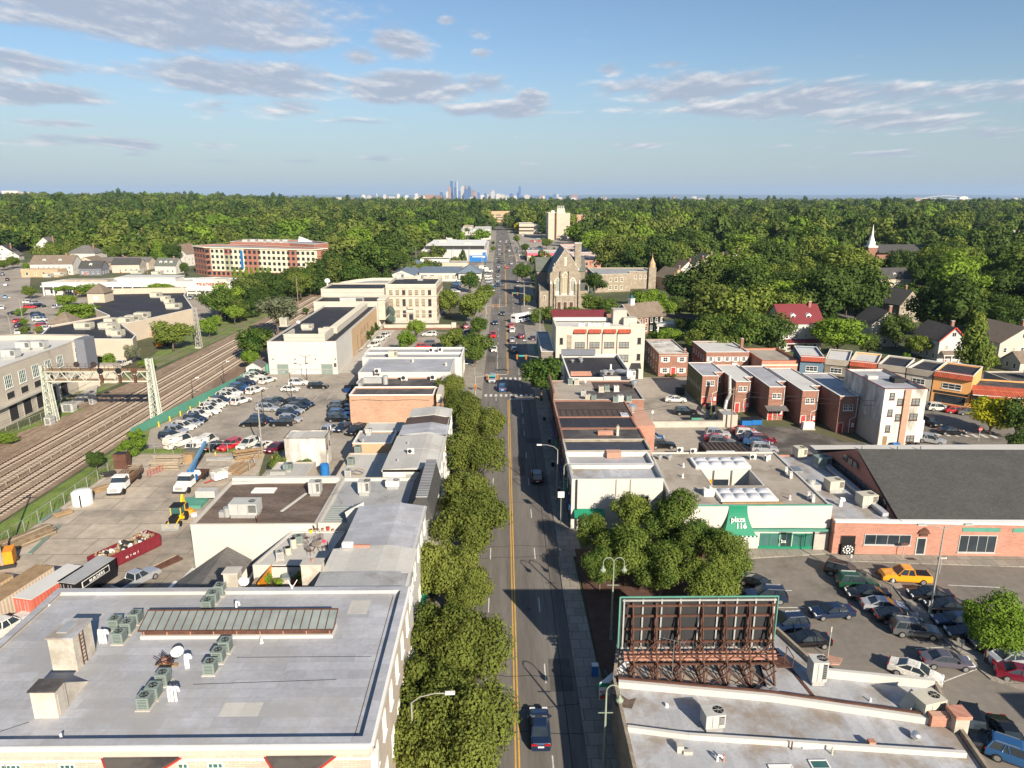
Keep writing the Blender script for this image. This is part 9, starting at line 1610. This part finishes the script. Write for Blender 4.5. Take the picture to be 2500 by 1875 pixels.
def backhoe():
 a=g('E',1500,1170,1);c=g('E',1410,1290,.6);h=math.atan2(c[1]-a[1],c[0]-a[0]);r=empty('backhoe',(a[0],a[1],0),h,label='yellow backhoe loader with a wide front bucket in the yard',cat='digger')
 b=MB();b.box(-1.2,-.75,.7,.6,.75,1.3,M.yellow);b.box(.6,-.45,.8,2.0,.45,1.55,M.black);b.box(-1.0,-.95,.6,.2,.95,.9,M.yellow);b.obj('body',r,world=0)
 b=MB();b.box(-.95,-.7,1.3,.5,.7,2.5,M.glass_green);b.box(-1.05,-.8,2.5,.65,.8,2.65,M.black);[b.bar((x,y,1.3),(x,y,2.5),.1,M.yellow)for x in(-.95,.5)for y in(-.7,.7)];b.obj('cab',r,world=0)
 b=MB();[b.bar((.2,s*.6,1.1),(2.6,s*.6,.5),.16,M.yellow)for s in(-1,1)];b.add([(2.5,-1.25,.1),(2.5,1.25,.1),(2.6,1.25,.95),(2.6,-1.25,.95),(3.2,-1.25,.08),(3.2,1.25,.08)],[(0,1,2,3),(0,4,5,1),(0,3,4),(1,5,2)],M.galv);b.obj('loader_bucket',r,world=0)
 b=MB();b.bar((-1.2,0,1.1),(-2.2,0,3.3),.28,M.yellow);b.bar((-2.2,0,3.3),(-2.8,0,1.6),.22,M.yellow);b.box(-3.1,-.35,.9,-2.5,.35,1.6,M.dark);b.obj('digging_arm',r,world=0)
 for x,rr in((1.5,.42),(-.7,.68)):
  for y in(-.85,.85):q=MB();n=14;q.add([(x+rr*math.cos(2*PI*i/n),y-.18,rr+rr*math.sin(2*PI*i/n))for i in range(n)]+[(x+rr*math.cos(2*PI*i/n),y+.18,rr+rr*math.sin(2*PI*i/n))for i in range(n)],[tuple(range(n)),tuple(range(2*n-1,n-1,-1))]+[(i,i+n,(i+1)%n+n,(i+1)%n)for i in range(n)],M.rubber);q.obj('wheel',r,world=0)
backhoe()
X,Y=g('E',670,1090);t=empty('water_tank',(X,Y+1.0,0),label='white cylindrical tank with a dark strap by the yard fence',cat='tank');b=MB();b.cyl(0,0,0,1.9,1.45,M.white,22);b.lathe(0,0,[(1.45,1.9),(1.2,2.1),(.3,2.25),(.02,2.27)],M.white,22);b.obj('body',t,world=0);b=MB();b.box(.45,-1.52,0,.6,-1.36,1.9,M.dark);b.obj('strap',t,world=0)
def pile(name,x,y,n,L,w,h,m,hd,label,cat='timber stack'):
 b=MB();q=random.Random(int(x*7+y));c,s=math.cos(hd),math.sin(hd)
 for k in range(n):l=L*q.uniform(.8,1);o=q.uniform(-w/2,w/2);z=q.uniform(.08,h)*(1-abs(o)/w*.6);d=q.uniform(-.5,.5);tw=q.uniform(-.03,.03);b.bar((x-c*l/2-s*o+d*c,y-s*l/2+c*o,z),(x+c*l/2-s*(o+tw*l),y+s*l/2+c*(o+tw*l),z+q.uniform(-.05,.05)),.2,M[m if q.random()<.75 else'wood_grey'],h=.16)
 b.obj(name,label=label,cat=cat)
for t,x,y,n,L,w,h,m,hd,lab in(('E',240,1380,80,6.5,3.0,1.2,'timber',1.1,'big heap of brown timbers beside the yard fence'),('E',1420,760,70,5,3.2,2.2,'wood_grey',.1,'high stack of grey boards near the crane truck'),('E',820,960,24,4.5,1.8,.4,'wood',.9,'loose planks left of the stake truck'),('E',2020,790,60,4.5,3.6,1.0,'wood',1.3,'scattered tan boards behind the crane truck'),('E',2100,690,24,5,2.2,2.0,'wood',.4,'stacked tan frames by the lot fence'),('E',1860,700,24,4.5,1.4,.5,'galv',.1,'pale beams along the fence behind the crane truck'),('E',1890,820,24,3.0,2.6,.9,'concrete',.7,'pale rubble bags near the crane truck'),('E',1390,1580,12,4,1.6,.4,'rust',1.0,'rusty beams beside the warehouse'),('E',920,830,16,2.2,1.4,.7,'dark',.6,'dark scrap heap left of the stake truck'),('E',530,1165,16,2.4,1.4,.7,'wood',.9,'small heap of yellow boards by the white tank')):X,Y=g(t,x,y);pile('timber_stack' if'oard' in lab or'timber' in lab or'plank' in lab else'scrap_heap',X,Y,n,L,w,h,m,hd,lab,'timber stack' if'oard' in lab or'timber' in lab or'plank' in lab else'scrap heap')
for t,pts,lab,zz in(('E',((330,1240),(500,1130)),'long pale green pipe beside the fence',.3),('E',((240,1500),(490,1265)),'long green pipe beside the timber heap',.12)):
 a=g(t,*pts[0]);c=g(t,*pts[1]);b=MB();[b.bar((a[0]+k*.18,a[1],zz),(c[0]+k*.18,c[1],zz),.16,M.unit_green if k else M.green_metal)for k in range(3)];b.obj('pipes',label=lab,cat='pipe')
X,Y=g('E',1640,1100);b=MB();b.box(X-2.2,Y-.5,0,X+1.2,Y+2.6,.5,M.green_metal);b.box(X-.4,Y+1.6,.8,X+2.6,Y+3.0,1.9,M.unit_grey);b.obj('green_skip',label='low green tarpaulined stack beside the warehouse',cat='stack')
X,Y=g('E',1600,1150);b=MB();b.cyl(X,Y,0,.7,.8,M.orange,12,.5);b.obj('orange_drum',label='squat orange hopper beside the green stack',cat='hopper');X,Y=g('E',1640,1190);b=MB();b.cyl(X,Y,.3,.7,.45,M.white,12);b.bar((X-1,Y,.3),(X+1,Y+.6,.3),.15,M.metal);b.obj('small_trailer',label='white round compressor trailer beside the hopper',cat='trailer')
X,Y=g('E',1860,880);t=empty('compressor',(X,Y,0),.8,label='white towed machine with red drawbar behind the crane truck',cat='trailer');b=MB();b.box(-1.2,-.8,.6,1.0,.8,1.7,M.white);b.box(-.7,-.7,1.7,.4,.7,2.0,M.unit_beige);b.obj('body',t,world=0);b=MB();b.bar((-1.2,0,.6),(-2.6,0,.5),.14,M.red);b.obj('drawbar',t,world=0)
X,Y=g('E',1020,780);b=MB();b.box(X-1.1,Y,0,X+1.1,Y+1.6,1.35,M.rust);b.box(X-1.1,Y,1.4,X+1.1,Y+1.6,2.7,M.rust);b.box(X-.9,Y+.2,2.7,X+.9,Y+1.4,2.72,M.dark);b.obj('rusty_bins',label='pair of stacked rusty bins beside the stake truck',cat='bin')
X,Y=g('E',1290,830);chain('red_barrier','red lattice barrier leaning by the board stack',[(X-.6,Y-.6),(X+.8,Y+2.0)],1.0,.5,'red')
X,Y=g('E',1580,730);b=MB();b.box(X-1,Y,0,X+1,Y+1.4,1.6,M.wood);b.box(X-1.2,Y+1.6,0,X+1.6,Y+2.8,1.9,M.shingle_green);b.obj('crate',label='tan crate with a dark green cover behind the board stack',cat='crate')
# debris skip, containers, trailers
def skip():
 r=empty('skip',(-49.5,84.5,0),R(62),label='long dark red skip heaped with rubble and timber',cat='skip');b=MB()
 P=[(-4.2,-1.3),(4.2,-1.3),(4.2,1.3),(-4.2,1.3)];b.ring(P,.1,.25,1.9,M.skip);b.box(-4.2,-1.3,.15,4.2,1.3,.3,M.skip);[b.box(-4.1+.75*k,-1.38,.3,-4.0+.75*k,-1.3,1.85,M.skip)for k in range(12)];b.obj('body',r,world=0)
 b=MB();q=random.Random(3)
 for k in range(90):x=q.uniform(-3.8,3.8);y=q.uniform(-1.1,1.1);z=1.3+.6*q.random();a=q.uniform(0,3.1);l=q.uniform(.3,1.3);b.bar((x,y,z),(x+l*math.cos(a)*.6,y+l*math.sin(a)*.5,z+q.uniform(-.1,.35)),q.uniform(.1,.35),M[q.choice(['wood','white','concrete','wood','wood_grey','dark'])])
 b.box(-4,-1.15,1.0,4,1.15,1.35,M.wood);b.obj('debris',r,world=0);tag(bpy.data.objects[b and'debris'],kind='stuff')
 text3d('skip_number','43  7  43  7',(0,0,0),.4,'white',parent=None).name='skip_number'
 o=bpy.data.objects['skip_number'];o.parent=r;o.location=(0,-1.4,.7);kid(o)
skip()
def container(x,y,w,l,h,hd,m,top,label,name='shipping_container',cat='container'):
 r=empty(name,(x,y,0),hd,label=label,cat=cat);b=MB();b.box(-l/2,-w/2,.15,l/2,w/2,h-.05,M[m]);n=int(l/.45)
 for k in range(n):xx=-l/2+.15+.45*k;[b.box(xx,s*(w/2+.02)-.025,.3,xx+.2,s*(w/2+.02)+.025,h-.2,M[m])for s in(-1,1)]
 b.obj('body',r,world=0);b=MB();b.box(-l/2-.03,-w/2-.04,h-.05,l/2+.03,w/2+.04,h+.03,M[top]);b.obj('roof',r,world=0);b=MB();b.box(-l/2-.06,-w/2+.1,.3,-l/2-.002,-.02,h-.2,M[m]);b.box(-l/2-.06,.02,.3,-l/2-.002,w/2-.1,h-.2,M[m]);[b.bar((-l/2-.09,y_,.3),(-l/2-.09,y_,h-.2),.05,M.galv)for y_ in(-.7,-.3,.3,.7)];b.obj('doors',r,world=0);return r
container(-52.8,74.4,2.4,7.5,2.6,R(77),'salmon','white_roof','red shipping container with a white roof behind the silver block');container(-56.4,73.6,2.4,9,2.6,R(80),'beige_wall','wood','tan shipping container with open wooden slatted top');container(-60.2,72.5,2.4,8,2.4,R(80),'tan_wall','wood','second tan container at the left frame edge')
r=container(-50.0,77,2.4,6.2,2.6,R(77),'black','grey_roof','black box trailer with grey roof and white lettering','box_trailer','trailer');b=MB();b.box(-2.2,-1.27,1.5,2.0,-1.22,2.3,M.white);b.box(-2.1,-1.29,1.58,1.9,-1.265,2.22,M.black);b.obj('sign_panel',r,world=0)
o=text3d('lettering','BUILDERS',(0,0,0),.55,'white');o.parent=r;o.location=(0,-1.31,1.68);kid(o)
X,Y=g('I',1130,70,1);car('pickup','silver',X,Y+.6,R(65),'pale pickup truck with a covered bed behind the silver block','yard vehicles')
X,Y=g('I',40,450,1);car('pickup','white',X,Y,R(70),'white pickup loaded with boards at the left edge','yard vehicles')
X,Y=g('E',30,1530,1);r=empty('excavator',(X,Y,0),.4,label='orange rusty machine body at the left frame edge',cat='digger');b=MB();b.box(-1.5,-1,.3,1.2,1,2.2,M.orange);b.box(-1.5,-.9,2.2,-.2,.9,2.5,M.rust);b.obj('body',r,world=0);b=MB();b.box(-1.6,-1.2,0,1.4,-.8,.5,M.dark);b.box(-1.6,.8,0,1.4,1.2,.5,M.dark);b.obj('tracks',r,world=0)
# cars, cones and small street things
for t,x,y,l in(('E',1818,660,'orange cone on the lot grass behind the crane truck'),('F',155,700,'orange cone beside the shrub at the old block'),('G',2085,1420,'orange cone on the pavement before the plaza windows'),('A',300,1265,'orange cone at the store corner')):X,Y=g(t,x,y);b=MB();b.cyl(X,Y,0,.05,.22,M.orange,4);b.cyl(X,Y,.05,.75,.16,M.orange,10,.03);b.cyl(X,Y,.3,.45,.115,M.white,10,.09);b.obj('traffic_cone',label=l,cat='cone')
X,Y=g('K',735,895);b=MB();b.box(X-.3,Y,0,X+.3,Y+.5,1.25,M.blue);b.box(X-.33,Y-.03,1.25,X+.33,Y+.53,1.32,M.white);b.obj('news_box',label='blue newspaper box on the corner bed below the sign',cat='newspaper box')
for k,(x,y)in enumerate(((8.6,104.5),(8.5,116),(8.6,128),(8.4,142))):b=MB();b.cyl(x,y,0,.95,.28,M.dark,10,.32);b.cyl(x,y,.95,1.02,.34,M.metal,10);b.obj('litter_bin',label='dark litter bin on the right pavement, %s from the white building'%od(k),cat='bin',group='litter bins on the pavement')
X,Y=-97,335;b=MB();b.box(-132,331,0,-124,333.5,.3,M.grass);b.obj('grass_island',kind='structure')
for k,(x,y)in enumerate(((2.6,72),(-.6,97),(5.2,110),(2.4,150),(-3.2,150),(3,190))):
 b=MB();b.cyl(x,y,.012,.022,.38,M.asphalt_patch,16);b.obj('manhole_cover',label='dark manhole cover in the avenue, %s from the camera'%od(k),cat='manhole cover',group='manhole covers in the avenue')
# ================================================================ FAR LAND, CITY, AIR
def farlab(q,mt,h,xp,i):
 c='pale' if mt is M.city_pale else'brown';t='low' if h<20 else'mid height' if h<35 else'tall'
 pl='below the skyline towers' if 930<xp<1300 else'left of the skyline towers' if 650<xp<=930 else'far left on the plain' if xp<=650 else'just right of the skyline' if xp<1600 else'on the plain behind the steeple' if xp<2200 else'at the far right of the plain'
 return'%s %s distant building %s'%(t,c,pl)
def far():
 q=random.Random(21)
 # rolling canopy beyond the nearer wood
 nx,ny=150,46;vs=[];fs=[]
 for j in range(ny):
  t=j/(ny-1);y=3550+(7600-3550)*t**1.2
  for i in range(nx):
   x=(i/(nx-1)-.5)*2*y*.85;vs.append((x+q.uniform(-9,9),y+q.uniform(-9,9),terrain_z(x,y)+(q.uniform(10,24)if 0<j<ny-1 else 0)))
 for j in range(ny-1):
  for i in range(nx-1):o=j*nx+i;fs.append((o,o+1,o+nx+1,o+nx))
 me=bpy.data.meshes.new('canopy');me.from_pydata(vs,[],fs);me.materials.append(M.far_wood);me.update();inst('far_canopy',me,kind='stuff',label='far rolling tree cover before the city',cat='woodland')
 # skyline towers: tile W pixel x, top y, width px, material, shape
 D=13000.;K=500/2212
 def wx(x):return(900+x*K)
 def place(xpx,d):
  # ray through the horizon at that pixel column, at distance d
  u=(xpx-1250)/FPX;vx=_r[0]*u+_f[0];vy=_r[1]*u+_f[1];return vx*d/vy if vy else 0
 def topz(ypx,d):return H+(474-ypx)*d/(FPX/math.cos(PITCH))*.985
 zb=-66
 TW=[(918,160,32,'city_brown','flat','brown stepped high rise left of the tall glass pair'),(940,102,28,'city_glass','flat','tall blue glass tower left of the spired tower'),(986,112,30,'city_glass','flat','broad blue glass tower behind the spired tower'),(997,66,10,'city_pale','spire','tallest slim tower with a needle spire'),(1052,148,44,'city_pale','step','white stepped tower'),(1080,140,22,'city_brown','step','slim brown tower beside the white stepped tower'),
  (1118,146,38,'city_glass','dome','blue glass tower with a pointed crown'),(1160,198,40,'city_brown','flat','brown block right of the pointed glass tower'),(1205,224,40,'city_glass','flat','low blue glass block'),(1020,210,24,'city_glass','flat','dark blue tower between the tall towers'),(900,215,34,'city_pale','flat','pale block at the foot of the brown high rise'),(835,222,34,'city_glass','flat','blue block standing alone left of the towers'),
  (945,200,20,'city_glass','flat','deep blue slab beside the brown high rise'),(975,172,20,'city_glass','flat','blue slab leaning on the spired tower'),(1280,232,24,'city_glass','flat','dark blue block left of the old hall tower'),(1306,238,22,'city_pale','flat','pale block by the old hall tower'),(1357,180,34,'city_pale','spire','pale old hall tower with a pointed top'),(1355,218,44,'city_pale','flat','broad pale base block of the old hall'),
  (1410,238,50,'city_pale','flat','pale wide block right of the old hall'),(1450,246,60,'city_pale','flat','pale long block'),(1540,236,34,'city_glass','flat','blue block left of the lone glass tower'),(1626,160,26,'city_glass','flat','lone tall glass tower right of the skyline'),(1612,226,30,'city_glass','flat','glass podium at the lone tall tower'),(1700,250,60,'city_pale','flat','low pale block right of the lone tower'),
  (1805,262,50,'city_glass','flat','low blue block'),(1860,262,40,'city_pale','flat','small pale block'),(1920,255,50,'city_glass','flat','blue grey block near the tower flats'),(1980,242,30,'city_glass','flat','left of the paired slabs'),(2008,242,22,'city_pale','flat','right of the paired slabs'),(2180,244,70,'city_brown','flat','brown wide block at the right of the skyline'),
  (50,250,34,'city_pale','flat','far left pale block'),(105,256,50,'city_pale','flat','far left low block'),(185,236,14,'city_pale','flat','thin pale tower at far left'),(262,240,36,'city_pale','step','pale block with stepped top'),(330,266,90,'city_pale','flat','long low pale block'),(402,240,30,'city_pale','flat','pale tower left of the brick flats'),(485,254,40,'city_pale','flat','pale mid rise'),(585,234,34,'city_pale','flat','pale tower with flat top'),(640,258,60,'city_pale','flat','pale wide mid rise'),
  (1090,190,50,'city_glass','flat','blue block among the towers'),(1180,225,36,'city_brown','flat','dull brown block among the towers'),(1250,250,40,'city_pale','flat','pale foot block'),(1500,256,40,'city_pale','flat','pale small block'),(1580,258,34,'city_pale','flat','white small block')]
 for x,ty,w,m,shp,lab in TW:
  d=D+q.uniform(-300,300);X=place(wx(x),d);wz=w*K*d/(FPX/math.cos(PITCH));zt=topz(420+ty*K,d);b=MB();dp=wz*q.uniform(.7,1.1);mt=M[m]
  if shp=='flat':b.box(X-wz/2,d,zb,X+wz/2,d+dp,zt,mt);b.box(X-wz*.28,d+dp*.2,zt,X+wz*.28,d+dp*.7,zt+7,mt)
  elif shp=='spire':b.box(X-wz/2,d,zb,X+wz/2,d+dp,zb+(zt-zb)*.82,mt);b.cyl(X,d+dp/2,zb+(zt-zb)*.82,zt,wz*.2,mt,6,wz*.04)
  elif shp=='step':
   for k,(s,hh)in enumerate(((1,.8),(.75,.9),(.5,.96),(.28,1))):b.box(X-wz*s/2,d+k,zb,X+wz*s/2,d+dp-k,zb+(zt-zb)*hh,mt)
  else:b.box(X-wz/2,d,zb,X+wz/2,d+dp,zb+(zt-zb)*.8,mt);b.cyl(X,d+dp/2,zb+(zt-zb)*.8,zt,wz*.5,mt,8,wz*.05)
  b.obj('skyscraper' if zt>60 else'city_building',label=lab+' on the skyline',cat='tower' if zt>60 else'building',group='distant city skyline')
 # low pale buildings spread over the plain
 for i in range(190):
  d=q.uniform(7200,13500);xp=q.uniform(0,2500)if i%3 else q.uniform(850,1700);X=place(xp,d);w=q.uniform(35,120);h=q.uniform(12,40)if i%4 else q.uniform(40,85);b=MB();mt=M.city_pale if q.random()<.8 else M.city_brown
  b.box(X-w/2,d,-66,X+w/2,d+q.uniform(20,60),-66+h,mt)
  if h>25:b.box(X-w*.2,d+5,-66+h,X+w*.2,d+15,-66+h+5,mt)
  b.obj('distant_building',label=farlab(q,mt,h,xp,i),cat='building',group='small pale buildings on the far plain')
 # pair of brick flats rising from the wood before the city and the tower group at the left ridge
 def far_block(x0,x1,yt,yb,d,m,name,lab):
  xa,xb=place(x0,d),place(x1,d);zt=topz(yt,d);b=MB();b.box(xa,d,terrain_z(xa,d)-1,xb,d+(xb-xa)*.3,zt,M[m]);n=4
  for k in range(n):xx=xa+(xb-xa)*(k+.3)/n;b.box(xx,d-2,terrain_z(xa,d)-1,xx+(xb-xa)*.1,d,zt-3,M[m])
  b.obj(name,label=lab,cat='building')
 far_block(1052,1071,475,492,5200,'city_brown','apartment_block','left of the paired brown apartment blocks before the skyline')
 far_block(1073,1091,477,492,5200,'city_brown','apartment_block','right of the paired brown apartment blocks before the skyline')
 far_block(332,352,470,482,7600,'city_pale','apartment_block','cream block standing on the wood at the far left');far_block(264,288,472,480,7600,'city_pale','apartment_block','low cream block left of the cream block on the wood')
 far_block(88,125,466,474,4650,'city_pale','hilltop_building','hospital like stepped block on the left ridge');far_block(130,160,470,474,4650,'city_pale','hilltop_building','low block right of the stepped block on the left ridge')
 # arch bridge and pylons at the right
 b=MB();d=11500;pts=[]
 for i in range(25):t=i/24;pts.append((place(2180+120*t,d),d,-30+52*math.sin(PI*t)))
 b.tube(pts,5,M.city_pale,5);b.bar((pts[0][0],d,-22),(pts[-1][0],d,-22),8,M.city_pale)
 for k in range(2,23,2):b.bar((pts[k][0],d,-22),pts[k],3,M.city_pale)
 b.obj('arch_bridge',label='pale steel arch bridge on the far plain at the right',cat='bridge')
 for x,yt,lab in((2426,475,'left of the thin masts on the horizon'),(2461,478,'middle of the thin masts on the horizon'),(2497,479,'right of the thin masts on the horizon')):
  d=5200;X=place(x,d);zt=topz(yt,d);b=MB();z0=terrain_z(X,d)
  for s in(-4,4):b.bar((X+s,d,z0),(X,d,zt),1.6,M.white)
  b.bar((X,d,z0),(X,d,zt),1.2,M.white)
  for k in range(5):z=z0+(zt-z0)*(k+1)/6;b.bar((X-3*(1-k/6),d,z),(X+3*(1-k/6),d,z),1,M.white)
  b.obj('lattice_mast',label='tall pale lattice mast, '+lab,cat='mast',group='masts on the right horizon')
 # air
 me=bpy.data.meshes.new('haze');b=MB();hm=bpy.data.materials.new('haze');hm.use_nodes=True;nt=hm.node_tree;nt.nodes.clear();o_=nt.nodes.new('ShaderNodeOutputMaterial');v=nt.nodes.new('ShaderNodeVolumePrincipled')
 v.inputs['Density'].default_value=3.8e-5;v.inputs['Color'].default_value=(.5,.7,1,1);v.inputs['Anisotropy'].default_value=0;nt.links.new(v.outputs[0],o_.inputs['Volume'])
 b.box(-39000,-39000,-68,39000,39000,345,hm);o=b.obj('haze',kind='stuff',label='thin blue air over the plain',cat='haze')
far()
